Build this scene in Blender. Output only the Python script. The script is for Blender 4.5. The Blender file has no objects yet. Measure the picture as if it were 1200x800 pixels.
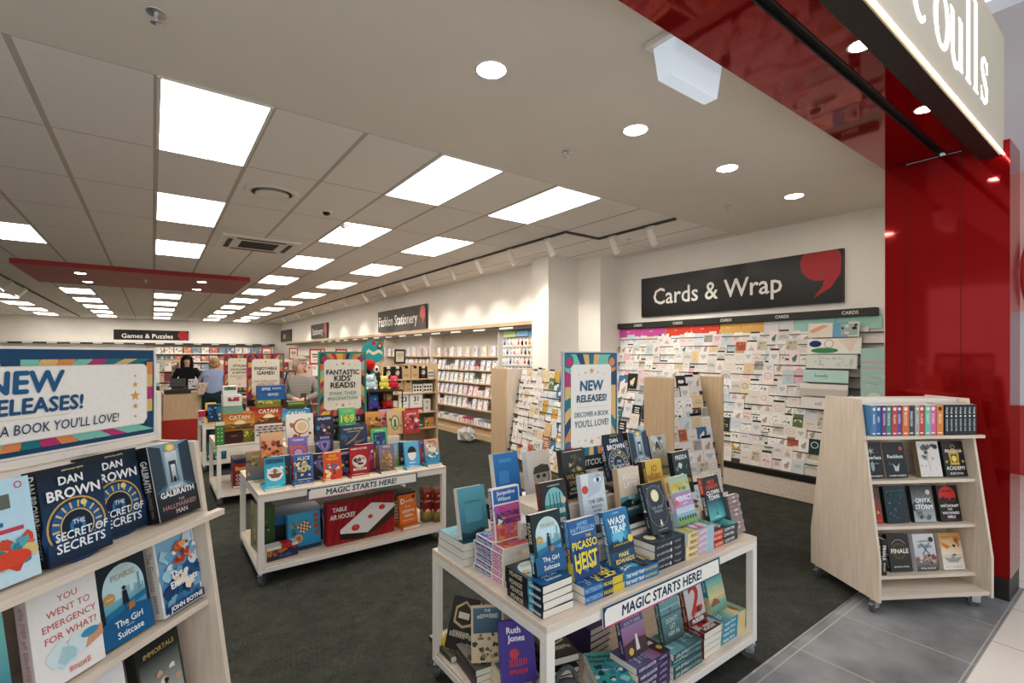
import bpy, math, random
from mathutils import Matrix, Vector
random.seed(7)
S = bpy.context.scene
COL = S.collection
# ------------------------------------------------------------------ camera, world, exposure
YAW, FPX, CY, EYE = .6345, 572., 415.5, 1.65
cam = bpy.data.cameras.new('camera')
cam.sensor_fit = 'HORIZONTAL'
cam.sensor_width = 36
cam.lens = 36 * FPX / 1200
cam.shift_y = (CY - 400) / 1200
cam.clip_start = .05
co = bpy.data.objects.new('camera', cam)
co.location = (0, 0, EYE)
co.rotation_euler = (math.pi / 2, 0, -YAW)
COL.objects.link(co)
S.camera = co
S.view_settings.view_transform = 'Standard'
S.view_settings.look = 'None'
S.view_settings.exposure = EXPO = .5
S.view_settings.gamma = 1
S.view_settings.use_curve_mapping = False
S.cycles.max_bounces = 7
S.cycles.diffuse_bounces = 4
S.cycles.glossy_bounces = 3
S.cycles.transmission_bounces = 6
S.cycles.sample_clamp_indirect = 6
S.cycles.use_denoising = True
W = bpy.data.worlds.new('world')
S.world = W
W.use_nodes = True
W.node_tree.nodes['Background'].inputs[0].default_value = (.93, .96, 1, 1)
W.node_tree.nodes['Background'].inputs[1].default_value = .8
PANEL, DOWN, SPOTW = 9.5, 75, 38


def lin(h):
    h = h.lstrip('#')
    r = []
    for i in (0, 2, 4):
        c = int(h[i:i + 2], 16) / 255
        r.append(c / 12.92 if c <= .04045 else ((c + .055) / 1.055) ** 2.4)
    return tuple(r) + (1,)


# ------------------------------------------------------------------ materials
def mat(name, col='#888888', rough=.5, metal=0, spec=.5, emit=0, trans=0, coat=0, kind=None, **k):
    m = bpy.data.materials.new(name)
    m.use_nodes = True
    N, L = m.node_tree.nodes, m.node_tree.links
    b = N['Principled BSDF']
    c = lin(col)
    b.inputs['Base Color'].default_value = c
    b.inputs['Roughness'].default_value = rough
    b.inputs['Metallic'].default_value = metal
    b.inputs['Specular IOR Level'].default_value = spec
    b.inputs['Coat Weight'].default_value = coat
    b.inputs['Transmission Weight'].default_value = trans
    if emit:
        b.inputs['Emission Color'].default_value = lin(k.get('ecol', col))
        b.inputs['Emission Strength'].default_value = emit

    def nd(t, **kw):
        n = N.new(t)
        for a, v in kw.items():
            setattr(n, a, v)
        return n

    def tex(kind_='Object'):
        return nd('ShaderNodeTexCoord').outputs[kind_]

    def mapped(scale, src='Object'):
        mp = nd('ShaderNodeMapping')
        mp.inputs['Scale'].default_value = scale
        L.new(tex(src), mp.inputs['Vector'])
        return mp.outputs[0]

    def noise(scale, detail=4, vec=None, rough_=.55):
        n = nd('ShaderNodeTexNoise')
        n.inputs['Scale'].default_value = scale
        n.inputs['Detail'].default_value = detail
        n.inputs['Roughness'].default_value = rough_
        L.new(vec or tex(), n.inputs['Vector'])
        return n.outputs[0]

    def mixc(f, a, b_, mode='MIX'):
        n = nd('ShaderNodeMix', data_type='RGBA', blend_type=mode)
        for s, v in ((n.inputs[0], f), (n.inputs[6], a), (n.inputs[7], b_)):
            if hasattr(v, 'is_linked') or hasattr(v, 'links'):
                L.new(v, s)
            else:
                s.default_value = v
        return n.outputs[2]

    def ramp(f, a, b_, p0=0., p1=1.):
        n = nd('ShaderNodeValToRGB')
        n.color_ramp.elements[0].color = a
        n.color_ramp.elements[0].position = p0
        n.color_ramp.elements[1].color = b_
        n.color_ramp.elements[1].position = p1
        L.new(f, n.inputs[0])
        return n.outputs[0]

    def bump(h, s=.2, d=.01):
        n = nd('ShaderNodeBump')
        n.inputs['Strength'].default_value = s
        n.inputs['Distance'].default_value = d
        L.new(h, n.inputs['Height'])
        L.new(n.outputs[0], b.inputs['Normal'])

    def dark(c_, f):
        return (c_[0] * f, c_[1] * f, c_[2] * f, 1)
    B = b.inputs['Base Color']
    if kind == 'print':
        at = nd('ShaderNodeAttribute', attribute_name='Col')
        nz = noise(k.get('sc', 90), 2)
        L.new(mixc(.5, at.outputs[0], ramp(nz, (.9, .9, .9, 1), (1, 1, 1, 1), .3, .6), 'MULTIPLY'), B)
    elif kind == 'wood':
        v = mapped(k.get('scale', (14, 14, 1.3)))
        n1 = noise(3, 5, v)
        L.new(ramp(n1, dark(c, .86), dark(c, 1.05), .3, .7), B)
    elif kind == 'noise':
        L.new(ramp(noise(k.get('sc', 30), 5), dark(c, k.get('lo', .8)), dark(c, k.get('hi', 1.1)), .3, .7), B)
        if k.get('bp'):
            bump(noise(k.get('bsc', 200), 3), k['bp'], .004)
    elif kind == 'carpet':
        n1 = noise(7, 6, mapped((1, 1, 1)), .7)
        n2 = noise(60, 4, mapped((4.2, .35, 1)), .7)
        n3 = noise(60, 4, mapped((.35, 4.2, 1)), .7)
        ck = nd('ShaderNodeTexChecker')
        ck.inputs['Scale'].default_value = 2
        L.new(tex(), ck.inputs['Vector'])
        st = mixc(ck.outputs[1], n2, n3)
        cc = mixc(.35, st, n1)
        L.new(ramp(cc, dark(c, .45), dark(c, 1.75), .36, .66), B)
        bump(st, .5, .004)
    elif kind == 'tiles':
        bk = nd('ShaderNodeTexBrick', offset=0, offset_frequency=2)
        mp = nd('ShaderNodeMapping')
        mp.inputs['Location'].default_value = k['loc']
        L.new(tex(), mp.inputs['Vector'])
        L.new(mp.outputs[0], bk.inputs['Vector'])
        bk.inputs['Scale'].default_value = 1
        bk.inputs['Brick Width'].default_value = k['w']
        bk.inputs['Row Height'].default_value = k['h']
        bk.inputs['Mortar Size'].default_value = k['mort']
        bk.inputs['Mortar Smooth'].default_value = .05
        n1 = noise(k.get('sc', 3), 6)
        r = ramp(n1, dark(c, k.get('lo', .75)), dark(c, k.get('hi', 1.2)), .3, .7)
        L.new(r, bk.inputs['Color1'])
        L.new(r, bk.inputs['Color2'])
        bk.inputs['Mortar'].default_value = lin(k['mcol'])
        L.new(bk.outputs[0], B)
    elif kind == 'ceil':
        # plain tiles in a lay-in grid: wide bars one way, narrow the other
        sp = nd('ShaderNodeSeparateXYZ')
        L.new(tex(), sp.inputs[0])

        def line(sock, off, pitch, half):
            a1 = nd('ShaderNodeMath', operation='SUBTRACT')
            L.new(sock, a1.inputs[0])
            a1.inputs[1].default_value = off - pitch / 2
            a2 = nd('ShaderNodeMath', operation='FLOORED_MODULO')
            L.new(a1.outputs[0], a2.inputs[0])
            a2.inputs[1].default_value = pitch
            a3 = nd('ShaderNodeMath', operation='SUBTRACT')
            L.new(a2.outputs[0], a3.inputs[0])
            a3.inputs[1].default_value = pitch / 2
            a4 = nd('ShaderNodeMath', operation='ABSOLUTE')
            L.new(a3.outputs[0], a4.inputs[0])
            a5 = nd('ShaderNodeMath', operation='LESS_THAN')
            L.new(a4.outputs[0], a5.inputs[0])
            a5.inputs[1].default_value = half
            return a5.outputs[0]
        lx = line(sp.outputs[0], .02, .6, .017)
        ly = line(sp.outputs[1], 3.39, 1.2, .007)
        mx = nd('ShaderNodeMath', operation='MAXIMUM')
        L.new(lx, mx.inputs[0])
        L.new(ly, mx.inputs[1])
        t = ramp(noise(160, 2), dark(c, .93), dark(c, 1.04), .35, .65)
        L.new(mixc(mx.outputs[0], t, lin('#c4b8ab')), B)
    elif kind == 'pages':
        w = nd('ShaderNodeTexWave', wave_type='BANDS', bands_direction=k.get('dir', 'Y'))
        w.inputs['Scale'].default_value = 260
        w.inputs['Distortion'].default_value = .6
        L.new(tex(), w.inputs['Vector'])
        L.new(ramp(w.outputs[0], dark(c, .86), dark(c, 1.03), .2, .8), B)
    elif kind == 'knit':
        w = nd('ShaderNodeTexWave', wave_type='BANDS', bands_direction='Z')
        w.inputs['Scale'].default_value = 14
        w.inputs['Distortion'].default_value = 1.2
        L.new(tex(), w.inputs['Vector'])
        L.new(ramp(w.outputs[0], dark(c, .72), dark(c, 1.25), .35, .65), B)
    elif kind == 'plain_obj':
        L.new(ramp(noise(40, 2), dark(c, .95), dark(c, 1.03)), B)
    return m


PRINT = mat('printed_card', rough=.38, spec=.35, kind='print')
MATTE = mat('printed_matte', rough=.75, spec=.2, kind='print', sc=60)
PLUSH = mat('plush_fabric', rough=.95, spec=.1, kind='print', sc=240)
PAGES = mat('page_edges', '#e9e4d8', .9, spec=.1, kind='pages')
WOOD = mat('birch_laminate', '#dccdba', .5, spec=.3, kind='wood')
WOODH = mat('birch_laminate_flat', '#dfd1c0', .5, spec=.3, kind='wood', scale=(1.3, 14, 14))
TAN = mat('tan_laminate', '#c9ae8c', .5, spec=.3, kind='wood')
WHITE = mat('white_powder_coat', '#e9e4dc', .45, kind='plain_obj')
PAINT = mat('wall_paint', '#ebe6de', .8, spec=.2, kind='noise', sc=3, lo=.97, hi=1.02)
PLASTER = mat('plaster_ceiling', '#e6ded2', .9, spec=.1, kind='noise', sc=2, lo=.97, hi=1.02)
CEIL = mat('ceiling_tile', '#f2ebe4', .95, spec=.05, kind='ceil')
CARPET = mat('charcoal_carpet', '#3c3e39', .97, spec=.05, kind='carpet')
GTILE = mat('grey_stone_tile', '#85878a', .35, spec=.4, kind='tiles', loc=(-2.92, -.645, 0), w=.6, h=.6, mort=.004, mcol='#aeaca6', sc=3.2, lo=.6, hi=1.32)
WTILE = mat('pale_mall_tile', '#e6e1d8', .25, spec=.5, kind='tiles', loc=(-3.3, -.63, 0), w=.6, h=.6, mort=.004, mcol='#a9a49b', sc=1, lo=.97, hi=1.02)
RED = mat('red_gloss_panel', '#8c0609', .05, metal=.42, spec=.3, coat=.04, kind='plain_obj')
REDM = mat('red_paint', '#a51d15', .45, kind='plain_obj')
BLACK = mat('black_satin', '#121210', .5, kind='plain_obj')
SIGNBLK = mat('black_sign_face', '#0b0c0a', .3, spec=.28, kind='plain_obj')
SIGNGRY = mat('dark_grey_sign_face', '#45423d', .55, spec=.3, kind='plain_obj')
CHROME = mat('zinc_metal', '#d6d8da', .38, metal=1, kind='noise', sc=20, lo=.85)
RUBBER = mat('grey_rubber', '#4a4b4c', .6, kind='plain_obj')
LAMP = mat('light_panel', '#ffffff', .5, emit=PANEL, ecol='#fff6ea', kind='plain_obj')
DLAMP = mat('downlight_lens', '#ffffff', .5, emit=DOWN, ecol='#fff4e6', kind='plain_obj')
GLOW = mat('lit_letter', '#ffffff', .5, emit=1.6, ecol='#ffffff', kind='plain_obj')
STRIPL = mat('light_strip', '#ffffff', .5, emit=13, ecol='#ffe9cd', kind='plain_obj')
ACRYL = mat('clear_acrylic', '#f4f8f8', .08, trans=.92, spec=.5, kind='plain_obj')
SIGNPAN = mat('pale_metal_panel', '#c4bba9', .5, spec=.3, kind='plain_obj')
EXITB = mat('opal_acrylic', '#c9d6e0', .3, emit=.32, ecol='#dfeaf5', kind='plain_obj')
SKIN = mat('skin', '#d6a58a', .55, spec=.3, kind='noise', sc=30, lo=.95, hi=1.04)
BAG = mat('clear_plastic_bag', '#f6f8f8', .25, trans=.3, spec=.6, kind='noise', sc=30)
PALEPINK = mat('frosted_shopfront', '#d9a49c', .3, kind='plain_obj')
MALLW = mat('mall_white', '#c4c5ca', .5, kind='plain_obj')


# ------------------------------------------------------------------ mesh builder
class MB:
    def __init__(s):
        s.v, s.f, s.c, s.m, s.sm = [], [], [], [], []
        s.X = Matrix()

    def add(s, pts, faces, col=(1, 1, 1, 1), mi=0, smooth=False):
        o = len(s.v)
        s.v += [tuple(s.X @ Vector(p)) for p in pts]
        for f in faces:
            s.f.append([o + i for i in f])
            s.c.append(col)
            s.m.append(mi)
            s.sm.append(smooth)

    def box(s, x0, y0, z0, x1, y1, z1, col=(1, 1, 1, 1), mi=0):
        s.add([(x0, y0, z0), (x1, y0, z0), (x1, y1, z0), (x0, y1, z0), (x0, y0, z1), (x1, y0, z1), (x1, y1, z1), (x0, y1, z1)],
              [(0, 3, 2, 1), (4, 5, 6, 7), (0, 1, 5, 4), (1, 2, 6, 5), (2, 3, 7, 6), (3, 0, 4, 7)], col, mi)

    def prism(s, poly, z0, z1, col=(1, 1, 1, 1), mi=0):      # poly in xy
        n = len(poly)
        s.add([(x, y, z0) for x, y in poly] + [(x, y, z1) for x, y in poly],
              [tuple(range(n))[::-1], tuple(range(n, 2 * n))] + [(i, (i + 1) % n, n + (i + 1) % n, n + i) for i in range(n)], col, mi)

    def extr(s, poly, x0, x1, col=(1, 1, 1, 1), mi=0):      # poly in yz, along x
        n = len(poly)
        s.add([(x0, y, z) for y, z in poly] + [(x1, y, z) for y, z in poly],
              [tuple(range(n))[::-1], tuple(range(n, 2 * n))] + [(i, (i + 1) % n, n + (i + 1) % n, n + i) for i in range(n)], col, mi)

    def tube(s, p0, p1, r, n=10, r1=None, col=(1, 1, 1, 1), mi=0):
        p0, p1 = Vector(p0), Vector(p1)
        d = (p1 - p0).normalized()
        a = d.orthogonal().normalized()
        b = d.cross(a)
        r1 = r if r1 is None else r1
        ring = lambda p, q: [p + (a * math.cos(t * 2 * math.pi / n) + b * math.sin(t * 2 * math.pi / n)) * q for t in range(n)]
        s.add([tuple(p) for p in ring(p0, r) + ring(p1, r1)],
              [(i, (i + 1) % n, n + (i + 1) % n, n + i) for i in range(n)], col, mi, True)
        s.add([tuple(p) for p in ring(p0, r) + ring(p1, r1)], [tuple(range(n))[::-1], tuple(range(n, 2 * n))], col, mi)

    def ball(s, c, r, n=12, m=8, col=(1, 1, 1, 1), mi=0):
        rx, ry, rz = r if isinstance(r, tuple) else (r, r, r)
        pts, fs = [], []
        for j in range(m + 1):
            t = math.pi * j / m
            for i in range(n):
                p = 2 * math.pi * i / n
                pts.append((c[0] + rx * math.sin(t) * math.cos(p), c[1] + ry * math.sin(t) * math.sin(p), c[2] + rz * math.cos(t)))
        for j in range(m):
            for i in range(n):
                fs.append((j * n + i, (j + 1) * n + i, (j + 1) * n + (i + 1) % n, j * n + (i + 1) % n))
        s.add(pts, fs, col, mi, True)

    def lathe(s, prof, n=24, col=(1, 1, 1, 1), mi=0, smooth=True):   # prof (r,z) about z
        pts, fs = [], []
        for r, z in prof:
            pts += [(r * math.cos(2 * math.pi * i / n), r * math.sin(2 * math.pi * i / n), z) for i in range(n)]
        for j in range(len(prof) - 1):
            for i in range(n):
                fs.append((j * n + i, j * n + (i + 1) % n, (j + 1) * n + (i + 1) % n, (j + 1) * n + i))
        s.add(pts, fs, col, mi, smooth)

    def mesh(s, name, mats):
        me = bpy.data.meshes.new(name)
        me.from_pydata(s.v, [], s.f)
        for m in (mats if isinstance(mats, (list, tuple)) else [mats]):
            me.materials.append(m)
        me.polygons.foreach_set('material_index', s.m)
        me.polygons.foreach_set('use_smooth', s.sm)
        at = me.color_attributes.new('Col', 'FLOAT_COLOR', 'CORNER')
        buf = []
        for f, c in zip(s.f, s.c):
            if isinstance(c[0], (tuple, list)):
                for q in c:
                    buf += q
            else:
                buf += list(c) * len(f)
        at.data.foreach_set('color', buf)
        me.update()
        return me

    def build(s, name, mats, parent=None, bevel=0):
        return obj(name, s.mesh(name, mats), parent, bevel)


def obj(name, me, parent=None, bevel=0):
    o = bpy.data.objects.new(name, me)
    COL.objects.link(o)
    if parent:
        o.parent = parent
    if bevel:
        b = o.modifiers.new('edge', 'BEVEL')
        b.width = bevel
        b.segments = 2
        b.limit_method = 'ANGLE'
    return o


def tag(o, label, cat, group=None, kind=None):
    o['label'] = label
    o['category'] = cat
    if group:
        o['group'] = group
    if kind:
        o['kind'] = kind
    return o


def thing(name, label, cat, M=None, group=None):
    o = bpy.data.objects.new(name, None)
    o.empty_display_size = .05
    COL.objects.link(o)
    if M is not None:
        o.matrix_world = M
    return tag(o, label, cat, group)


def struct(o):
    o['kind'] = 'structure'
    return o


KIDS = {}


def dup(root, M, label, group=None):
    r = root.copy()
    COL.objects.link(r)
    r.matrix_world = M
    r['label'] = label
    if group:
        r['group'] = group
    for ch in root.children:
        c = ch.copy()
        COL.objects.link(c)
        c.parent = r
        for g in ch.children:
            d = g.copy()
            COL.objects.link(d)
            d.parent = c
    return r


def T(x, y, z):
    return Matrix.Translation((x, y, z))


def RZ(d):
    return Matrix.Rotation(math.radians(d), 4, 'Z')


def RX(d):
    return Matrix.Rotation(math.radians(d), 4, 'X')


def RY(d):
    return Matrix.Rotation(math.radians(d), 4, 'Y')


ORD = ('first second third fourth fifth sixth seventh eighth ninth tenth eleventh twelfth thirteenth fourteenth fifteenth sixteenth '
       'seventeenth eighteenth nineteenth twentieth twenty-first twenty-second twenty-third twenty-fourth twenty-fifth twenty-sixth '
       'twenty-seventh twenty-eighth twenty-ninth thirtieth thirty-first thirty-second thirty-third thirty-fourth thirty-fifth').split()

# ------------------------------------------------------------------ printed artwork
_TXT = {}


def text_geom(s, bold=0, italic=0):
    k = (s, bold, italic)
    if k not in _TXT:
        cu = bpy.data.curves.new('t', 'FONT')
        cu.body = s
        cu.size = 1
        cu.resolution_u = 2
        cu.offset = bold
        cu.shear = italic
        cu.fill_mode = 'FRONT'
        o = bpy.data.objects.new('t', cu)
        COL.objects.link(o)
        dg = bpy.context.evaluated_depsgraph_get()
        me = bpy.data.meshes.new_from_object(o.evaluated_get(dg))
        v = [(p.co.x, p.co.y) for p in me.vertices]
        f = [tuple(p.vertices) for p in me.polygons]
        f = [q if me.polygons[i].normal.z > 0 else q[::-1] for i, q in enumerate(f)]
        bpy.data.objects.remove(o)
        bpy.data.curves.remove(cu)
        bpy.data.meshes.remove(me)
        if v:
            x0, x1 = min(p[0] for p in v), max(p[0] for p in v)
            v = [((p[0] - x0), p[1]) for p in v]
        else:
            x0 = x1 = 0
        _TXT[k] = (v, f, x1 - x0)
    return _TXT[k]


CAP = .70    # cap height of the default font at size 1


class Art:
    """flat printed artwork on a w x h sheet, 0..1 coordinates, layered"""

    def __init__(s, w, h):
        s.w, s.h, s.p, s.n = w, h, [], 0

    def poly(s, pts, col):
        s.n += 1
        if isinstance(col, str):
            col = lin(col)
        elif isinstance(col, (list, tuple)) and isinstance(col[0], str):
            col = tuple(lin(c) for c in col)
        s.p.append((s.n, [(u * s.w, v * s.h) for u, v in pts], [tuple(range(len(pts)))], col))

    def rect(s, u0, v0, u1, v1, col):
        s.poly([(u0, v0), (u1, v0), (u1, v1), (u0, v1)], col)

    def grad(s, u0, v0, u1, v1, bot, top):
        s.poly([(u0, v0), (u1, v0), (u1, v1), (u0, v1)], (bot, bot, top, top))

    def ell(s, cu, cv, ru, rv, col, n=18, a0=0, a1=360):
        full = abs(a1 - a0) >= 360
        k = n if full else n + 1
        s.poly([(cu + ru * math.cos(math.radians(a0 + (a1 - a0) * i / n)), cv + rv * math.sin(math.radians(a0 + (a1 - a0) * i / n))) for i in range(k)], col)

    def circ(s, cu, cv, ru, col, n=18):
        s.ell(cu, cv, ru, ru * s.w / s.h, col, n)

    def ring(s, cu, cv, ru, th, col, n=24, asp=None, a0=0, a1=360):
        s.n += 1
        asp = s.w / s.h if asp is None else asp
        pts, fs = [], []
        for i in range(n + 1):
            a = math.radians(a0 + (a1 - a0) * i / n)
            for r in (ru, ru - th):
                pts.append(((cu + r * math.cos(a)) * s.w, (cv + r * asp * math.sin(a)) * s.h))
            if i:
                fs.append((2 * i - 2, 2 * i, 2 * i + 1, 2 * i - 1))
        s.p.append((s.n, pts, fs, lin(col)))

    def star(s, cu, cv, r, col, k=5, inner=.42):
        s.poly([(cu + r * (1 if i % 2 == 0 else inner) * math.sin(math.pi * i / k), cv + r * s.w / s.h * (1 if i % 2 == 0 else inner) * math.cos(math.pi * i / k)) for i in range(2 * k)], col)

    def tri(s, a, b, c, col):
        s.poly([a, b, c], col)

    def text(s, t, cu, cv, hh, col, maxw=.9, bold=0, it=0, align='C', rot=0, stretch=None):
        """centre (cu,cv), cap height hh as a fraction of the sheet height, squeezed to maxw of the width"""
        if t[0] == '~':      # print too small to read: letter-sized strokes only
            R = random.Random(t)
            v, f, x = [], [], 0
            for ch in t[1:]:
                if ch != ' ':
                    q = R.uniform(.30, .46)
                    y0, y1 = R.choice(((0, CAP), (0, CAP), (0, CAP * .75), (CAP * .2, CAP)))
                    for (xa, xb) in ((x, x + q * .36), (x + q * .64, x + q)):
                        n = len(v)
                        v += [(xa, y0), (xb, y0), (xb, y1), (xa, y1)]
                        f.append((n, n + 1, n + 2, n + 3))
                    ym = R.choice((y0, (y0 + y1) / 2 - .06, y1 - .12))
                    n = len(v)
                    v += [(x, ym), (x + q, ym), (x + q, ym + .12), (x, ym + .12)]
                    f.append((n, n + 1, n + 2, n + 3))
                    x += q + .13
                else:
                    x += .28
            w, bold = x - .13, 0
        else:
            v, f, w = text_geom(t, 0, it)
            bold = min(bold, .032)
        if not v:
            return
        s.n += 1
        k = hh * s.h / CAP
        kx = k if stretch is None else k * stretch
        if w * kx > maxw * s.w and not rot:
            kx = maxw * s.w / w
        if rot and w * kx > maxw * s.h:
            kx = maxw * s.h / w
        ox = {'C': -w * kx / 2, 'L': 0, 'R': -w * kx}[align]
        ca, sa = math.cos(math.radians(rot)), math.sin(math.radians(rot))
        for dx, dy in (((0, 0),) if not bold else ((-bold, 0), (bold, 0), (0, bold), (0, -bold))):
            pts = []
            for x, y in v:
                x, y = (x + dx) * kx + ox, (y + dy - CAP / 2) * k
                pts.append((cu * s.w + x * ca - y * sa, cv * s.h + x * sa + y * ca))
            s.p.append((s.n, pts, f, lin(col)))
            s.n += .12

    def specks(s, n, u0, v0, u1, v1, cols, r0=.02, r1=.06, seed=1):
        R = random.Random(seed)
        for i in range(n):
            s.ell(R.uniform(u0, u1), R.uniform(v0, v1), R.uniform(r0, r1), R.uniform(r0, r1) * s.w / s.h, R.choice(cols), 7)

    def blobs(s, n, u0, v0, u1, v1, cols, r0=.05, r1=.15, seed=1):
        if not cols:
            return
        R = random.Random(seed)
        for i in range(n):
            cu, cv, r = R.uniform(u0, u1), R.uniform(v0, v1), R.uniform(r0, r1)
            k = 9
            s.poly([(min(max(cu + r * R.uniform(.5, 1.1) * math.cos(6.283 * j / k), .0), 1), min(max(cv + r * R.uniform(.4, 1) * s.w / s.h * math.sin(6.283 * j / k), 0), 1)) for j in range(k)], R.choice(cols))

    def onto(s, mb, O, U, V, Nn, mi=0, d=.00022):
        O, U, V, Nn = Vector(O), Vector(U), Vector(V), Vector(Nn)
        for n, pts, fs, col in s.p:
            P = [tuple(O + U * x + V * y + Nn * (d * n)) for x, y in pts]
            mb.add(P, fs, col, mi)


def front_art(mb, art, y=0, x0=0, z0=0, mi=0, d=.00022):
    art.onto(mb, (x0, y, z0), (1, 0, 0), (0, 0, 1), (0, -1, 0), mi, d)


# books: x 0..w (spine at x=0), y 0 (front cover) .. t, z 0..h
_BOOK = {}


def book_meshes(key, w, h, t, col, art, spine=None, scol=None, hard=False, back=None):
    if key in _BOOK:
        return _BOOK[key]
    mb = MB()
    c = lin(col)
    sc = lin(scol or col)
    bt = .0024 if hard else .0009
    mb.box(0, 0, 0, w, bt, h, c)
    mb.box(0, t - bt, 0, w, t, h, lin(back or scol or col))
    mb.box(0, bt, 0, bt, t - bt, h, sc)
    a = Art(w, h)
    if art:
        art(a)
    front_art(mb, a, d=.00018)
    b = Art(t, h)
    if spine:
        spine(b)
    # spine face looks to -x; its text runs top to bottom
    b.onto(mb, (0, t, 0), (0, -1, 0), (0, 0, 1), (-1, 0, 0), 0, .00018)
    me = mb.mesh(key + '_cover', PRINT)
    ins = .004 if hard else .0006
    pm = MB()
    pm.box(bt, bt, ins, w - ins, t - bt, h - ins)
    _BOOK[key] = (me, pm.mesh(key + '_pages', PAGES))
    return _BOOK[key]


_DIM = {}


def book(key, M, label, group=None, name='book'):
    """a book of an already designed kind at matrix M (spine-bottom-front corner)"""
    if M.col[2].z > .5 and M.col[1].z < 0:      # a leaning book rests on its rear bottom edge
        M = T(0, 0, -_DIM[key][0 + 2] * M.col[1].z + .0005) @ M
    r = thing(name, label, 'book', M, group)
    cm, pm = _BOOK[key]
    obj('cover', cm, r)
    obj('page_block', pm, r)
    return r


def stand(x, y, z, lean=14, yaw=0):
    return T(x, y, z) @ RZ(yaw) @ RX(-lean)


def flat(x, y, z, yaw=0):
    """book lying with its front cover up; corner x,y is the spine corner at the book's foot"""
    return T(x, y, z) @ RZ(yaw) @ RX(-90)


def ray(px, py):
    s_, c_ = math.sin(YAW), math.cos(YAW)
    r = (px - 600) / FPX
    return Vector((s_ + c_ * r, c_ - s_ * r, (CY - py) / FPX))

# ------------------------------------------------------------------ the shop's shell
CZ = 3.22
ZS = 3.09          # underside of the red portal


def slab(name, x0, y0, x1, y1, z0, z1, m):
    b = MB()
    b.box(x0, y0, z0, x1, y1, z1)
    return struct(b.build(name, m))


slab('floor_carpet', -5.4, 1.30, 6.5, 27.4, -.05, 0, CARPET)
slab('floor_threshold', -3, .632, 4.95, 1.30, -.05, .001, GTILE)
slab('floor_mall', -4, -4, 13, .632, -.05, 0, WTILE)
slab('floor_mall_side', 4.95, .632, 13, 1.30, -.05, 0, WTILE)
b = MB()
b.box(-3, 1.292, 0, 4.6, 1.304, .004)
struct(b.build('trim_1', CHROME))
slab('ceiling', -6, 1.33, 6.4, 3.39, CZ, CZ + .1, PLASTER)
slab('ceiling_grid', -6, 3.39, 6.4, 27.4, CZ, CZ + .1, CEIL)


def wall(name, pts, z0, z1, m=PAINT, th=.12):
    """pts run so that the room lies on the left hand"""
    b = MB()
    for (xa, ya), (xb, yb) in zip(pts, pts[1:]):
        d = Vector((xb - xa, yb - ya)).normalized()
        n = Vector((d.y, -d.x)) * th
        b.prism([(xa, ya), (xb, yb), (xb + n.x, yb + n.y), (xa + n.x, ya + n.y)], z0, z1)
    return struct(b.build(name, m))


wall('wall_right', [(6.2, 1.34), (6.2, 5.39)], 0, CZ)
wall('wall_right_upper', [(5.32, 6.29), (5.32, 27.1)], 2.24, CZ)
wall('wall_right_recess', [(5.66, 6.35), (5.66, 27.1)], 0, 2.3)
wall('wall_back', [(5.8, 27.1), (-5.2, 27.1)], 0, CZ)
wall('wall_left', [(-5.2, 27.1), (-5.2, 3.4)], 0, CZ)
b = MB()
b.prism([(6.2, 5.39), (5.70, 5.39), (5.70, 5.88), (5.04, 5.88), (5.04, 6.29), (5.9, 6.29), (6.3, 6.2)], 0, CZ)
struct(b.build('pillar', PAINT))
wall('wall_front_return', [(4.9, 1.34), (6.2, 1.34)], 0, CZ, th=.05)

# red portal: pier, soffit, roller-door slot
b = MB()
b.box(4.60, .652, .15, 4.95, .895, ZS)
b.box(4.60, .899, .15, 4.95, 1.206, ZS - .012)
b.box(4.60, 1.21, .15, 4.95, 1.342, ZS)
struct(b.build('pillar_red', RED))
b = MB()
b.box(4.606, .66, .15, 4.94, 1.335, ZS)
struct(b.build('trim_2', BLACK))
b = MB()
b.box(4.604, .656, 0, 4.95, 1.338, .15)
struct(b.build('baseboard_pier', BLACK))
b = MB()
b.box(-3, 1.02, ZS, 4.60, 1.342, CZ + .1)
b.box(-3, .80, ZS, 4.60, .965, CZ + .1)
b.box(-3, .965, ZS + .05, 4.60, 1.02, CZ + .1)
struct(b.build('ceiling_portal', RED))
b = MB()
b.box(-3, .966, ZS - .004, 4.60, .974, ZS + .05)
b.box(-3, 1.011, ZS - .004, 4.60, 1.019, ZS + .05)
b.box(-3, .974, ZS + .02, 4.60, 1.011, ZS + .05)
struct(b.build('trim_3', BLACK))

# shop sign over the opening
t = thing('shop_sign', 'long pale fascia sign with tall white letters above the red entrance', 'sign', T(0, 0, 0))
b = MB()
b.box(-1.2, .70, 2.99, 4.62, .80, 3.8)
b.build('sign_box', BLACK, t)
b = MB()
b.box(-1.2, .684, 3.0, 4.625, .70, 3.79)
b.build('sign_panel', SIGNPAN, t)
b = MB()
b.box(-1.2, .676, 2.99, 4.62, .684, 2.996)
b.build('light_strip', STRIPL, t)


def stroke(mb, pts, w, y0, y1):
    """2-D pen stroke with a width at every point, extruded in y"""
    n = len(pts)
    L_, R_ = [], []
    for i in range(n):
        a, c = pts[max(i - 1, 0)], pts[min(i + 1, n - 1)]
        d = Vector((c[0] - a[0], c[1] - a[1])).normalized()
        q = Vector((-d.y, d.x)) * (w[i] / 2 if isinstance(w, list) else w / 2)
        L_.append((pts[i][0] + q.x, pts[i][1] + q.y))
        R_.append((pts[i][0] - q.x, pts[i][1] - q.y))
    for i in range(n - 1):
        poly = [L_[i], L_[i + 1], R_[i + 1], R_[i]]
        P = [(x, y0, z) for x, z in poly] + [(x, y1, z) for x, z in poly]
        mb.add(P, [(0, 1, 2, 3), (7, 6, 5, 4), (0, 4, 5, 1), (1, 5, 6, 2), (2, 6, 7, 3), (3, 7, 4, 0)])


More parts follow.
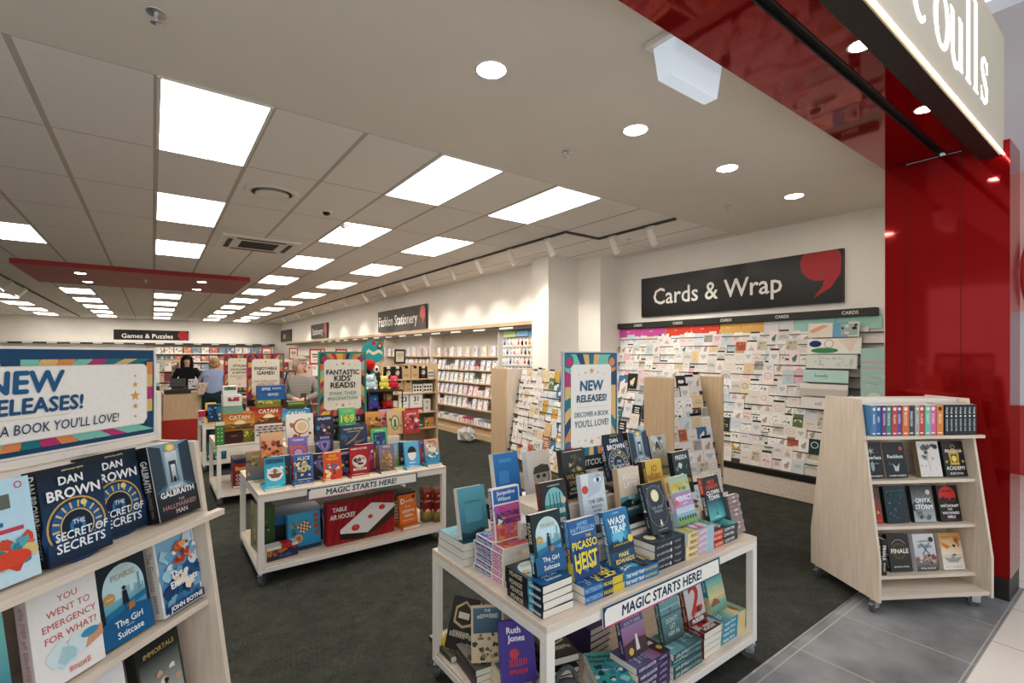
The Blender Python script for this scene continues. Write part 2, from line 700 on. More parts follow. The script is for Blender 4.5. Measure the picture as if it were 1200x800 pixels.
def arc(cx, cz, rx, rz, a0, a1, n=22):
    return [(cx + rx * math.cos(math.radians(a0 + (a1 - a0) * i / n)), cz + rz * math.sin(math.radians(a0 + (a1 - a0) * i / n))) for i in range(n + 1)]


def fat(n, lo, hi, ph=0, k=1):
    return [lo + (hi - lo) * abs(math.sin(math.pi * (k * i / n + ph))) for i in range(n + 1)]


def serif_letter(mb, ch, x, z, y0, y1, xh=.27):
    B_ = .062
    F_ = .018
    if ch == 'o':
        p = arc(x + .125, z + xh / 2, .105, xh / 2, 90, 450, 36)
        stroke(mb, p, [F_ + (B_ - F_) * abs(math.sin(2 * math.pi * i / 36)) ** 1.2 for i in range(37)], y0, y1)
    elif ch == 'c':
        p = arc(x + .12, z + xh / 2, .10, xh / 2, 50, 310, 30)
        stroke(mb, p, [.022 + (B_ - .022) * math.sin(math.pi * i / 30) ** 2 for i in range(31)], y0, y1)
        mb.X = Matrix()
        stroke(mb, arc(x + .175, z + xh * .83, .02, .022, 0, 360, 10), .03, y0, y1)
    elif ch == 'u':
        stroke(mb, [(x + .045, z + xh), (x + .045, z + .09)], B_, y0, y1)
        p = arc(x + .115, z + .085, .07, .085, 180, 330, 14)
        stroke(mb, p, [B_ - (B_ - .02) * i / 14 for i in range(15)], y0, y1)
        stroke(mb, [(x + .205, z + xh), (x + .205, z)], B_, y0, y1)
        for q in (.03, .19):
            stroke(mb, [(x + q - .025, z + xh), (x + q + .02, z + xh)], .014, y0, y1)
        stroke(mb, [(x + .2, z + .006), (x + .25, z + .012)], .014, y0, y1)
    elif ch in 'lh':
        stroke(mb, [(x + .05, z + .52), (x + .05, z)], B_, y0, y1)
        stroke(mb, [(x, z + .006), (x + .1, z + .006)], .014, y0, y1)
        stroke(mb, [(x, z + .51), (x + .06, z + .515)], .016, y0, y1)
        if ch == 'h':
            stroke(mb, arc(x + .125, z + .17, .075, .095, 180, 0, 14), [F_ + (B_ - F_) * i / 14 for i in range(15)], y0, y1)
            stroke(mb, [(x + .2, z + .17), (x + .2, z)], B_, y0, y1)
            stroke(mb, [(x + .15, z + .006), (x + .25, z + .006)], .014, y0, y1)
    elif ch == 'i':
        stroke(mb, [(x + .05, z + xh), (x + .05, z)], B_, y0, y1)
        stroke(mb, [(x, z + .006), (x + .1, z + .006)], .014, y0, y1)
        stroke(mb, [(x, z + xh - .006), (x + .06, z + xh - .006)], .014, y0, y1)
        stroke(mb, arc(x + .05, z + .37, .02, .02, 0, 360, 10), .035, y0, y1)
    elif ch == 't':
        stroke(mb, [(x + .06, z + .38), (x + .06, z + .07)], B_, y0, y1)
        stroke(mb, arc(x + .115, z + .07, .055, .065, 180, 320, 10), [B_ - .04 * i / 10 for i in range(11)], y0, y1)
        stroke(mb, [(x, z + xh - .008), (x + .15, z + xh - .008)], .018, y0, y1)
    elif ch == 'W':
        for a, c_, w in ((0, .11, .06), (.21, .11, .02), (.17, .29, .06), (.40, .29, .02)):
            stroke(mb, [(x + a, z + .46), (x + c_, z)], w, y0, y1)
        for q in (0, .18, .4):
            stroke(mb, [(x + q - .045, z + .456), (x + q + .045, z + .456)], .014, y0, y1)
    elif ch == 's':
        p = [(.18, .21), (.15, .255), (.105, .262), (.06, .235), (.055, .195), (.09, .155), (.14, .12), (.175, .085), (.17, .035), (.125, .006), (.07, .012), (.04, .06)]
        w = [.018, .022, .026, .034, .046, .058, .06, .052, .04, .026, .022, .018]
        q, ww = [], []
        for i in range(len(p) - 1):
            for k in range(4):
                f = k / 4
                q.append((x + p[i][0] * (1 - f) + p[i + 1][0] * f, z + p[i][1] * (1 - f) + p[i + 1][1] * f))
                ww.append(w[i] * (1 - f) + w[i + 1] * f)
        stroke(mb, q, ww, y0, y1)
        stroke(mb, [(x + .182, z + .262), (x + .182, z + .19)], .014, y0, y1)
        stroke(mb, [(x + .038, z + .0), (x + .038, z + .08)], .014, y0, y1)


xs = {'W': 1.02, 'h': 1.52, 'i': 1.83, 't': 1.98, 'c': 2.2, 'o': 2.86, 'u': 3.16, 'l': 3.47}
for ch, x in (('W', .98), ('h', 1.5), ('i', 1.81), ('t', 1.96), ('c', 2.17), ('c', 2.68), ('o', 3.015), ('u', 3.29), ('l', 3.61), ('l', 3.78), ('s', 3.93)):
    if ch == 'c' and x < 2.4:
        continue
    b = MB()
    serif_letter(b, ch, x if x > 2.4 else x + .3, 3.17, .6812, .6838)
    b.build('letter', GLOW, t)

# the arcade outside, seen past the red pier
slab('ceiling_mall', 4.64, -5, 14, .62, 4.15, 4.25, MALLW)
slab('ceiling_mall_side', 4.96, .62, 14, 1.2, 4.15, 4.25, MALLW)
slab('ceiling_mall_end', 6.5, 1.2, 14, 8, 4.15, 4.25, MALLW)
b = MB()
b.box(9.6, -3, 0, 9.8, 4.2, .95)
struct(b.build('wall_arcade', REDM))
b = MB()
b.box(9.62, -3, .95, 9.8, 4.2, 2.25)
struct(b.build('window_1', MALLW))
b = MB()
b.box(9.6, -3, 2.25, 9.8, 4.2, 4.15)
struct(b.build('wall_arcade_upper', PALEPINK))
b = MB()
for i in range(30):
    a0, a1 = 2 * math.pi * i / 30, 2 * math.pi * (i + 1) / 30
    b.tube((9.56, .62 + .62 * math.cos(a0), 2.75 + .95 * math.sin(a0)), (9.56, .62 + .62 * math.cos(a1), 2.75 + .95 * math.sin(a1)), .03, 8)
tag(b.build('ring_emblem', RED), 'red ring emblem on the pale shopfront across the arcade', 'sign')
for i, (z0, z1, y0, y1) in enumerate(((1.45, 1.7, .2, .95), (1.05, 1.28, .35, 1.1))):
    b = MB()
    b.box(9.56, y0, z0, 9.62, y1, z1, lin('#f0e6e4'))
    R_ = random.Random(i)
    for k in range(9):
        u = y0 + (y1 - y0) * k / 9
        for j in range(5):
            zz = z0 + (z1 - z0) * (j + .2) / 5
            b.box(9.554, u + .01, zz, 9.56, u + .02 + .05 * R_.random(), zz + (z1 - z0) * .1, lin('#a5343a'))
    tag(b.build('window_poster', MATTE), ['white window poster with red print, upper of two across the arcade', 'white window poster with red print, lower of two across the arcade'][i], 'poster')

# ------------------------------------------------------------------ ceiling fixtures
NCOL = {-6: 'outermost', -3: 'far side', 0: 'corner of the grid', 3: 'middle', 5: 'track side'}
frame_me = None
pan = MB()
pan.box(.02, .012, -.006, .58, 1.188, .0)
pan_me = pan.mesh('panel', LAMP)
fr = MB()
for q in ((0, 0, .6, .012), (0, 1.188, .6, 1.2), (0, .012, .02, 1.188), (.58, .012, .6, 1.188)):
    fr.box(q[0], q[1], -.008, q[2], q[3], 0)
fr_me = fr.mesh('frame', WHITE)
rowname = {-6: 'outer row beyond the red drop panel', -3: 'row left of the red drop panel', 0: 'row crossing the red drop panel',
           3: 'row beside the round vent', 5: 'row beside the track lights'}
for c in (-6, -3, 0, 3, 5):
    k = 0
    for r in range(0, 20, 2):
        x, y = .02 + .6 * c, 3.39 + 1.2 * r
        if c == -6 and r < 12 or c == -3 and r < 4:
            continue
        if c in (-3, 0) and r in (6, 8):
            continue
        p = thing('ceiling_light', f'lit ceiling panel, {ORD[k]} from the entrance in the {rowname[c]}', 'ceiling light', T(x, y, CZ - .001), 'ceiling light panels')
        obj('frame', fr_me, p)
        obj('diffuser', pan_me, p)
        k += 1

dl = MB()
dl.lathe([(.05, 0), (.078, -.001), (.09, -.006), (.094, 0)], 28)
dl_me = dl.mesh('trim_ring', WHITE)
dd = MB()
dd.lathe([(.0, -.004), (.076, -.004)], 28)
dd_me = dd.mesh('lens', DLAMP)


def downlight(x, y, z, label, s=1, group='recessed downlights'):
    p = thing('downlight', label, 'downlight', T(x, y, z) @ Matrix.Scale(s, 4), group)
    obj('trim_ring', dl_me, p)
    obj('lens', dd_me, p)


for i, x in enumerate((.3, 1.504, 2.716, 3.895, 5.112)):
    if i:
        downlight(x, 2.235, CZ - .001, f'round white downlight in the plaster ceiling, {ORD[i - 1]} from the tall window of ceiling panels towards the red pier' if 0 else
                  f'round white downlight in the plain plaster ceiling, {ORD[4 - i]} one counted from the red pier')
for x, l in ((2.655, 'farther from the pier'), (3.646, 'beside the pier')):
    downlight(x, .866, ZS - .001, f'bright round downlight in the glossy red soffit, {l}', .62, 'portal downlights')

# red drop panel with its own downlights
t = tag(MB().build('ceiling_drop_panel', REDM) if 0 else (lambda m: (m.box(-1.87, 11.17, 3.137, 1.6, 13.75, CZ), m.build('ceiling_drop_panel', REDM))[1])(MB()), 'long red panel dropped below the tiled ceiling above the counter', 'ceiling panel')
for i, (x, y) in enumerate(((-1.065, 11.84), (-1.065, 13.15), (.81, 11.8), (.81, 13.2))):
    downlight(x, y, 3.136, 'small downlight in the red drop panel, ' + ['front left', 'back left', 'front right', 'back right'][i] + ' of four', 1.0, 'drop panel downlights')


def sprinkler(x, y, z, label):
    b = MB()
    b.X = T(x, y, z)
    b.lathe([(0, -.002), (.04, -.004), (.042, 0)], 18)
    b.tube((0, 0, 0), (0, 0, -.035), .009)
    b.lathe([(0, -.05), (.022, -.05), (.024, -.047), (.0, -.046)], 14)
    for a in (0, 180):
        b.tube((.008 * math.cos(math.radians(a)), 0, -.025), (.016 * math.cos(math.radians(a)), 0, -.04), .003, 6)
        b.tube((.016 * math.cos(math.radians(a)), 0, -.04), (0, 0, -.05), .003, 6)
    tag(b.build('sprinkler', CHROME), label, 'sprinkler', 'ceiling sprinklers')


sprinkler(.013, 2.775, CZ, 'small sprinkler head in plaster ceiling near the biggest light panel')
sprinkler(2.587, 2.791, CZ, 'small sprinkler head in plaster ceiling between downlights and track')
sprinkler(4.884, 2.795, CZ, 'small sprinkler head in plaster ceiling towards the card wall')
sprinkler(-.11, 12.15, 3.137, 'small sprinkler head under the red drop panel')
sprinkler(5.2, 4.4, CZ, 'small sprinkler head in the tiles behind the end track light')

t = thing('air_vent', 'round white ceiling air vent beside two small detectors', 'vent', T(.935, 5.2, CZ))
b = MB()
b.lathe([(.0, -.03), (.13, -.03), (.15, -.022)], 32)
b.build('disc', CEIL if 0 else WHITE, t)
b = MB()
b.lathe([(.148, -.003), (.185, -.003)], 32)
b.build('slot', BLACK, t)
b = MB()
b.lathe([(.18, -.004), (.2, -.014), (.24, -.006), (.245, 0)], 32)
b.build('collar', WHITE, t)
t = thing('air_conditioner', 'square white ceiling air conditioner cassette with dark intake grille', 'air conditioner', T(1.2, 7.7, CZ))
b = MB()
b.box(-.48, -.45, -.03, .48, .45, 0)
b.build('housing', WHITE, t, .01)
b = MB()
for i in range(14):
    b.box(-.23, -.23 + i * .033, -.036, .23, -.215 + i * .033, -.03)
b.build('grille', SIGNGRY, t)
b = MB()
for s_ in (-1, 1):
    b.box(-.3, s_ * .36 - .03, -.034, .3, s_ * .36 + .03, -.03)
    b.box(s_ * .37 - .03, -.3, -.034, s_ * .37 + .03, .3, -.03)
b.build('outlet_slot', SIGNGRY, t)
for x, y, l in ((1.53, 5.5, 'round black and white camera dome on ceiling tile'), (1.86, 5.95, 'small white smoke detector beyond the black camera dome')):
    t = thing('ceiling_detector', l, 'detector', T(x, y, CZ))
    b = MB()
    b.lathe([(0, -.018), (.05, -.016), (.065, 0)], 18)
    b.build('base_plate', WHITE, t)
    b = MB()
    b.lathe([(0, -.05), (.03, -.042), (.042, -.018)], 18)
    b.build('dome', BLACK if x < 1.6 else WHITE, t)

# exit box
t = thing('exit_sign', 'white tapered light box hanging below the ceiling beside the red soffit', 'exit sign', T(2.03, 1.42, CZ))
b = MB()
b.box(-.03, -.02, -.03, .43, .17, 0)
b.build('mounting_plate', WHITE, t, .004)
b = MB()
b.add([(0, 0, -.03), (.4, 0, -.03), (.4, .14, -.03), (0, .14, -.03), (.0, .03, -.205), (.4, .03, -.205), (.4, .11, -.205), (.0, .11, -.205)],
      [(0, 1, 2, 3), (4, 7, 6, 5), (0, 4, 5, 1), (1, 5, 6, 2), (2, 6, 7, 3), (3, 7, 4, 0)])
b.build('diffuser', EXITB, t, .004)

# track along the right-hand wall
b = MB()
b.box(4.21, 4.575, CZ - .024, 4.85, 4.61, CZ - .001)
b.box(4.815, 3.40, CZ - .024, 4.85, 4.61, CZ - .001)
b.box(4.21, 4.61, CZ - .024, 4.245, 26.5, CZ - .001)
tag(b.build('lighting_track', SIGNGRY), 'dark lighting track running the length of the ceiling by the wall', 'track')
b = MB()
b.box(-2.42, 10.5, CZ - .024, -2.385, 26.5, CZ - .001)
tag(b.build('lighting_track', SIGNGRY), 'dark lighting track beyond the red drop panel', 'track')
tb = MB()
tb.box(-.02, -.06, -.035, .02, .06, 0)
tb.tube((0, 0, -.03), (0, 0, -.07), .012)
tba = tb.mesh('adapter', WHITE)
th = MB()
th.tube((-.04, -.01, -.02), (.11, .02, -.2), .042, 16)
tha = th.mesh('lamp_head', WHITE)
tl = MB()
tl.tube((.1095, .02, -.1995), (.111, .02, -.201), .034, 14)
tla = tl.mesh('lens', DLAMP)


def track(x, y, label, flip=0, spot=1, power=SPOTW):
    t = thing('track_spotlight', label, 'spotlight', T(x, y, CZ - .026) @ RZ(180 if flip else 0), 'track spotlights')
    obj('adapter', tba, t)
    obj('lamp_head', tha, t)
    obj('lens', tla, t)
    if spot:
        l = bpy.data.lights.new('bulb', 'SPOT')
        l.energy = power
        l.color = (1, .93, .82)
        l.spot_size = 1.3
        l.spot_blend = .8
        l.shadow_soft_size = .04
        o = bpy.data.objects.new('bulb', l)
        COL.objects.link(o)
        o.parent = t
        o.matrix_local = T(.125, .02, -.22) @ RY(-40)


tr = [(4.83, 3.75), (4.83, 4.35), (4.23, 4.95), (4.23, 5.8), (4.23, 6.7), (4.23, 7.6), (4.23, 8.6), (4.23, 9.6), (4.23, 10.8), (4.23, 12.0), (4.23, 13.5), (4.23, 15), (4.23, 17), (4.23, 19), (4.23, 21.5)]
for i, (x, y) in enumerate(tr):
    track(x, y, f'white track spotlight on the long wall track, {ORD[i]} from the entrance', 0, 1, SPOTW * (.6 if i < 3 else 1 if i < 6 else .75))
for i, y in enumerate((12.2, 13.2, 14.4, 15.8)):
    track(-2.4, y, f'white track spotlight beyond the red drop panel, {ORD[i]} from the entrance', 1, 0)


# ------------------------------------------------------------------ wall signs
def comma(a, u, v, r, col='#a3131a'):
    k = a.w / a.h
    cl = lambda P: [(min(max(x, 0), .995), min(max(y, 0), .99)) for x, y in P]
    a.poly(cl([(u + r * math.cos(i * .2244), v + r * k * math.sin(i * .2244)) for i in range(28)]), col)
    a.poly(cl([(u - r * .1, v - r * k * .9), (u + r * 1.0, v + r * k * .1), (u + r * .95, v - r * k * .7), (u + r * .5, v - r * k * 1.4), (u - r * .35, v - r * k * 1.9), (u + r * .1, v - r * k * 1.3), (u + r * .2, v - r * k * .9)]), col)


def wallsign(M, w, h, text, label, col=SIGNBLK, tu=.45, tm=.62, th_=.26, cr=.075, cu=.91, cv=.72, tc='#f2efe8', bold=0, mark='#a3131a'):
    t = thing('wall_sign', label, 'sign', M, 'department signs')
    b = MB()
    b.box(0, 0, 0, w, .05, h)
    b.build('sign_board', col, t)
    a = Art(w, h)
    comma(a, cu, cv, cr, mark)
    a2 = Art(w, h)
    a2.text(text, tu, .5, th_, tc, tm, bold)
    b = MB()
    front_art(b, a, -.002)
    b.build('comma_emblem', PRINT, t)
    b = MB()
    front_art(b, a2, -.004)
    b.build('lettering', MATTE, t)
    return t


wallsign(T(6.15, 4.945, 2.235) @ RZ(-90), 2.767, .595, 'Cards & Wrap', 'long black wall sign with white lettering above the greeting card wall', tu=.425, tm=.68, th_=.40, bold=.012, cr=.078, cu=.918, cv=.80)
wallsign(T(5.25, 13.67, 2.29) @ RZ(-90), 3.06, .58, 'Fashion Stationery', 'grey wall sign with two-word white lettering above the pastel stationery shelves', SIGNGRY, tu=.44, tm=.82, th_=.46, bold=.015, cr=.05, cu=.945, cv=.68, mark='#b52a22')
wallsign(T(5.25, 21.1, 2.29) @ RZ(-90), 2.3, .57, 'Stationery', 'small grey wall sign with one white word and red corner mark', SIGNGRY, tu=.43, tm=.72, th_=.46, bold=.02, cr=.09, cu=.90, cv=.7, mark='#b52a22')
wallsign(T(5.25, 27.0, 2.29) @ RZ(-90), 2.2, .57, 'Art', 'farthest and smallest grey sign on the long white side wall', SIGNGRY, tu=.4, tm=.5, th_=.46, bold=.02, cr=.0001, cu=.86, cv=.7)
wallsign(T(-1.356, 27.03, 2.22), 2.69, .52, 'Games & Puzzles', 'black sign with white lettering on the far back wall', tu=.44, tm=.8, th_=.36, cr=.075, cu=.92, cv=.62, bold=.012)

# ------------------------------------------------------------------ shop furniture
def castor(parent, x, y, z=0, r=.038, yaw=20, brake=1):
    """a small swivel castor, its wheel on the floor at local z"""
    M = T(x, y, z) @ RZ(yaw)
    b = MB()
    b.X = M
    b.tube((-.012, .018, r), (.012, .018, r), r, 18)
    b.tube((-.0125, .018, r), (.0125, .018, r), r * .55, 14)
    w = b.build('castor_wheel', RUBBER, parent)
    b = MB()
    b.X = M
    for s_ in (-1, 1):
        b.prism([(s_ * .014 - .0015, -.012), (s_ * .014 + .0015, -.012), (s_ * .014 + .0015, .03), (s_ * .014 - .0015, .03)], r - .006, r * 2 + .01)
    b.box(-.017, -.02, r * 2 + .004, .017, .034, r * 2 + .009)
    b.lathe([(0, r * 2 + .009), (.018, r * 2 + .009), (.018, r * 2 + .02), (0, r * 2 + .02)], 14)
    if brake:
        b.box(-.012, .03, r * 1.5, .012, .062, r * 1.5 + .005)
    b.build('castor_fork', CHROME, parent)


def trolley(name_label, x, y, w=1.5, d=.9):
    """two-deck display trolley: white tube frame, birch decks, four castors"""
    t = thing('display_trolley', name_label, 'display table', T(x, y, 0), 'two-deck display trolleys')
    q = .04
    for sx in (0, w - q):
        for sy in (0, d - q):
            b = MB()
            b.box(sx, sy, .095, sx + q, sy + q, .60)
            b.build('leg', WHITE, t, .002)
            castor(t, sx + q / 2, sy + q / 2, 0, .036, 30 if sx else -40)
    b = MB()
    for z0, z1 in ((.60, .635), (.095, .13)):
        for sy in (0, d - q):
            b.box(q if z1 < .3 else 0, sy, z0, w - q if z1 < .3 else w, sy + q, z1)
        for sx in (0, w - q):
            b.box(sx, q, z0, sx + q, d - q, z1)
    b.build('frame', WHITE, t, .002)
    b = MB()
    b.box(0, 0, .635, w, d, .66)
    b.build('top_board', WOODH, t, .002)
    b = MB()
    b.box(.004, .004, .13, w - .004, d - .004, .145)
    b.build('lower_shelf', WOODH, t, .001)
    return t


trolley('front display trolley of new novels in the middle of the carpet', 1.15, 1.35)
trolley('middle display trolley of children\'s books with a slogan strip on its apron', .60, 3.84)
trolley('display trolley of boxed board games behind the children\'s book table', .56, 6.15)
trolley('farther low display trolley beside the sales counter with boxed toys', .56, 8.05)


def slogan(x, y, w, label, n):
    """MAGIC STARTS HERE strip on a trolley apron"""
    t = thing('slogan_strip', label, 'sign', T(x, y, .567) @ RX(-4))
    b = MB()
    b.box(0, 0, 0, w, .004, .082)
    b.build('backing', WHITE, t)
    a = Art(w, .082)
    a.rect(0, 0, 1, 1, '#1f4a63')
    a.rect(0, 0, .55, .1, '#c2437e')
    a.rect(.55, 0, 1, .08, '#2b6f83')
    a.poly([(.012, .08), (.985, .08), (.985, .9), (.03, .9), (.012, .7)], '#efebe3')
    a.text('MAGIC STARTS HERE!', .47, .5, .5, '#1a3a5c', .78, .035, .12)
    b = MB()
    front_art(b, a)
    b.build('printed_face', MATTE, t)


slogan(1.43, 1.335, .835, 'white slogan strip on the front of the nearest table of novels', 0)
slogan(.926, 3.825, .89, 'white slogan strip on the front of the children\'s book table', 0)


def a_frame(M, label):
    """double-sided wedge bookcase on castors; local x 0..W along the front, y depth, front at y=0"""
    Wd, D = .795, .62
    t = thing('book_stand', label, 'bookcase', M, 'birch A-frame book stands')
    pr = [(0, .08), (0, .34), (.155, 1.355), (D - .155, 1.355), (D, .34), (D, .08)]
    for x in (0, Wd - .018):
        b = MB()
        b.extr(pr, x, x + .018)
        b.build('side_panel', WOOD, t, .0015)
    e = .018
    for i, z in enumerate((1.10, .805, .505, .18)):
        bk = .30
        for s_ in (0, 1):
            b = MB()
            over = .02 if z > 1 else 0
            y0, y1 = (.10, bk) if not s_ else (D - bk, D - .10)
            if z > 1:
                y0, y1 = (.097, bk) if not s_ else (D - bk, D - .097)
                b.box(e, y0, z, Wd - e, y1, z + .02)
                yy = .07 if not s_ else D - .097
                b.box(-over, yy, z, Wd + over, yy + .027, z + .02)
            else:
                b.box(e, y0, z, Wd - e, y1, z + .02)
            b.build('shelf', WOODH, t, .001)
    b = MB()
    b.box(e, .01, .094, Wd - e, D - .01, .118)
    b.build('base_board', WOODH, t, .001)
    b = MB()
    b.box(e, .302, .115, Wd - e, .318, 1.33)
    b.build('divider', WOODH, t)
    b = MB()
    b.box(e, .225, 1.335, Wd - e, .40, 1.35)
    b.box(e, .225, 1.29, Wd - e, .24, 1.335)
    b.build('top_rail', WHITE, t, .001)
    for x in (.03, Wd - .05):
        for y in (.06, D - .06):
            castor(t, x, y, 0, .036, 110 if x < .4 else 60)
    return t


ML = T(-.3264, 1.3221, 0) @ RZ(45)
MR = T(3.691, 1.108, 0) @ RZ(-31.5)
a_frame(ML, 'birch book stand at the near corner carrying the wide printed board')
a_frame(MR, 'birch book stand on castors in front of the red pier')

# stepped riser under the novels and the children's books
def riser(x, y, label, z1, z2, w=1.2):
    b = MB()
    b.box(0, 0, .66, w, .58, z1)
    b.box(.12, .16, z1, w - .12, .42, z2)
    o = b.build('display_riser', WOODH, None, .002)
    o.location = (x, y, 0)
    tag(o, label, 'riser')


riser(1.30, 1.53, 'low stepped birch riser hidden among the front table novels', .80, .94)
riser(.74, 4.05, 'low stepped birch riser hidden among the children\'s books', .78, .91)

# ------------------------------------------------------------------ printed boards on poles
STAR = '#d8a24c'


def sunburst(a, cols, inner, border, bw=.035, n=34, panel='#efece4', seed=3):
    """striped border of rays round a pale panel"""
    a.rect(0, 0, 1, 1, border)
    x0, y0, x1, y1 = bw, bw * a.w / a.h, 1 - bw, 1 - bw * a.w / a.h
    R = random.Random(seed)
    per = []
    # points along the rectangle border; each ray runs from the inner panel to the outer edge
    N = n

    def edge(t, q):
        xa, ya, xb, yb = q
        w, h = (xb - xa), (yb - ya)
        # use angle so inner and outer stay aligned
        an = t * 2 * math.pi
        c, s_ = math.cos(an), math.sin(an)
        k = min((w / 2) / abs(c) if abs(c) > 1e-6 else 1e9, (h / 2) / abs(s_) if abs(s_) > 1e-6 else 1e9)
        return ((xa + xb) / 2 + c * k, (ya + yb) / 2 + s_ * k)
    M_ = N * 6
    a.n += 1
    ki = 0
    for i in range(N):
        col = cols[i % len(cols)] if i % 5 else R.choice(cols)
        for j in range(6):
            t0, t1 = (i * 6 + j) / M_, (i * 6 + j + 1) / M_
            P = [edge(t0, (x0, y0, x1, y1)), edge(t1, (x0, y0, x1, y1)), edge(t1, inner), edge(t0, inner)]
            a.p.append((a.n, [(u * a.w, v * a.h) for u, v in P], [(0, 1, 2, 3)], lin(col)))
    xa, ya, xb, yb = inner
    c = .03
    ca = c * a.w / a.h
    if panel:
        a.poly([(xa + c, ya), (xb - c, ya), (xb, ya + ca), (xb, yb - ca), (xb - c, yb), (xa + c, yb), (xa, yb - ca), (xa, ya + ca)], panel)
    return a


NAVY, TEAL, ORA, SAND, PINKC, MINT = '#17466b', '#1c7480', '#d98a50', '#dcb775', '#b8326f', '#79c3b1'


def board(M, w, h, face, label, edge='#d8d4cc', pole=None, base=True, foot=None, name='poster_board'):
    """framed printed board, both faces real; front looks to local -y"""
    t = thing(name, label, 'sign', M, 'printed boards')
    b = MB()
    q = .007
    for x0, z0, x1, z1 in ((-q, -q, w + q, 0), (-q, h, w + q, h + q), (-q, 0, 0, h), (w, 0, w + q, h)):
        b.box(x0, -.004, z0, x1, .014, z1)
    b.build('frame', mat('frame_' + edge[1:], edge, .35, kind='plain_obj'), t)
    a = Art(w, h)
    face(a)
    b = MB()
    b.box(0, 0, 0, w, .01, h, lin('#e8e4da'))
    front_art(b, a, 0, d=.0002)
    b.build('printed_face', PRINT, t)
    if pole:
        b = MB()
        b.tube((w / 2, .022, -pole), (w / 2, .022, h * .3), .008, 10)
        b.lathe([], 4) if 0 else None
        b.box(w / 2 - .09, -.07, -pole, w / 2 + .09, .115, -pole + .006)
        b.build('pole', CHROME, t)
    return t


def face_new(a):
    sunburst(a, [TEAL, SAND, NAVY, ORA, MINT, PINKC, SAND], (.12, .19, .88, .90), NAVY, .02, 30)
    for u, v in ((.08, .93), (.92, .93), (.08, .2), (.92, .2)):
        a.circ(u, v, .095, TEAL if u < .5 else '#2a5f86', 16)
        a.circ(u + (.02 if u < .5 else -.02), v - .01, .06, PINKC if u < .5 else ORA, 12)
    a.poly([(.16, .19), (.84, .19), (.88, .215), (.88, .875), (.84, .90), (.16, .90), (.12, .875), (.12, .215)], '#efece4')
    for u, v, r in ((.5, .845, .05), (.38, .83, .022), (.62, .83, .022), (.26, .815, .013), (.74, .815, .013), (.5, .235, .045), (.38, .25, .02), (.63, .26, .022), (.26, .25, .013), (.76, .28, .013)):
        a.star(u, v, r, STAR)
    a.text('NEW', .5, .72, .085, '#1d5f80', .58, .035, .05)
    a.text('RELEASES!', .5, .61, .058, '#1d5576', .68, .03, .05)
    a.rect(.24, .535, .8, .538, '#d8c9a8')
    a.text('DISCOVER A BOOK', .5, .475, .042, '#1d4f72', .64, 0, .08)
    a.text("YOU'LL LOVE!", .5, .395, .056, '#1d4f72', .64, 0, .08)
    a.rect(0, 0, 1, .12, '#1b242c')
    a.text('WHITCOULLS', .52, .06, .05, '#e8e4da', .7, .0)


board(T(1.64, 1.795, 1.06), .385, .6, face_new, 'tall new releases poster board standing in the front table of novels', '#c9cdd0', .118)


def face_kids(a):
    G = ['#2f8a78', '#1d2a33', '#c9632c', '#7fb59a', '#d2a53c', '#a3274f', '#d07a3a']
    sunburst(a, G, (.10, .20, .90, .90), '#2f7a68', .025, 40, '#ded6c4')
    for u, v, c in ((.08, .94, '#205a46'), (.12, .90, '#a3274f'), (.93, .93, '#2f6f6a'), (.87, .9, '#8a2f63'), (.09, .18, '#a8344f'), (.12, .14, '#d2a53c'), (.92, .17, '#205a46'), (.88, .14, '#b0345a')):
        a.circ(u, v, .075, c, 14)
    a.poly([(.16, .20), (.84, .20), (.90, .24), (.90, .86), (.84, .90), (.16, .90), (.10, .86), (.10, .24)], '#dfd7c6')
    for u, v, r in ((.5, .845, .05), (.37, .83, .024), (.63, .83, .024), (.24, .82, .014), (.76, .82, .014), (.5, .26, .05), (.36, .275, .024), (.64, .275, .024), (.24, .27, .014), (.76, .27, .014)):
        a.star(u, v, r, '#b8753a')
    a.text('FANTASTIC', .5, .725, .066, '#1b1c1a', .70, .05)
    a.text("KIDS'", .5, .64, .076, '#1b1c1a', .5, .05)
    a.text('READS!', .5, .545, .076, '#1b1c1a', .58, .05)
    a.text('SPARK THEIR', .5, .43, .046, '#5c9483', .6, .01)
    a.text('IMAGINATION!', .5, .36, .046, '#5c9483', .64, .01)
    a.rect(0, 0, 1, .115, '#161a19')
    a.text('WHITCOULLS', .52, .06, .05, '#d8d3c6', .72, 0)


board(T(1.135, 4.30, 1.05), .40, .62, face_kids, 'poster board recommending children\'s reading behind the children\'s book table', '#4a8a74', .138)


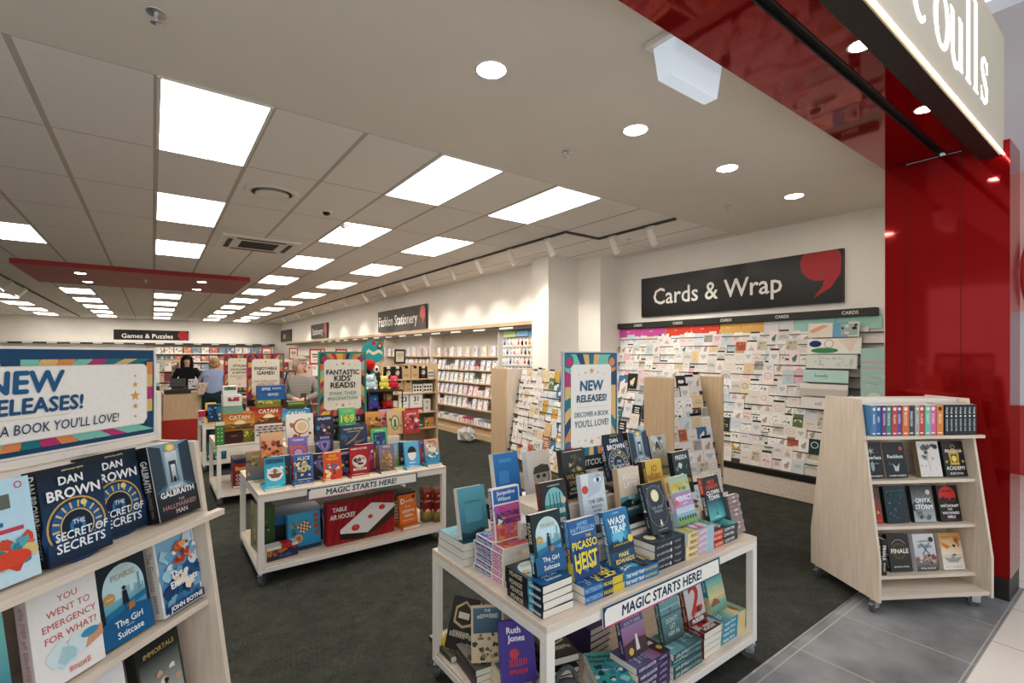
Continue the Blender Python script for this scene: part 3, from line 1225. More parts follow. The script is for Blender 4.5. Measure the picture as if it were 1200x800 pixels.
def face_games(t1, t2, t3, t4, t5=None):
    def f(a):
        G = ['#a3274f', '#3a2a2e', '#c9702c', '#5c8f80', '#d2a53c', '#8a2338']
        sunburst(a, G, (.12, .20, .88, .90), '#9c2a3f', .03, 40, '#ded3be')
        for u, v, c in ((.09, .93, '#1d4038'), (.14, .9, '#a3274f'), (.92, .93, '#5c7f76'), (.09, .18, '#8a2f63'), (.91, .18, '#a3274f')):
            a.circ(u, v, .075, c, 14)
        a.poly([(.17, .20), (.83, .20), (.88, .24), (.88, .86), (.83, .90), (.17, .90), (.12, .86), (.12, .24)], '#dfd4c0')
        for u, v, r in ((.5, .85, .045), (.37, .83, .022), (.63, .83, .022), (.24, .82, .013), (.76, .82, .013)):
            a.star(u, v, r, '#b08a5a')
        a.text(t1, .5, .72, .055, '#1b1c1a', .66, .05)
        a.text(t2, .5, .63, .065 if not t5 else .045, '#1b1c1a', .66, .05)
        if t5:
            a.text(t5, .5, .555, .045, '#1b1c1a', .6, .03)
        a.text(t3, .5, .47, .036, '#b03a3a', .66, .01)
        a.text(t4, .5, .415, .036, '#b03a3a', .5, .01)
        for u, v, r in ((.5, .27, .045), (.36, .28, .022), (.64, .28, .022)):
            a.star(u, v, r, '#c9823a')
        a.rect(0, 0, 1, .12, '#161a19')
        a.text('WHITCOULLS', .52, .06, .05, '#d8d3c6', .72, 0)
    return f


board(T(.916, 6.62, 1.03), .405, .63, face_games('ENJOYABLE', 'GAMES!', 'FOR UNPLUGGED', 'FAMILY TIME!'), 'red-edged poster board about games above the stacked game boxes', '#a32c3c', .365)
board(T(.86, 8.42, 1.03), .405, .63, face_games('STYLISH', 'STATIONERY', 'SMART SETS FOR', 'GIFTS', '& GIFTING'), 'red-edged poster board about stationery behind the games poster', '#a32c3c', .365)


def face_wide(a):
    a.rect(0, 0, 1, 1, NAVY)
    R = random.Random(4)
    cs = [TEAL, SAND, TEAL, PINKC, MINT, ORA, SAND, MINT, NAVY, SAND, NAVY, MINT, SAND, ORA, MINT, PINKC]
    # slanting stripes along top and bottom, blocks at both ends
    n = 15
    for i in range(n):
        u0, u1 = .045 + .91 * i / n, .045 + .91 * (i + 1) / n
        sl = (.5 - (u0 + u1) / 2) * .16
        a.poly([(u0 + sl, .80), (u1 + sl, .80), (u1 - sl * .4, .90), (u0 - sl * .4, .90)], cs[(n - 1 - i) % len(cs)])
    for i in range(n):
        u0, u1 = .035 + .93 * i / n, .035 + .93 * (i + 1) / n
        sl = (.5 - (u0 + u1) / 2) * .16
        a.poly([(u0 - sl * .4, .05), (u1 - sl * .4, .05), (u1 + sl, .15), (u0 + sl, .15)], [PINKC, SAND, MINT, SAND, NAVY, MINT, ORA, TEAL, PINKC, ORA, MINT, MINT, PINKC, MINT, MINT][i])
    for i, c in enumerate((NAVY, SAND, PINKC, SAND, ORA)):
        v0, v1 = .12 + .74 * i / 5, .12 + .74 * (i + 1) / 5
        a.poly([(.955, v0), (.985, v0), (.985, v1), (.955, v1)], c)
        a.poly([(.015, v0), (.045, v0), (.045, v1), (.015, v1)], c)
    a.poly([(.06, .13), (.94, .13), (.957, .19), (.957, .80), (.94, .84), (.06, .84), (.043, .80), (.043, .19)], '#d9d7d0')
    a.poly([(.063, .14), (.937, .14), (.953, .195), (.953, .795), (.937, .83), (.063, .83), (.047, .795), (.047, .195)], '#eeece6')
    for v, r in ((.70, .008), (.60, .014), (.47, .024), (.35, .014), (.23, .008)):
        a.star(.898, v, r, STAR)
        a.star(.102, v, r, STAR)
    a.text('NEW', .48, .69, .205, '#1d5a86', .33, .035, .05)
    a.text('RELEASES!', .51, .465, .142, '#1d4f7a', .44, .032, .05)
    a.rect(.2, .345, .62, .35, '#cfc6a6')
    a.text("DISCOVER A BOOK YOU'LL LOVE!", .51, .25, .095, '#1f3a5e', .62, .004, .1)


t = board(ML @ T(.012, .3, 1.385), .752, .28, face_wide, 'wide new releases poster board on top of the near corner book stand', '#e6e3dc', None, name='header_board')
b = MB()
b.box(-.012, -.006, -.028, .764, .02, -.008)
b.box(.7595, -.006, -.028, .776, .02, .14)
b.box(.2, -.01, -.028, .24, .03, -.008)
b.box(.52, -.01, -.028, .56, .03, -.008)
b.build('clip_holder', WHITE, t)

# ------------------------------------------------------------------ book designs
def D(key, w, h, t, col, art, spine=None, scol=None, hard=False, back=None):
    book_meshes(key, w, h, t, col, art, spine, scol, hard, back)
    _DIM[key] = (w, h, t)


PB = (.153, .234)


def spine_txt(*items):
    """items: (text, v centre, cap height as share of spine thickness, colour, bold, share of the spine's length)"""
    def f(b):
        for tx, v, hh, c, bo, ln in items:
            b.text(tx, .5, v, hh * b.w / b.h, c, ln, bo, 0, 'C', -90)
    return f


# --- thriller with the spiral stair
def a_stair(a):
    a.grad(0, 0, 1, 1, '#14456f', '#10202c')
    a.ell(.5, .28, .55, .33, '#123a63')
    for r, c, th in ((.47, '#c9a552', .03), (.40, '#1d5d95', .12), (.27, '#d8c07a', .02), (.24, '#0d2436', .10), (.12, '#2a7fb5', .05)):
        a.ring(.5, .34, r, th, c, 30, a.w / a.h)
    for i in range(18):
        q = math.radians(i * 20)
        p, s_ = .40, .29
        a.poly([(.5 + p * math.cos(q), .34 + p * math.sin(q) * a.w / a.h), (.5 + p * math.cos(q + .09), .34 + p * math.sin(q + .09) * a.w / a.h), (.5 + s_ * math.cos(q + .09), .34 + s_ * math.sin(q + .09) * a.w / a.h), (.5 + s_ * math.cos(q), .34 + s_ * math.sin(q) * a.w / a.h)], '#d8c27e')
    a.circ(.62, .57, .05, '#e7d48c', 12)
    a.grad(0, 0, 1, .22, '#0d2236', '#133a60')
    a.text('~BESTSELLING AUTHOR', .52, .955, .018, '#d6d29a', .6)
    a.text('DAN', .47, .85, .085, '#eef1f2', .5, .03)
    a.text('BROWN', .5, .71, .105, '#eef1f2', .86, .035)
    a.text('THE', .5, .385, .05, '#dfe9ef', .3, .01)
    a.text('SECRET OF', .54, .27, .085, '#e9f1f5', .84, .02, .08)
    a.text('SECRETS', .5, .155, .095, '#e9f1f5', .84, .02, .08)


D('stair', .158, .238, .042, '#101a24', a_stair, spine_txt(('DAN BROWN', .70, .62, '#eef1f2', .03, .5), ('THE SECRET', .27, .38, '#9fb6c4', 0, .36)), '#0d1620', True)


def a_hall(a):
    a.rect(0, 0, 1, 1, '#1d2b35')
    a.grad(0, .36, 1, 1, '#42637c', '#7fa2b3')
    a.poly([(0, .36), (.28, .45), (.28, .95), (0, 1)], '#2c4250')
    a.poly([(1, .36), (.72, .45), (.72, .95), (1, 1)], '#2a3f4e')
    a.grad(.33, .43, .67, .88, '#5f8499', '#cfdfe4')
    a.rect(.41, .43, .59, .75, '#23343f')
    a.grad(.45, .45, .56, .70, '#6f94a6', '#dde8e8')
    for u in (.31, .64):
        a.rect(u, .43, u + .05, .9, '#93aebb')
    a.ell(.5, .93, .13, .06, '#d2b060')
    a.ell(.5, .93, .08, .04, '#f0dc9a')
    a.ell(.5, .49, .035, .05, '#11181d')
    a.poly([(.2, .36), (.8, .36), (.65, .46), (.35, .46)], '#8ea9b3')
    a.grad(0, 0, 1, .36, '#15191d', '#233440')
    a.text('ROBERT', .5, .40, .04, '#e8edee', .5, .012)
    a.text('GALBRAITH', .5, .325, .072, '#f1f3f3', .86, .03)
    a.text('THE', .56, .22, .035, '#c9a69b', .2, .01)
    a.text('HALLMARKED', .5, .155, .06, '#b98d84', .84, .006)
    a.text('MAN', .52, .075, .06, '#d9d2cd', .4, .006)


D('hall', .155, .238, .045, '#e9e9e6', a_hall, spine_txt(('GALBRAITH', .62, .5, '#dfe3e4', .02, .4), ('HALLMARKED MAN', .25, .28, '#8d7b76', 0, .36)), '#15181b', True)


def a_penguin(a):
    a.grad(0, 0, 1, 1, '#c4e3f0', '#b5dcee')
    a.ell(.85, .93, .05, .04, '#c9545a')
    a.ell(.85, .93, .03, .026, '#f3efe8')
    a.rect(.1, .74, .74, .9, '#5f6a62')
    a.text('A SEA', .5, .6, .09, '#2a6f9c', .7, .03)
    a.text('TALE', .5, .48, .09, '#c4405c', .6, .03)
    a.blobs(26, .1, .16, .9, .42, ['#2d88a8', '#56a8b8', '#d9c284', '#d04a34', '#e2683c', '#3f7f74', '#eef1ea'], .06, .16, 5)
    a.ell(.62, .24, .26, .08, '#d9462e')


D('seatale', .155, .236, .04, '#d8e9ef', lambda a: (a.grad(0, 0, 1, 1, '#c4e3f0', '#b5dcee'), a.ring(.85, .93, .055, .02, '#c9545a', 16), a.rect(.05, .72, .72, .86, '#5f6a62'), a.rect(.05, .56, .6, .60, '#2a6f9c'), a.rect(.1, .49, .85, .53, '#c4405c'), a.blobs(26, .1, .16, .9, .42, ['#2d88a8', '#56a8b8', '#d9c284', '#d04a34', '#e2683c', '#3f7f74', '#eef1ea'], .06, .16, 5), a.ell(.62, .24, .26, .08, '#d9462e')), None, '#e9efef', True)


def a_emerg(a):
    a.rect(0, 0, 1, 1, '#ecebe8')
    for i, (tx, v) in enumerate((('YOU', .86), ('WENT TO', .735), ('EMERGENCY', .61), ('FOR WHAT?', .485))):
        a.text(tx, .55, v, .068, '#c65a4c', .84, .006)
    a.blobs(7, .3, .2, .9, .34, ['#a9cfd8', '#c3dfe4', '#d7e7ea'], .12, .22, 3)
    a.poly([(.72, .22), (1, .28), (1, .40), (.78, .36)], '#d59c74')
    a.ell(.8, .37, .14, .045, '#3f93b5')
    a.text('~BOOTH', .6, .1, .06, '#d98b82', .6, .004)


D('emerg', .165, .238, .036, '#f0efec', a_emerg, spine_txt(('~YOU WENT TO EMERGENCY', .5, .4, '#b98f90', 0, .8)), '#d9c9c8', True)


def a_arch(a):
    a.rect(0, 0, 1, 1, '#15262e')
    a.grad(.1, .02, .93, .62, '#3f9cb4', '#c4e4ea')
    a.ell(.515, .62, .415, .30, '#c4e4ea', 24, 0, 180)
    a.grad(.1, .30, .93, .52, '#1d7fa5', '#75bccb')
    R = random.Random(2)
    for i in range(9):
        u = .55 + i * .04
        a.rect(u, .5, u + .03, .54 + .1 * R.random(), '#7fb3bf')
    a.rect(.80, .5, .835, .74, '#69a3b1')
    a.poly([(.0, .02), (1, .0), (1, .34), (.5, .42), (0, .30)], '#125a8c')
    a.poly([(.1, .40), (.93, .50), (.93, .43), (.1, .33)], '#1b6f9a')
    a.ell(.5, .63, .035, .025, '#11202b')
    a.poly([(.46, .60), (.54, .60), (.57, .44), (.44, .44)], '#11202b')
    a.rect(.465, .36, .485, .44, '#1a2a33')
    a.rect(.515, .36, .535, .44, '#1a2a33')
    a.poly([(.53, .42), (.66, .44), (.66, .36), (.53, .34)], '#a8754c')
    a.ell(.20, .57, .11, .062, '#c79a55')
    a.rect(.13, .565, .27, .575, '#ecd9ac')
    a.text('LESLEY', .52, .87, .05, '#d6d8c8', .5, .002)
    a.text('PEARSE', .52, .785, .07, '#b9a98a', .72, .004)
    a.text('The Girl', .5, .245, .075, '#eaf4f7', .56, .018)
    a.text('with the', .5, .185, .022, '#d3e8f0', .3, .0)
    a.text('Suitcase', .5, .115, .075, '#eaf4f7', .66, .018)


D('arch', .153, .234, .03, '#122129', a_arch, lambda b: (b.rect(0, .25, 1, .38, '#3f9cb4'), b.text('PEARSE', .5, .7, .6 * b.w / b.h, '#cfc2a2', .4, .02, 0, 'C', -90), b.text('Suitcase', .5, .2, .5 * b.w / b.h, '#dfeef2', .3, .02, 0, 'C', -90)), '#14222a')


def a_elem(a):
    a.rect(0, 0, 1, 1, '#e9e9e6')
    a.grad(.04, .03, .96, .97, '#1f5e92', '#8cc0dc')
    a.blobs(26, .05, .1, .95, .55, ['#1d5688', '#2a6ea6', '#17406c', '#3f86b8', '#74aacb'], .08, .22, 8)
    a.blobs(14, .1, .5, .95, .95, ['#cfe3ec', '#a5cee0', '#e8f0f2', '#6fa9cc'], .08, .2, 9)
    a.blobs(18, .45, .55, .85, .88, ['#d4532c', '#e8823a', '#c23a22', '#f0a868', '#8a2f26'], .04, .12, 10)
    a.blobs(8, .3, .28, .8, .5, ['#f0ddc8', '#e9e9e4', '#d8cdbd'], .06, .14, 11)
    a.text('The', .36, .50, .085, '#f6f6f2', .4, .03)
    a.text('Elements', .52, .37, .085, '#f6f6f2', .9, .03)
    a.rect(.04, .03, .96, .13, '#123a63')
    a.text('JOHN BOYNE', .5, .085, .06, '#f3f3ef', .86, .025)


D('elem', .153, .236, .042, '#eceae6', a_elem, spine_txt(('The Elements', .62, .5, '#8d8782', .01, .5), ('JOHN BOYNE', .2, .3, '#6f6a66', .01, .24)), '#d9d2cb', True)


def simple(bg0, bg1, lines, extra=None):
    def f(a):
        a.grad(0, 0, 1, 1, bg0, bg1)
        if extra:
            extra(a)
        for l in lines:
            a.text(l[0], l[4] if len(l) > 4 else .5, l[1], l[2], l[3], l[5] if len(l) > 5 else .84, l[6] if len(l) > 6 else .02)
    return f


D('tealold', .155, .236, .035, '#2f9aa0', simple('#1a5f86', '#7fd0c4', [('~SISTERS', .55, .09, '#f2f4ef')]), None, '#efece6', True)
D('portal', .155, .236, .035, '#1b1d1c', simple('#3a4a3f', '#161817', [('IMMORTALS', .86, .06, '#b8a05a')], lambda a: (a.grad(.05, .05, .95, .78, '#bfc6bd', '#2c332f'), a.blobs(20, .2, .1, .9, .6, ['#1a1d1d', '#2d3432', '#c9a183', '#e2e2dc', '#5a6a5f', '#8d5f4a'], .05, .11, 12))), None, '#141615', True)
D('whitelow', .155, .236, .03, '#e9e8e6', simple('#dfe6ec', '#eeeeec', [('~HOME', .7, .09, '#5b7fa5')]), None, '#e9e8e6')


# --- front table
def a_pink(a):
    a.rect(0, 0, 1, 1, '#efe9e6')
    a.rect(.05, .70, .95, .97, '#2f6cb4')
    a.text('Jacqueline', .5, .90, .075, '#f4f4f2', .78, .02)
    a.text('Wilson', .42, .785, .075, '#f4f4f2', .6, .02)
    a.grad(.05, .03, .95, .67, '#d8694d', '#c95aa0')
    a.blobs(24, .1, .06, .9, .62, ['#e0873f', '#c94f9c', '#d44f5c', '#b75fb8', '#e39a5a'], .06, .14, 4)
    a.text('PICTURE', .56, .50, .085, '#283a7c', .66, .03)
    a.text('IMPERFECT', .53, .36, .085, '#283a7c', .78, .03)
    a.tri((.06, .34), (.3, .40), (.12, .56), '#1f4f9a')
    a.tri((.1, .3), (.3, .38), (.14, .44), '#f2efe9')


D('pink', .153, .232, .026, '#efe9e6', a_pink, lambda b: (b.rect(.1, .05, .9, .36, '#c95aa0'), b.rect(.1, .40, .9, .95, '#3a4f96'), b.text('Jacqueline Wilson', .5, .68, .5 * b.w / b.h, '#f2efe9', .5, .02, 0, 'C', -90), b.text('PICTURE', .5, .2, .5 * b.w / b.h, '#f2efe9', .26, .02, 0, 'C', -90)), '#efe9e6')


def a_heist(a):
    a.grad(0, 0, 1, 1, '#1b3f78', '#2b62a0')
    a.text('JAMES', .5, .92, .07, '#8fc0de', .6, .02)
    a.text('PATTERSON', .5, .83, .075, '#8fc0de', .88, .02)
    a.rect(.1, .765, .9, .78, '#d5e3ec')
    a.blobs(12, .05, .05, .95, .65, ['#16366a', '#254f8c', '#3d7ab2', '#122a52'], .08, .16, 6)
    a.text('THE', .66, .70, .05, '#e6d54a', .3, .03)
    a.text('PICASSO', .5, .57, .13, '#ecdc52', .92, .05)
    a.text('HEIST', .5, .30, .27, '#ecdc52', .84, .05)
    a.blobs(5, .1, .08, .9, .2, ['#e2cd48', '#3f87b8'], .05, .1, 9)


D('heist', .153, .234, .032, '#1d437c', a_heist, lambda b: (b.rect(0, 0, 1, .3, '#d8c23f'), b.rect(0, .3, 1, .55, '#1b2f58'), b.text('PATTERSON', .5, .78, .5 * b.w / b.h, '#9cc6e0', .4, .02, 0, 'C', -90), b.text('PICASSO HEIST', .5, .28, .45 * b.w / b.h, '#e6d54a', .5, .03, 0, 'C', -90)), '#2a6aa8')


def a_wasp(a):
    a.grad(0, 0, 1, 1, '#0f2f4c', '#1f7db4')
    a.ell(.5, .52, .36, .2, '#2f9ac9')
    a.ell(.45, .5, .24, .13, '#69c1de')
    a.text('~A KILLER IDEA', .5, .94, .022, '#d5e6ef', .6)
    a.text('WASP', .5, .80, .125, '#f0f6f8', .8, .04)
    a.text('TRAP', .5, .655, .125, '#f0f6f8', .8, .04)
    R = random.Random(3)
    for i in range(12):
        u = i / 12
        a.tri((u - .03, .36), (u + .1, .36), (u + .04, .42 + .1 * R.random()), '#0c2538')
    a.rect(0, .26, 1, .37, '#0c2538')
    for i in range(8):
        a.rect(.18 + i * .08, .36, .21 + i * .08, .39, '#e9d27a')
    a.circ(.88, .43, .11, '#e6c85a', 16)
    a.text('MARK', .5, .19, .075, '#ecd98a', .5, .025)
    a.text('EDWARDS', .5, .09, .075, '#ecd98a', .76, .025)


D('wasp', .153, .234, .03, '#143a56', a_wasp, spine_txt(('THE WASP TRAP', .66, .52, '#eaf4f8', .03, .5), ('MARK EDWARDS', .22, .4, '#e2cf7e', .02, .34)), '#1f6f9f')


def a_moon(a):
    a.rect(0, 0, 1, 1, '#27313c')
    a.ring(.5, .68, .40, .012, '#9aa7ac', 28)
    a.ring(.5, .68, .33, .008, '#7d8c94', 28)
    a.circ(.5, .73, .19, '#e2dca8', 22)
    a.circ(.5, .73, .14, '#efeac4', 18)
    a.ring(.5, .40, .44, .012, '#8a97a0', 26, None, 180, 360)
    a.rect(.06, .38, .075, .70, '#8a97a0')
    a.rect(.925, .38, .94, .70, '#8a97a0')
    a.text('~THE DREAM', .5, .50, .055, '#8f9db0', .66, .006)
    a.text('~HARBOUR', .5, .42, .055, '#8f9db0', .6, .006)
    for u in (.2, .8):
        a.star(u, .9, .05, '#8f9da5', 4, .3)
    a.ell(.5, .235, .03, .022, '#efeac8')
    a.poly([(.42, .1), (.47, .22), (.53, .22), (.58, .11), (.52, .17), (.50, .1), (.47, .17)], '#efeac8')
    a.text('~A NOVEL OF TWO WORLDS', .5, .06, .022, '#b9c3c8', .6)


D('moon', .153, .236, .031, '#242d37', a_moon, lambda b: (b.text('~THE DREAM HARBOUR', .5, .70, .34 * b.w / b.h, '#aab6bd', .46, .0, 0, 'C', -90), b.ell(.5, .47, .28, .022, '#dfe6e8'), b.text('~A NOVEL', .5, .25, .34 * b.w / b.h, '#9fb0bc', .3, .0, 0, 'C', -90)), '#1c2530')


def a_perf(a):
    a.grad(0, .66, 1, 1, '#b8c98a', '#9fb9a4')
    a.blobs(10, .05, .7, .95, .84, ['#d9b23c', '#557a4c', '#c9a94a', '#6d8a5c'], .06, .13, 3)
    a.rect(0, .0, 1, .30, '#8fb5c9')
    a.grad(0, .24, 1, .42, '#b9d4df', '#c5b4cf')
    a.grad(0, .36, 1, .66, '#b18fc0', '#a487b4')
    a.text('PERFECT', .55, .53, .10, '#f4f0f0', .86, .03)
    a.text('~FAMILY', .55, .42, .05, '#e9dfe9', .6, .02)
    a.grad(0, 0, 1, .12, '#6f9a4e', '#87b068')
    for i in range(7):
        a.ell(.1 + i * .14, .13, .05, .045, '#34604a', 9)
    a.ell(.12, .46, .10, .05, '#d86a3a')


D('perfect', .156, .236, .032, '#c9cfa4', a_perf, lambda b: (b.rect(0, .6, 1, 1, '#e6d9a6'), b.rect(0, .3, 1, .6, '#c9a6c6'), b.rect(0, 0, 1, .3, '#a5c3d2'), b.text('PERFECT', .5, .75, .5 * b.w / b.h, '#a0602f', .3, .03, 0, 'C', -90), b.text('~FAMILY', .5, .42, .5 * b.w / b.h, '#f4f0f0', .3, .03, 0, 'C', -90)), '#d5d9b4')


def a_clown(a):
    a.grad(0, 0, 1, 1, '#2d7f8a', '#202226')
    a.rect(0, .5, 1, 1, '#25282c')
    a.text('MICK', .5, .87, .085, '#d9492a', .6, .03)
    a.text('HERRON', .5, .76, .085, '#d9492a', .76, .03)
    a.text('CLOWN', .5, .63, .095, '#f0f0ee', .8, .03)
    a.text('TOWN', .5, .515, .095, '#f0f0ee', .7, .03)
    a.grad(.0, .04, 1, .46, '#62c1c4', '#1d5560')
    a.rect(.49, .16, .51, .34, '#12282e')
    a.tri((.44, .14), (.56, .14), (.5, .2), '#12282e')
    a.text('~A THRILLER', .5, .08, .03, '#e9f2f2', .6)


D('clown', .153, .234, .028, '#212428', a_clown, lambda b: (b.rect(0, .62, 1, 1, '#cf4328'), b.text('MICK HERRON', .5, .8, .45 * b.w / b.h, '#f2d8cc', .3, .02, 0, 'C', -90), b.text('CLOWN TOWN', .5, .36, .55 * b.w / b.h, '#e9ecec', .4, .03, 0, 'C', -90)), '#30363a')


def a_brick(a):
    a.rect(0, 0, 1, 1, '#8f8080')
    for r in range(9):
        for c in range(4):
            u = c * .27 - (.13 if r % 2 else 0)
            a.rect(max(u, 0), r * .11 + .012, min(u + .25, 1), r * .11 + .1, '#a5948f' if (r + c) % 2 else '#948583')
        a.text(['~WHO', '~KNOCK', '~ONTHE', '~WALLS', '~ATNI', '~GHTIN', '~NEXTD', '~OOR', '~ABC'][8 - r], .5, r * .11 + .055, .05, '#efe6e0' if r % 3 else '#c5564c', .8, .02)


D('bricks', .112, .205, .025, '#8f8080', a_brick, None, '#5a5252')


def a_ice(a):
    a.grad(0, 0, 1, 1, '#c4d3de', '#dfe6ea')
    a.poly([(.2, .55), (.75, .62), (1, .9), (1, 1), (.35, 1), (.3, .8)], '#b9c8d3')
    a.ell(.70, .86, .17, .05, '#f3f5f5')
    a.ell(.72, .86, .075, .05, '#3f6f96')
    a.ell(.72, .86, .035, .024, '#15202a')
    a.poly([(.5, .92), (.72, .96), (.95, .93), (.72, .945)], '#46525c')
    a.ell(.13, .71, .13, .08, '#c94a3a')
    a.text('THE GIRL', .55, .46, .075, '#23536f', .8, .004)
    a.text('WITH ICE', .55, .35, .05, '#23536f', .6, .0)
    a.text('IN HER', .55, .27, .05, '#23536f', .5, .0)
    a.text('VEINS', .55, .19, .05, '#23536f', .5, .0)


D('ice', .153, .234, .03, '#dfe6ea', a_ice, None, '#c4d3de')


def a_robb(a):
    a.rect(0, 0, 1, 1, '#1c2022')
    a.grad(.12, .08, .88, .58, '#0f2c32', '#2e8f96')
    a.ell(.5, .58, .38, .3, '#7cc1c4', 24, 0, 180)
    for u in (.3, .44, .56, .68):
        a.rect(u, .3, u + .03, .78, '#1b4a50')
    a.circ(.82, .62, .1, '#d8c7a2', 14)
    a.text('ROBB', .6, .44, .09, '#eceeea', .7, .02)
    a.text('FRAMED', .5, .27, .075, '#f2f2ee', .84, .03)
    a.text('~IN DEATH', .5, .15, .06, '#f2f2ee', .6)
    a.text('~A DETECTIVE STORY', .5, .92, .025, '#c9cfcd', .6)


D('robb', .153, .234, .03, '#1b1f21', a_robb, None, '#6b3d2a')
D('warr', .153, .236, .034, '#23262a', simple('#1c1f22', '#2e3230', [('WILBUR', .44, .1, '#b49c62', .5, .8, .02), ('SMITH', .31, .1, '#b49c62', .5, .8, .02), ('HOUSE OF', .19, .05, '#e6e3da', .5, .6, .02), ('TWO PHARAOHS', .11, .05, '#e6e3da', .5, .7, .02)], lambda a: (a.rect(.08, .95, .92, .965, '#d6d3c8'), a.blobs(16, .3, .52, .8, .86, ['#8f8552', '#5a5a3a', '#c4b06a', '#3d4436'], .05, .13, 7))), None, '#3c332c', True)


def a_beige(a):
    a.grad(0, .42, 1, 1, '#c9b9a4', '#d8cdbb')
    a.text('WALLY', .55, .82, .12, '#e9e2d5', .76, .01)
    a.text('LAMB', .55, .66, .12, '#e9e2d5', .8, .01)
    a.grad(0, 0, 1, .42, '#1c3a40', '#4f8f98')
    a.poly([(0, .3), (.4, .36), (.7, .28), (1, .34), (1, .2), (0, .16)], '#10292e')
    a.text('RIVER', .55, .38, .06, '#dfe9e8', .6, .01)
    a.text('IS', .55, .27, .06, '#dfe9e8', .2, .01)
    a.text('WAITING', .55, .16, .06, '#dfe9e8', .6, .01)


D('beige', .155, .234, .036, '#d8c9b2', a_beige, None, '#d8b898', True)
D('yellow', .153, .234, .036, '#d8ab3a', simple('#cfa033', '#dcb240', [('JO', .82, .14, '#7b2f1f', .55, .5, .0), ('NESBO', .64, .12, '#7b2f1f', .55, .7, .0), ('~WOLF', .3, .12, '#2b2a20', .55, .7, .03)], lambda a: (a.rect(0, 0, .14, 1, '#3a2f1c'), a.text('~THRILLER', .07, .7, .05, '#d8b24a', .4, .02, 0, 'C', 90))), None, '#3a2f1c')
D('freida', .153, .234, .032, '#24302f', simple('#1c2624', '#2c3a38', [('FREIDA', .86, .10, '#e6eae6', .5, .7, .02), ('~THE TENANT', .3, .1, '#e6c85a', .5, .8, .03)], lambda a: a.blobs(10, .1, .4, .9, .7, ['#5a8f8a', '#c9d8d4', '#13201f'], .08, .16, 2)), None, '#1b2322')
D('letterA', .153, .234, .038, '#221f1c', simple('#9b8c6a', '#b9b8ac', [('A', .74, .2, '#2f3236', .42, .3, .03), ('~LAST', .9, .06, '#3a3a36', .62, .3, .0), ('~HARVEST', .2, .1, '#2f2a22', .5, .8, .02)], lambda a: (a.blobs(12, .1, .5, .9, .95, ['#c9cdc6', '#8f9a98', '#d8d4c4'], .1, .2, 5), a.poly([(0, .0), (1, 0), (1, .4), (.6, .5), (.2, .42), (0, .46)], '#a9985f'))), None, '#1d1b1a', True)
D('tealback', .153, .234, .036, '#3f8c9c', simple('#2b6272', '#5aa3b4', [('~THE QUIET SHORE', .7, .035, '#2c6474', .5, .6, .0)], lambda a: (a.poly([(0, .0), (1, 0), (1, .1), (.7, .16), (.3, .08), (0, .13)], '#1f3f4a'), a.rect(.2, .3, .8, .66, '#4f97a8'))), None, '#e9e5dc', True)
D('blueback', .155, .236, .04, '#2570b4', simple('#1f62a6', '#2f7fc4', [], lambda a: (a.rect(.15, .35, .55, .62, '#3f8dcc'), a.rect(.2, .8, .7, .88, '#4a97d4'))), None, '#eee9df', True)
D('faceback', .155, .236, .042, '#d9d6d2', simple('#cfcbc7', '#e6e3df', [], lambda a: (a.ell(.58, .42, .36, .26, '#8b8783'), a.ell(.55, .40, .3, .2, '#b5b0aa'), a.ell(.42, .44, .09, .045, '#3c3a38'), a.ell(.68, .44, .09, .045, '#3c3a38'), a.poly([(.2, .5), (.95, .52), (.9, .66), (.6, .7), (.28, .64)], '#4c4a47'), a.poly([(.52, .28), (.6, .28), (.57, .44)], '#918b85'), a.rect(.44, .2, .68, .215, '#5b5552'))), None, '#eeeae2', True)
D('whiteblack', .155, .236, .046, '#efeae2', simple('#26282b', '#17181a', [('~NOIR', .5, .05, '#8f9498')], lambda a: (a.rect(.1, .1, .9, .2, '#6f7478'),)), None, '#efeae2', True)
D('redwhite', .153, .234, .03, '#c9485a', simple('#e9dfe2', '#f0e8ea', [], lambda a: a.rect(0, 0, .15, 1, '#c23a50')), None, '#c9485a')
D('karin', .153, .234, .03, '#54456f', simple('#3a2338', '#6d6a9c', [('KARIN', .89, .05, '#e9e6ee', .5, .5, .02), ('SLAUGHTER', .80, .065, '#e9e6ee', .5, .84, .02), ('WE ARE ALL', .69, .055, '#c9c3dc', .5, .8, .01), ('GUILTY HERE', .60, .055, '#c9c3dc', .5, .84, .01)], lambda a: (a.grad(0, .2, 1, .55, '#8a4a5c', '#9c7fae'), a.poly([(0, .0), (1, 0), (1, .26), (.6, .3), (0, .24)], '#3a2630'), a.poly([(.5, .08), (.66, .08), (.62, .36), (.54, .36)], '#e2d6d8'), a.circ(.28, .1, .1, '#d8b24a', 14))), spine_txt(('KARIN SLAUGHTER', .68, .5, '#e6e2ee', .02, .5), ('~GUILTY', .22, .4, '#b9a9d0', .02, .3)), '#3d3358')
D('jewell', .153, .234, .03, '#2b4a50', simple('#26353a', '#7fb9bf', [('LISA', .94, .05, '#dff0f0', .5, .4, .02), ('JEWELL', .85, .085, '#dff0f0', .5, .8, .02), ("DON'T", .40, .085, '#b9d4c6', .5, .6, .015), ('LET', .28, .085, '#b9d4c6', .5, .4, .015), ('HIM IN', .16, .085, '#b9d4c6', .5, .6, .015)], lambda a: (a.rect(0, .5, 1, .54, '#3a5f66'), a.rect(.0, .64, 1, .66, '#9fd0d4'), a.circ(.5, .6, .055, '#6f5f4a', 14))), spine_txt(('LISA JEWELL', .7, .5, '#cfe6e6', .02, .44), ("DON'T LET HIM IN", .27, .42, '#9fc4ba', .02, .44)), '#2f4f52')
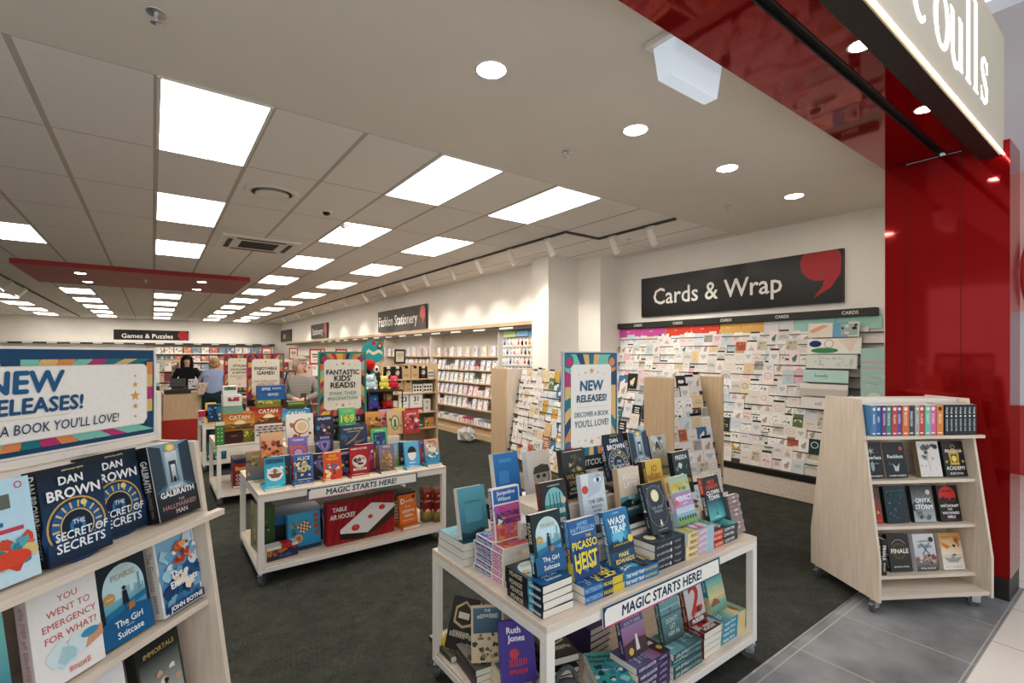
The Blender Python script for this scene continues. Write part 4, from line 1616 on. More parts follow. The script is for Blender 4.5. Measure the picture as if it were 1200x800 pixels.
D('two', .153, .234, .032, '#d9cfcc', simple('#b3a9a8', '#dcdcdc', [('~SECOND', .16, .05, '#f0eeea', .5, .6, .02), ('MURDER', .08, .075, '#f4f2ee', .5, .84, .03)], lambda a: (a.rect(.1, .86, .9, .92, '#b9a6a2'), a.text('2', .52, .52, .56, '#b3221f', .7, .07), a.rect(0, 0, 1, .14, '#5a1c1c'), a.blobs(8, .1, .1, .9, .3, ['#8f1f1c', '#b9342c', '#2a1a1a'], .06, .12, 4))), spine_txt(('~SECOND MURDER', .4, .5, '#d8b9b4', .03, .6)), '#7a1d1b')
D('heather', .153, .236, .03, '#3f97b0', simple('#d8c88f', '#2b7fa6', [('Heather', .88, .085, '#eef4f0', .5, .7, .01), ('Morris', .78, .085, '#eef4f0', .5, .6, .01), ('THE', .60, .04, '#d3e2c4', .5, .2, .0), ('WISH', .51, .07, '#d3e2c4', .5, .4, .0)], lambda a: (a.grad(0, .30, 1, .7, '#e0cf8c', '#4fb0ac'), a.grad(0, 0, 1, .22, '#5f8a6a', '#7fb5a0'), a.poly([(.05, .2), (.3, .3), (.55, .24), (.6, .16), (.05, .14)], '#8a5a34'))), lambda b: (b.rect(0, .0, 1, .35, '#d8c88f'), b.text('Heather Morris', .5, .7, .5 * b.w / b.h, '#eef4f0', .46, .02, 0, 'C', -90)), '#2f8fa8')
D('ruth', .153, .236, .034, '#3f2a86', simple('#3a2580', '#452f92', [('Ruth', .84, .1, '#f0ecf2', .42, .6, .03), ('Jones', .71, .1, '#f0ecf2', .48, .7, .03), ('~LOVE', .32, .12, '#c9342f', .5, .7, .03), ('~UNTOLD', .18, .08, '#c9342f', .5, .8, .03)], lambda a: (a.ell(.4, .46, .14, .08, '#c23440'),)), None, '#37247a', True)
D('vet', .153, .234, .028, '#4f4a46', simple('#6d6862', '#8c8780', [('NOT', .86, .09, '#f0eee8', .5, .5, .02), ('YET', .74, .09, '#f0eee8', .5, .5, .02), ('VET', .62, .09, '#f0eee8', .5, .6, .02)], lambda a: a.blobs(10, .1, .1, .9, .5, ['#a84a5c', '#d8b24a', '#3a3634'], .08, .16, 3)), None, '#2f2a28')
D('sepia', .153, .234, .034, '#d9c9ac', simple('#c9b88f', '#d9cba8', [('THE', .9, .05, '#f0ece0', .5, .3, .02), ('~ORCHARD', .8, .08, '#f0ece0', .5, .8, .02)], lambda a: (a.grad(.06, .5, .94, .95, '#2c4a63', '#4a7388'), a.blobs(22, .1, .06, .9, .48, ['#5a4a34', '#8a7348', '#2f2a22', '#a5905c'], .04, .1, 8))), None, '#e0d2b4')
D('camper', .155, .236, .03, '#3aa8a4', simple('#2f9a9c', '#53c0b8', [('Particularly', .84, .09, '#12353a', .5, .86, .03), ('Nasty Case', .70, .09, '#12353a', .5, .86, .03)], lambda a: (a.blobs(16, .05, .05, .95, .55, ['#1f5f8c', '#8fd6d0', '#0f3a44', '#3a86b4', '#d9efe9'], .08, .18, 5))), None, '#efe9df')
D('darkcase', .155, .236, .036, '#1f1d1e', simple('#1a191a', '#2c2a2a', [('~ALCHEMY', .3, .12, '#d9d4c6', .5, .8, .02)], lambda a: (a.poly([(.5, .95), (.85, .8), (.85, .5), (.5, .42), (.15, .5), (.15, .8)], '#c9b489'), a.poly([(.5, .9), (.78, .77), (.78, .54), (.5, .47), (.22, .54), (.22, .77)], '#2a2624'), a.rect(.3, .6, .7, .72, '#e0d8c4'))), None, '#1a1818', True)
D('purplelow', .155, .236, .034, '#3a2f66', simple('#2f2758', '#48397a', [('~NIGHT', .7, .1, '#d8d2e9')]), None, '#2c2450', True)
D('plainblack', .153, .234, .03, '#1d1f20', simple('#1b1d1e', '#2a2d2e', [('~DARK', .7, .1, '#a8a8a2')]), None, '#181a1a', True)

# ------------------------------------------------------------------ books on the front table
TZ = .66
STK = 'flat book stacks on the front table'


def stack(key, n, x, y, z0, desc, where, yaw=0, group=STK, jit=2, first=0):
    """n copies lying on top of one another, each a book of its own; x,y = spine corner at the foot"""
    t = _DIM[key][2]
    R = random.Random(hash(key) % 97 if 0 else len(key) * 7 + n)
    for i in range(n):
        book(key, flat(x + R.uniform(-.002, .002), y + R.uniform(-.002, .002), z0 + t * (i + 1) + .0004 * i, yaw + R.uniform(-jit, jit)),
             f'{desc} {ORD[i]} up {where}', group)
    return z0 + (t + .0004) * n


z = stack('pink', 6, 1.205, 1.70, TZ, 'white-edged paperback with purple spine', 'of the pink paperback stack')
book('pink', stand(1.21, 1.765, z, 9), 'pink and white paperback standing on its own tall stack at the table end', 'face-out novels on the front table')
z = stack('arch', 4, 1.175, 1.40, TZ, 'black and teal paperback', 'of the near corner stack')
book('arch', stand(1.195, 1.46, z, 11), 'teal paperback with an arched skyline standing at the table\'s near corner', 'face-out novels on the front table')
z = stack('tealback', 3, 1.165, 1.965, TZ, 'teal hardback', 'of the stack at the far table end')
book('tealback', stand(1.175, 1.99, z, 13), 'plain teal hardback with white pages showing, behind the pink paperback', 'face-out novels on the front table')
z = stack('heist', 2, 1.375 + .234, 1.385, TZ, 'blue and yellow paperback', 'under the tall yellow title', 90)
book('heist', stand(1.375, 1.44, z, 10), 'blue paperback with tall yellow capitals beside the teal arch cover', 'face-out novels on the front table')
z = stack('wasp', 2, 1.60 + .234, 1.38, TZ, 'blue paperback with pale spine lettering', 'under the white-titled blue cover', 90)
book('wasp', stand(1.595, 1.43, z, 16), 'blue paperback with white title over a lit house', 'face-out novels on the front table')
z = stack('moon', 4, 1.83 + .236, 1.40, TZ, 'charcoal paperback with pale dot on its spine', 'under the full moon cover', 90)
book('moon', stand(1.905, 1.46, z, 18), 'charcoal paperback with a pale full moon in an arch', 'face-out novels on the front table')
z = stack('perfect', 4, 2.07 + .236, 1.395, TZ, 'pastel paperback with cream and lilac spine', 'under the pastel landscape cover', 90)
book('perfect', stand(2.10, 1.455, z, 16), 'pastel paperback with lilac band and row of trees', 'face-out novels on the front table')
z = stack('clown', 3, 2.31 + .234, 1.40, TZ, 'dark grey paperback with red spine end', 'beside the table end', 90)
book('clown', stand(2.40, 1.47, z, 14), 'dark paperback with red author lines and teal water', 'face-out novels on the front table')
book('bricks', stand(2.55, 1.42, TZ + .002, 14), 'grey brick-patterned paperback standing at the pier end of the table', 'face-out novels on the front table')
R1, R2 = .801, .941
F2 = 'second row of novels on the front table'
book('robb', stand(1.36, 1.60, R1 + .05, 12), 'black paperback with a teal arched window behind the teal skyline cover', F2)
book('plainblack', flat(1.36, 1.575, R1 + .031), 'dark hardback lying under the teal window paperback', F2)
book('ice', stand(1.60, 1.60, R1 + .05, 10), 'white paperback with a blue eye and red dot', F2)
book('plainblack', flat(1.60, 1.575, R1 + .031), 'dark hardback lying under the blue eye paperback', F2)
book('beige', stand(1.83, 1.585, R1 + .05, 8), 'sand and sea coloured hardback with pale lettering', F2)
book('plainblack', flat(1.83, 1.56, R1 + .031), 'dark hardback lying under the sand coloured hardback', F2)
book('yellow', stand(2.045, 1.60, R1 + .055, 10), 'mustard yellow paperback with dark red lettering', F2)
book('plainblack', flat(2.045, 1.575, R1 + .031), 'dark hardback lying under the mustard paperback', F2)
book('freida', stand(2.315, 1.61, R1 + .07, 11), 'black-green paperback half hidden behind the pastel landscape', F2)
book('plainblack', flat(2.315, 1.585, R1 + .031), 'dark hardback lying under the black-green paperback', F2)
F3 = 'top row of novels on the front table'
book('warr', stand(1.60, 1.735, R2 + .003, 10), 'dark hardback with muted gold lettering below the poster board', F3)
book('stair', stand(1.905, 1.715, R2 + .045, 19), 'blue spiral stair thriller leaning on the new releases poster', F3)
book('plainblack', flat(1.905, 1.70, R2 + .031), 'dark hardback lying under the leaning spiral stair thriller', F3)
book('hall', stand(2.10, 1.73, R2 + .04, 13), 'blue palace corridor hardback on the table\'s top step', F3)
book('plainblack', flat(2.10, 1.71, R2 + .031), 'dark hardback lying under the palace corridor hardback', F3)
book('letterA', stand(2.30, 1.75, R2 + .003, 13), 'grey and sand hardback with a lone black capital', F3)
book('redwhite', stand(2.00, 1.98, R1 + .05, 12, 12), 'thin white paperback with a red spine behind the poster', F3)
book('whiteblack', stand(2.13, 2.0, R1 + .09, 24, 24), 'thick black-covered hardback tipped back with white pages on top', F3)
stack('whitelow', 3, 1.335, 1.74, R1, 'white paperback', 'on the riser behind the pink cover', group=STK)
BK = 'hardbacks facing the far side of the front table'
book('blueback', stand(1.40, 2.02, TZ + .24, 12), 'bright blue hardback with white page edge near the table end', BK)
stack('plainblack', 7, 1.40, 1.98, TZ, 'dark hardback', 'under the bright blue hardback', group=BK)
book('faceback', stand(1.57, 1.97, TZ + .24, 10), 'white hardback with a grey close-up of a face', BK)
stack('whitelow', 7, 1.57, 1.95, TZ, 'white paperback', 'under the grey face hardback', group=BK)
# lower deck
LZ = .145
LG = 'novels on the lower deck of the front table'
z = stack('karin', 5, 1.68 + .234, 1.375, LZ, 'purple paperback', 'on the lower deck', 90, LG)
book('karin', stand(1.675, 1.43, z, 14), 'purple dusk paperback with a pale figure on the lower deck', LG)
z = stack('jewell', 4, 1.935 + .234, 1.375, LZ, 'dark teal paperback', 'on the lower deck', 90, LG)
book('jewell', stand(1.955, 1.43, z, 13), 'teal and charcoal door paperback on the lower deck', LG)
z = stack('two', 4, 2.19, 1.375, LZ, 'white-paged paperback with maroon spine', 'on the lower deck', 0, LG)
book('two', stand(2.165, 1.44, z, 13), 'pale paperback with a huge red numeral on the lower deck', LG)
z = stack('heather', 4, 2.37 + .236, 1.39, LZ, 'blue and sand paperback', 'on the lower deck', 90, LG)
book('heather', stand(2.38, 1.45, z, 14), 'turquoise beach paperback at the deck\'s far corner', LG)
book('camper', flat(1.50, 1.42, LZ + .12, -28), 'turquoise paperback with black title lying on the lower deck', LG)
stack('whitelow', 2, 1.50, 1.42, LZ, 'white paperback', 'under the turquoise title', -28, LG)
book('darkcase', flat(1.45, 1.68, LZ + .12, -14), 'black hardback with a cream badge lying on the lower deck', LG)
stack('plainblack', 2, 1.45, 1.68, LZ, 'black hardback', 'under the cream badge hardback', -14, LG)
stack('purplelow', 4, 1.75, 1.72, LZ, 'violet hardback', 'in the middle of the lower deck', 4, LG)
book('ruth', stand(1.17, 1.66, LZ + .115, 22, -24), 'violet hardback with big white name standing near the trolley leg', LG)
stack('sepia', 3, 1.20, 1.62, LZ, 'sepia paperback', 'under the violet hardback', -10, LG)
z = stack('vet', 3, 1.17, 1.86, LZ, 'grey paperback', 'at the trolley\'s end', -6, LG)
book('sepia', stand(1.17, 1.90, z, 24, -30), 'sepia orchard paperback leaning back at the trolley end', LG)
z = stack('vet', 4, 1.36, 1.86, LZ, 'grey paperback', 'behind the sepia orchard cover', 0, LG)
book('vet', flat(1.17, 2.07 + .02, LZ + .03), 'grey paperback lying alone at the rear trolley corner', LG)
book('darkcase', T(1.17, 2.16, LZ + .034) @ RZ(-62) @ RX(-24), 'dark hardback tipped sideways over the grey stack', LG)
stack('plainblack', 5, 1.42, 1.98, LZ, 'black hardback', 'at the back of the lower deck', 6, LG)

# ------------------------------------------------------------------ near corner book stand
LS = 'novels on the near corner book stand'


def onL(u, v, z):
    return ML @ T(u, v, z)


S1, S2, S3 = 1.1215, .8265, .5265
book('stair', onL(.30, .125, S1) @ RX(-10), 'dark blue spiral stair thriller with big white name, front of the pair', LS)
book('stair', onL(.455, .172, S1) @ RX(-10), 'dark blue spiral stair thriller partly behind its twin', LS)
book('hall', onL(.620, .13, S1) @ RX(-12), 'blue palace corridor hardback at the end of the upper shelf', LS)
book('seatale', onL(.125, .12, S1) @ RX(-10), 'pale blue hardback with red and teal splash', LS)
book('tealold', onL(.075, .125, S2) @ RX(-10), 'green-blue hardback cut by the edge of the view', LS)
book('emerg', onL(.272, .12, S2) @ RX(-9), 'white hardback with thin red capitals', LS)
book('arch', onL(.445, .13, S2) @ RX(-11), 'teal skyline paperback with figure and case on the near stand', LS)
book('elem', onL(.622, .118, S2) @ RX(-11), 'blue cloud hardback with an orange flare', LS)
book('portal', onL(.56, .12, S3) @ RX(-11), 'dark group portrait hardback on the lowest visible shelf', LS)
book('whitelow', onL(.37, .12, S3) @ RX(-11), 'white paperback on the lowest visible shelf', LS)
for k, (u, key, l) in enumerate(((.30, 'stair', 'spiral stair thriller hidden behind the front pair'), (.64, 'elem', 'orange flare hardback spare copy'),)):
    pass

# ------------------------------------------------------------------ book stand by the red pier
RS = 'novels on the pier book stand'


def onR(u, v, z):
    return MR @ T(u, v, z)


def gothic(t1, v1, c1, t2=None, v2=.1, bg=('#12181c', '#1f2a2c'), orn=None, hh=.1):
    def f(a):
        a.grad(0, 0, 1, 1, *bg)
        R = random.Random(len(t1))
        a.blobs(16, .05, .05, .95, .95, ['#24353a', '#3a2428', '#2d4a4c', '#1a2224', '#4a1f24'], .04, .1, len(t1))
        if orn:
            orn(a)
        a.text(t1, .5, v1, hh, c1, .88, .02)
        if t2:
            a.text(t2, .5, v2, .045, c1, .8, .01)
    return f


D('powerless', .153, .232, .032, '#161c20', gothic('Powerless', .58, '#e9ecec', 'LAUREN ROBERTS', .06, orn=lambda a: (a.star(.5, .76, .2, '#9fb3ba', 6, .3), a.ell(.5, .33, .08, .14, '#8ea5a4'), a.rect(.2, .4, .8, .42, '#7d979a'))), None, '#14181b')
D('reckless', .153, .232, .036, '#181c20', gothic('Reckless', .60, '#e9ecec', 'LAUREN ROBERTS', .06, orn=lambda a: (a.poly([(.42, .18), (.58, .18), (.66, .4), (.5, .3), (.34, .4)], '#b7bcbc'), a.circ(.8, .82, .09, '#c94a4a', 12))), None, '#b8a48a', True)
D('figure', .156, .234, .04, '#dad8d4', lambda a: (a.rect(0, 0, 1, 1, '#dddbd7'), a.blobs(12, .25, .4, .75, .9, ['#5d6468', '#8b9194', '#3f464a', '#a9aeb0'], .08, .15, 3), a.poly([(.48, .15), (.56, .15), (.6, .5), (.5, .75), (.42, .55)], '#e6d2c2'), a.specks(20, .08, .05, .92, .95, ['#b9b9b4', '#8f948f'], .01, .03, 4), a.circ(.82, .84, .1, '#1d2226', 12)), None, '#8a765a', True)


def a_arcana(a):
    a.rect(0, 0, 1, 1, '#1b1d22')
    a.poly([(.3, .36), (.7, .36), (.74, .66), (.5, .80), (.26, .66)], '#c9a437')
    a.rect(.37, .4, .63, .62, '#2a2620')
    a.ell(.5, .5, .11, .09, '#f0d872')
    a.rect(.28, .33, .72, .37, '#d9b84a')
    a.ring(.5, .83, .1, .025, '#c9a437', 14)
    for u, v in ((.12, .42), (.88, .42), (.84, .72), (.16, .74)):
        a.circ(u, v, .06, '#c9a437', 10)
    a.text('ARCANA', .5, .72, .09, '#f0ece0', .88, .02)
    a.text('ACADEMY', .5, .24, .1, '#f0ece0', .88, .02)
    a.text('ELISE KOVA', .5, .09, .055, '#f0ece0', .7, .01)


D('arcana', .156, .234, .03, '#191b20', a_arcana, None, '#17181c')
D('redbrown', .14, .225, .034, '#5f2a20', gothic('~KINGDOM', .82, '#c9a07a', None, bg=('#a0301f', '#4a3a30'), orn=lambda a: (a.blobs(8, .2, .3, .8, .7, ['#8fa59a', '#c9a04a', '#b5432a'], .08, .16, 6), a.rect(.05, .06, .95, .12, '#c23a28')), hh=.05), None, '#7a6a68')
D('greenemb', .155, .234, .034, '#12262c', lambda a: (a.grad(0, 0, 1, 1, '#12282e', '#183238'), a.specks(34, .08, .08, .92, .9, ['#3f6a72', '#28505a', '#54808a'], .015, .045, 7), a.rect(.08, .88, .92, .895, '#3f6a72'), a.text('~FOURTH', .5, .76, .1, '#2f565e', .7, .01)), None, '#0f1b1f', True)
D('onyx', .153, .234, .034, '#2f3334', lambda a: (a.grad(0, 0, 1, 1, '#aab2b4', '#23282a'), a.blobs(14, .05, .1, .95, .5, ['#5a6264', '#7d8688', '#3a4042'], .1, .22, 3), a.ring(.42, .74, .22, .02, '#b9a04a', 3), a.circ(.78, .82, .11, '#c7c9c9', 14), a.text('ONYX', .5, .60, .12, '#f0f2f2', .7, .03), a.text('STORM', .5, .42, .12, '#f0f2f2', .8, .03)), None, '#1a1d1e', True)
D('witch', .153, .234, .03, '#151414', lambda a: (a.rect(0, 0, 1, 1, '#161414'), a.circ(.47, .72, .40, '#c2261f', 26), a.blobs(8, .2, .5, .75, .62, ['#1a1512', '#241a16'], .1, .18, 3), a.text('~GRADY HENDRIX', .47, .84, .035, '#1a1010', .5, .01), a.text('WITCHCRAFT', .5, .43, .07, '#f0ece8', .86, .03), a.text('FOR', .5, .335, .05, '#f0ece8', .3, .03), a.text('WAYWARD', .5, .235, .07, '#efe4ee', .8, .03), a.text('GIRLS', .5, .13, .07, '#f0ece8', .5, .03), a.rect(.05, .04, .95, .055, '#8a1f1c')), None, '#151414')
D('finale', .155, .236, .036, '#23241f', lambda a: (a.rect(0, 0, 1, 1, '#25251f'), a.circ(.5, .55, .34, '#4a4024', 22), a.circ(.5, .55, .24, '#2c2a1e', 20), a.ring(.5, .62, .36, .012, '#dcdcd4', 24, None, 30, 150), a.text('FINALE', .52, .55, .12, '#f0eee4', .84, .02), a.text('~STEPHANIE GARBER', .5, .13, .04, '#d9d9cf', .8, .01)), spine_txt(('FINALE', .62, .6, '#e9e6da', .03, .4), ('~GARBER', .22, .4, '#c9c6ba', .02, .26)), '#191a18', True)
D('mist', .155, .234, .034, '#d3d5d8', lambda a: (a.grad(0, 0, 1, 1, '#3a342f', '#d5d8dc'), a.grad(0, .38, 1, 1, '#b9c2cc', '#dde0e3'), a.blobs(14, .1, .22, .95, .42, ['#8a2f2a', '#b9a38a', '#d8cfc0', '#5a3a34', '#a8482c'], .06, .14, 5), a.poly([(.3, .4), (.34, .4), (.75, .75), (.72, .76)], '#4a525c'), a.poly([(.7, .4), (.74, .4), (.35, .75), (.3, .74)], '#4a525c'), a.circ(.82, .84, .11, '#23282c', 12), a.text('~A REIGN OF', .45, .80, .05, '#7d868e', .5, .0), a.text('~WOLVES', .5, .66, .09, '#8c96a0', .7, .0), a.text('~FAIRY BALLADS', .5, .07, .05, '#e2d8ca', .8, .02)), None, '#d9dadc')
D('poppy', .155, .234, .034, '#e3ddd0', lambda a: (a.grad(0, 0, 1, 1, '#efece6', '#d09a44'), a.grad(0, .42, 1, 1, '#f0e2c4', '#c98f3c'), a.poly([(.0, .78), (.42, .66), (.5, .6), (.1, .66)], '#d88a2a'), a.poly([(.0, .70), (.42, .62), (.3, .56)], '#c9762a'), a.blobs(6, .75, .6, .95, .85, ['#a8622c', '#c98a4a'], .07, .13, 3), a.blobs(6, .5, .35, .66, .66, ['#8a3a2c', '#3a2a28', '#d9c3b4'], .05, .09, 4), a.poly([(.3, .2), (.7, .2), (.9, .34), (.6, .3), (.5, .42), (.4, .3), (.1, .34)], '#9aa0a5'), a.text('POPPY WAR', .5, .88, .07, '#c4883a', .84, .01), a.text('R. F. KUANG', .5, .08, .06, '#b9b4ae', .7, .0)), None, '#d9cdb8')
_lab = [('powerless', .015, 'black paperback with white gothic title and star emblem', S2), ('reckless', .183, 'black paperback with white gothic title and silver hand', S2), ('figure', .43, 'white hardback with a pale figure in grey smoke', S2), ('arcana', .612, 'black paperback with a golden lantern', S2),
        ('redbrown', .018, 'rust and brown paperback half hidden by the side panel', S3), ('greenemb', .19, 'blank dark green hardback with faint embossing', S3), ('onyx', .385, 'grey storm hardback with white two-line title', S3), ('witch', .575, 'black paperback with a large red disc', S3),
        ('finale', .215, 'black hardback with a bronze sunburst', .2015), ('mist', .402, 'misty white paperback with crossed blades', .2015), ('poppy', .595, 'cream and orange paperback with a flying figure', .2015)]
for key, u, l, zz in _lab:
    book(key, onR(u, .14, zz) @ RX(-11), l + ' on the pier stand', RS)
D('finale_s', .155, .236, .036, '#191a18', None, spine_txt(('FINALE', .62, .6, '#e9e6da', .03, .4), ('~GARBER', .22, .4, '#c9c6ba', .02, .26)), '#191a18', True)
for k in range(3):
    book('finale_s', onR(.075 + k * .042, .115, .2015) @ RZ(90) @ RX(0), f'black hardback shown spine-out, {ORD[k]} from the side panel, lowest shelf', RS)
# spines on the top shelf of the pier stand
sp = [('#4a7fae', .034), ('#2f5f9c', .036), ('#6a3f7c', .034), ('#3f8a7c', .036), ('#b9454a', .038), ('#5f4a8c', .034), ('#d9703a', .046), ('#3a4a54', .042), ('#a8a4a0', .03), ('#c9423a', .04), ('#5fc4ac', .038), ('#d85fa0', .044), ('#d9863a', .046)]
nm = ['steel blue', 'deep blue', 'plum', 'sea green', 'brick red', 'indigo', 'bright orange', 'slate', 'pale grey', 'scarlet', 'mint green', 'rose pink', 'amber']
x = .024
for k, (c, th_) in enumerate(sp):
    th_ *= 1.0
    D(f'sp{k}', .13, .198, th_, c, None, (lambda kk: lambda b: (b.text(['~KINGDOM', 'ASH', 'CROWN', 'THRONE', 'GLASS', 'QUEEN', 'BLOOD', 'SHADOW', 'STORM', 'FLAME', 'HEART', 'STARS', 'IRON'][kk], .5, .55, .4 * b.w / b.h, '#efe9e0', .5, .01, 0, 'C', -90), b.rect(.2, .06, .8, .1, '#efe9e0'), b.circ(.5, .88, .3, '#1d2428' if kk in (7, 12) else '#e9e4d8', 10)))(k), c)
    x += th_ + .0006
    book(f'sp{k}', onR(x, .085 + .004 * (k % 2), 1.1215) @ RZ(90), f'{nm[k]} spine among the coloured row on the pier stand\'s top shelf', 'spines on the pier stand')
D('spk', .13, .20, .032, '#151d20', None, lambda b: (b.text('~MEYER', .5, .8, .4 * b.w / b.h, '#cfd6d6', .26, .01, 0, 'C', -90), b.ell(.5, .62, .22, .03, '#e9eeee'), b.text('~TWILIGHT SAGA', .5, .33, .4 * b.w / b.h, '#b9c4c4', .4, .01, 0, 'C', -90)), '#141c1f')
x = max(x, .54)
for k in range(7):
    x += .0326
    book('spk', onR(x, .086, 1.1215) @ RZ(90), f'black spine with white dot, {ORD[6 - k]} from the pier end of the top shelf', 'spines on the pier stand')

# ------------------------------------------------------------------ cartons
def carton(name, label, cat, M, w, d, h, col, front=None, side=None, top=None, group=None, lid=0, scol=None):
    """box w (x) d (y) h (z), printed front at y=0; lid > 0 splits it into a lid and a tray"""
    if M.col[1].z < 0:
        M = T(0, 0, -d * M.col[1].z + .0005) @ M
    t = thing(name, label, cat, M, group) if lid else None
    b = MB()
    c = lin(col)
    z0 = h * (1 - lid) if lid else 0
    b.box(0, 0, z0, w, d, h, c)
    if scol:
        b.add([(-.0004, 0, z0), (-.0004, 0, h), (-.0004, d, h), (-.0004, d, z0)], [(0, 1, 2, 3)], lin(scol))
    a = Art(w, h - z0)
    if front:
        front(a)
        front_art(b, a, 0, 0, z0)
    if side:
        a = Art(d, h - z0)
        side(a)
        a.onto(b, (0, d, z0), (0, -1, 0), (0, 0, 1), (-1, 0, 0), d=.0006)
    if top:
        a = Art(w, d)
        top(a)
        a.onto(b, (0, 0, h), (1, 0, 0), (0, 1, 0), (0, 0, 1))
    if lid:
        b.build('lid', PRINT, t)
        b = MB()
        b.box(.002, .002, 0, w - .002, d - .002, z0 + .01, lin(scol or col))
        b.build('tray', PRINT, t)
        return t
    o = b.build(name, PRINT)
    o.matrix_world = M
    return tag(o, label, cat, group)


# ------------------------------------------------------------------ children's books on the middle table
KF = 'children\'s books facing out on the middle table'


def pic(bg, blobs, title, tc, tv=.86, th_=.1, extra=None, area=(.1, .12, .9, .74), r=(.06, .16), n=16, seed=1, sub=None):
    def f(a):
        a.grad(0, 0, 1, 1, *bg)
        a.blobs(n, *area, blobs, r[0], r[1], seed)
        if extra:
            extra(a)
        if title:
            for i, tx in enumerate(title.split('|')):
                a.text(tx, .5, tv - i * th_ * 1.25, th_, tc, .84, .03)
        if sub:
            a.text(sub, .5, .06, .04, tc, .7, .01)
    return f


kw, kh = .14, .205
D('boat', kw, kh, .02, '#35b1c9', pic(('#3fb9cf', '#2aa0bf'), ['#e9f1f0', '#d3e7ea'], None, '#12324a', .86, .08, lambda a: (a.ell(.5, .4, .4, .25, '#e4eeee'), a.poly([(.15, .42), (.85, .42), (.68, .26), (.34, .26)], '#8a4a2f'), a.ell(.5, .5, .1, .09, '#8a6a4f'), a.circ(.35, .5, .05, '#d8b294', 10), a.circ(.65, .5, .05, '#d8b294', 10), a.rect(.05, .78, .95, .95, '#1b5f80'), a.text('~DAY DREAM', .5, .86, .075, '#0f2a3f', .8, .03)), (.1, .2, .9, .6), n=6), None, '#2aa0bf')
D('alice', kw, kh, .02, '#2b62a8', pic(('#2b62a8', '#2f6fb8'), ['#b5a474', '#8f8a5a', '#d8cba0'], None, '#fff', extra=lambda a: (a.rect(.12, .1, .88, .88, '#1d4478'), a.blobs(20, .18, .18, .82, .72, ['#b5a474', '#8f8a5a', '#d8cba0', '#6f8a6a', '#e6dcc0'], .07, .14, 3), a.circ(.5, .45, .18, '#c9bb8a', 14), a.circ(.5, .45, .06, '#3a3a30', 10), a.text('ALICE', .5, .84, .12, '#e9e2c8', .7, .03), a.rect(.14, .06, .86, .09, '#d8cba0'))), None, '#2b62a8')
D('orangek', kw, kh, .018, '#d9431f', pic(('#cf3a1c', '#e0572a'), ['#3f6f9c', '#8fa5b5', '#e6c23a', '#2a3f5c', '#f0d9a0'], '~WILD|~ROBOTS', '#f0c83a', .82, .1, lambda a: (a.blobs(10, .25, .2, .8, .5, ['#3f6f9c', '#8fb0c4', '#26384c', '#e9e0c8'], .07, .14, 6), a.rect(.05, .93, .95, .98, '#f2d9b0')), (.1, .05, .9, .5), n=8, seed=4), None, '#c9a23a')
D('redboy', .155, .215, .02, '#a81a1c', pic(('#9c1518', '#b52024'), ['#2a1a1c', '#8a6f5c'], 'HARRY POTTER', '#f0ece4', .92, .065, lambda a: (a.ell(.5, .45, .38, .24, '#d5cfc2'), a.blobs(10, .25, .3, .75, .55, ['#23201f', '#3a3230', '#8a8580', '#1c1b20'], .07, .12, 3), a.star(.5, .5, .16, '#8f2a2c'), a.rect(.15, .12, .85, .2, '#ebe5d8'), a.text('~MAGIC YEARS', .5, .16, .05, '#8a1f20', .6, .02)), (.3, .3, .7, .5), n=3), None, '#8f1518')
D('castle', kw, kh, .022, '#6d6390', pic(('#6f5f4a', '#7d739f'), ['#8a6a48', '#b9925c', '#5a4a5f', '#d3b07a', '#3f3850', '#a5794a'], None, '#fff', .9, .07, lambda a: (a.poly([(.2, .15), (.8, .15), (.74, .6), (.5, .78), (.26, .6)], '#9c7748'), a.blobs(10, .25, .2, .75, .6, ['#d8b878', '#6a4f3a', '#f0dca0', '#4a3f58'], .05, .1, 9), a.text('~HOUSE', .5, .9, .09, '#e9ddc0', .7, .03)), seed=5), None, '#4a4560')
D('meadow', kw, kh, .022, '#9cc4d6', pic(('#7fae6a', '#a5cbe0'), ['#d8b294', '#5a3f30', '#6f9c5a', '#e9efe9', '#c97a5c'], '~OUR SUMMER', '#2f5f8a', .88, .06, lambda a: a.rect(.0, .0, 1, .25, '#6f9c4f'), (.25, .2, .8, .7), n=10, seed=7), None, '#cfe0e6')
D('wonderk', .137, .205, .024, '#4fa9d0', pic(('#4fa3cc', '#62b5da'), [], None, '#fff', extra=lambda a: (a.ell(.5, .45, .28, .26, '#eceae6'), a.ell(.5, .52, .3, .26, '#17191c', 18, 0, 180), a.text('~MARVEL', .5, .1, .07, '#eef4f7', .7, .01))), None, '#3f98c4')
D('island', kw, kh, .024, '#e0a572', pic(('#2f86a8', '#e6b488'), ['#e9e4da', '#d87a3c', '#c95a34', '#f0d8b0'], '~VOYAGE', '#7a3a24', .9, .08, lambda a: (a.rect(0, 0, 1, .3, '#2f8fb0'), a.blobs(8, .1, .2, .9, .36, ['#4fb0c4', '#e9efec', '#1f6f94'], .07, .14, 4), a.ell(.5, .55, .3, .1, '#efe6da')), (.2, .35, .8, .8), n=9, seed=3), None, '#3a8aa5')
D('bigblue', .225, .275, .03, '#22344f', pic(('#1a2233', '#2a4160'), ['#2c4668', '#1f2f48', '#3a567a'], 'HARRY POTTER', '#d8c9a0', .88, .06, lambda a: (a.poly([(.15, .42), (.5, .62), (.8, .86), (.6, .62), (.3, .44)], '#a5794a'), a.poly([(.35, .34), (.62, .5), (.95, .55), (.6, .42)], '#8a5f3a'), a.text('~ILLUSTRATED EDITION', .5, .8, .03, '#d8c9a0', .6, .01), a.ell(.6, .2, .25, .06, '#23405a')), n=8), None, '#1c2a40', True)
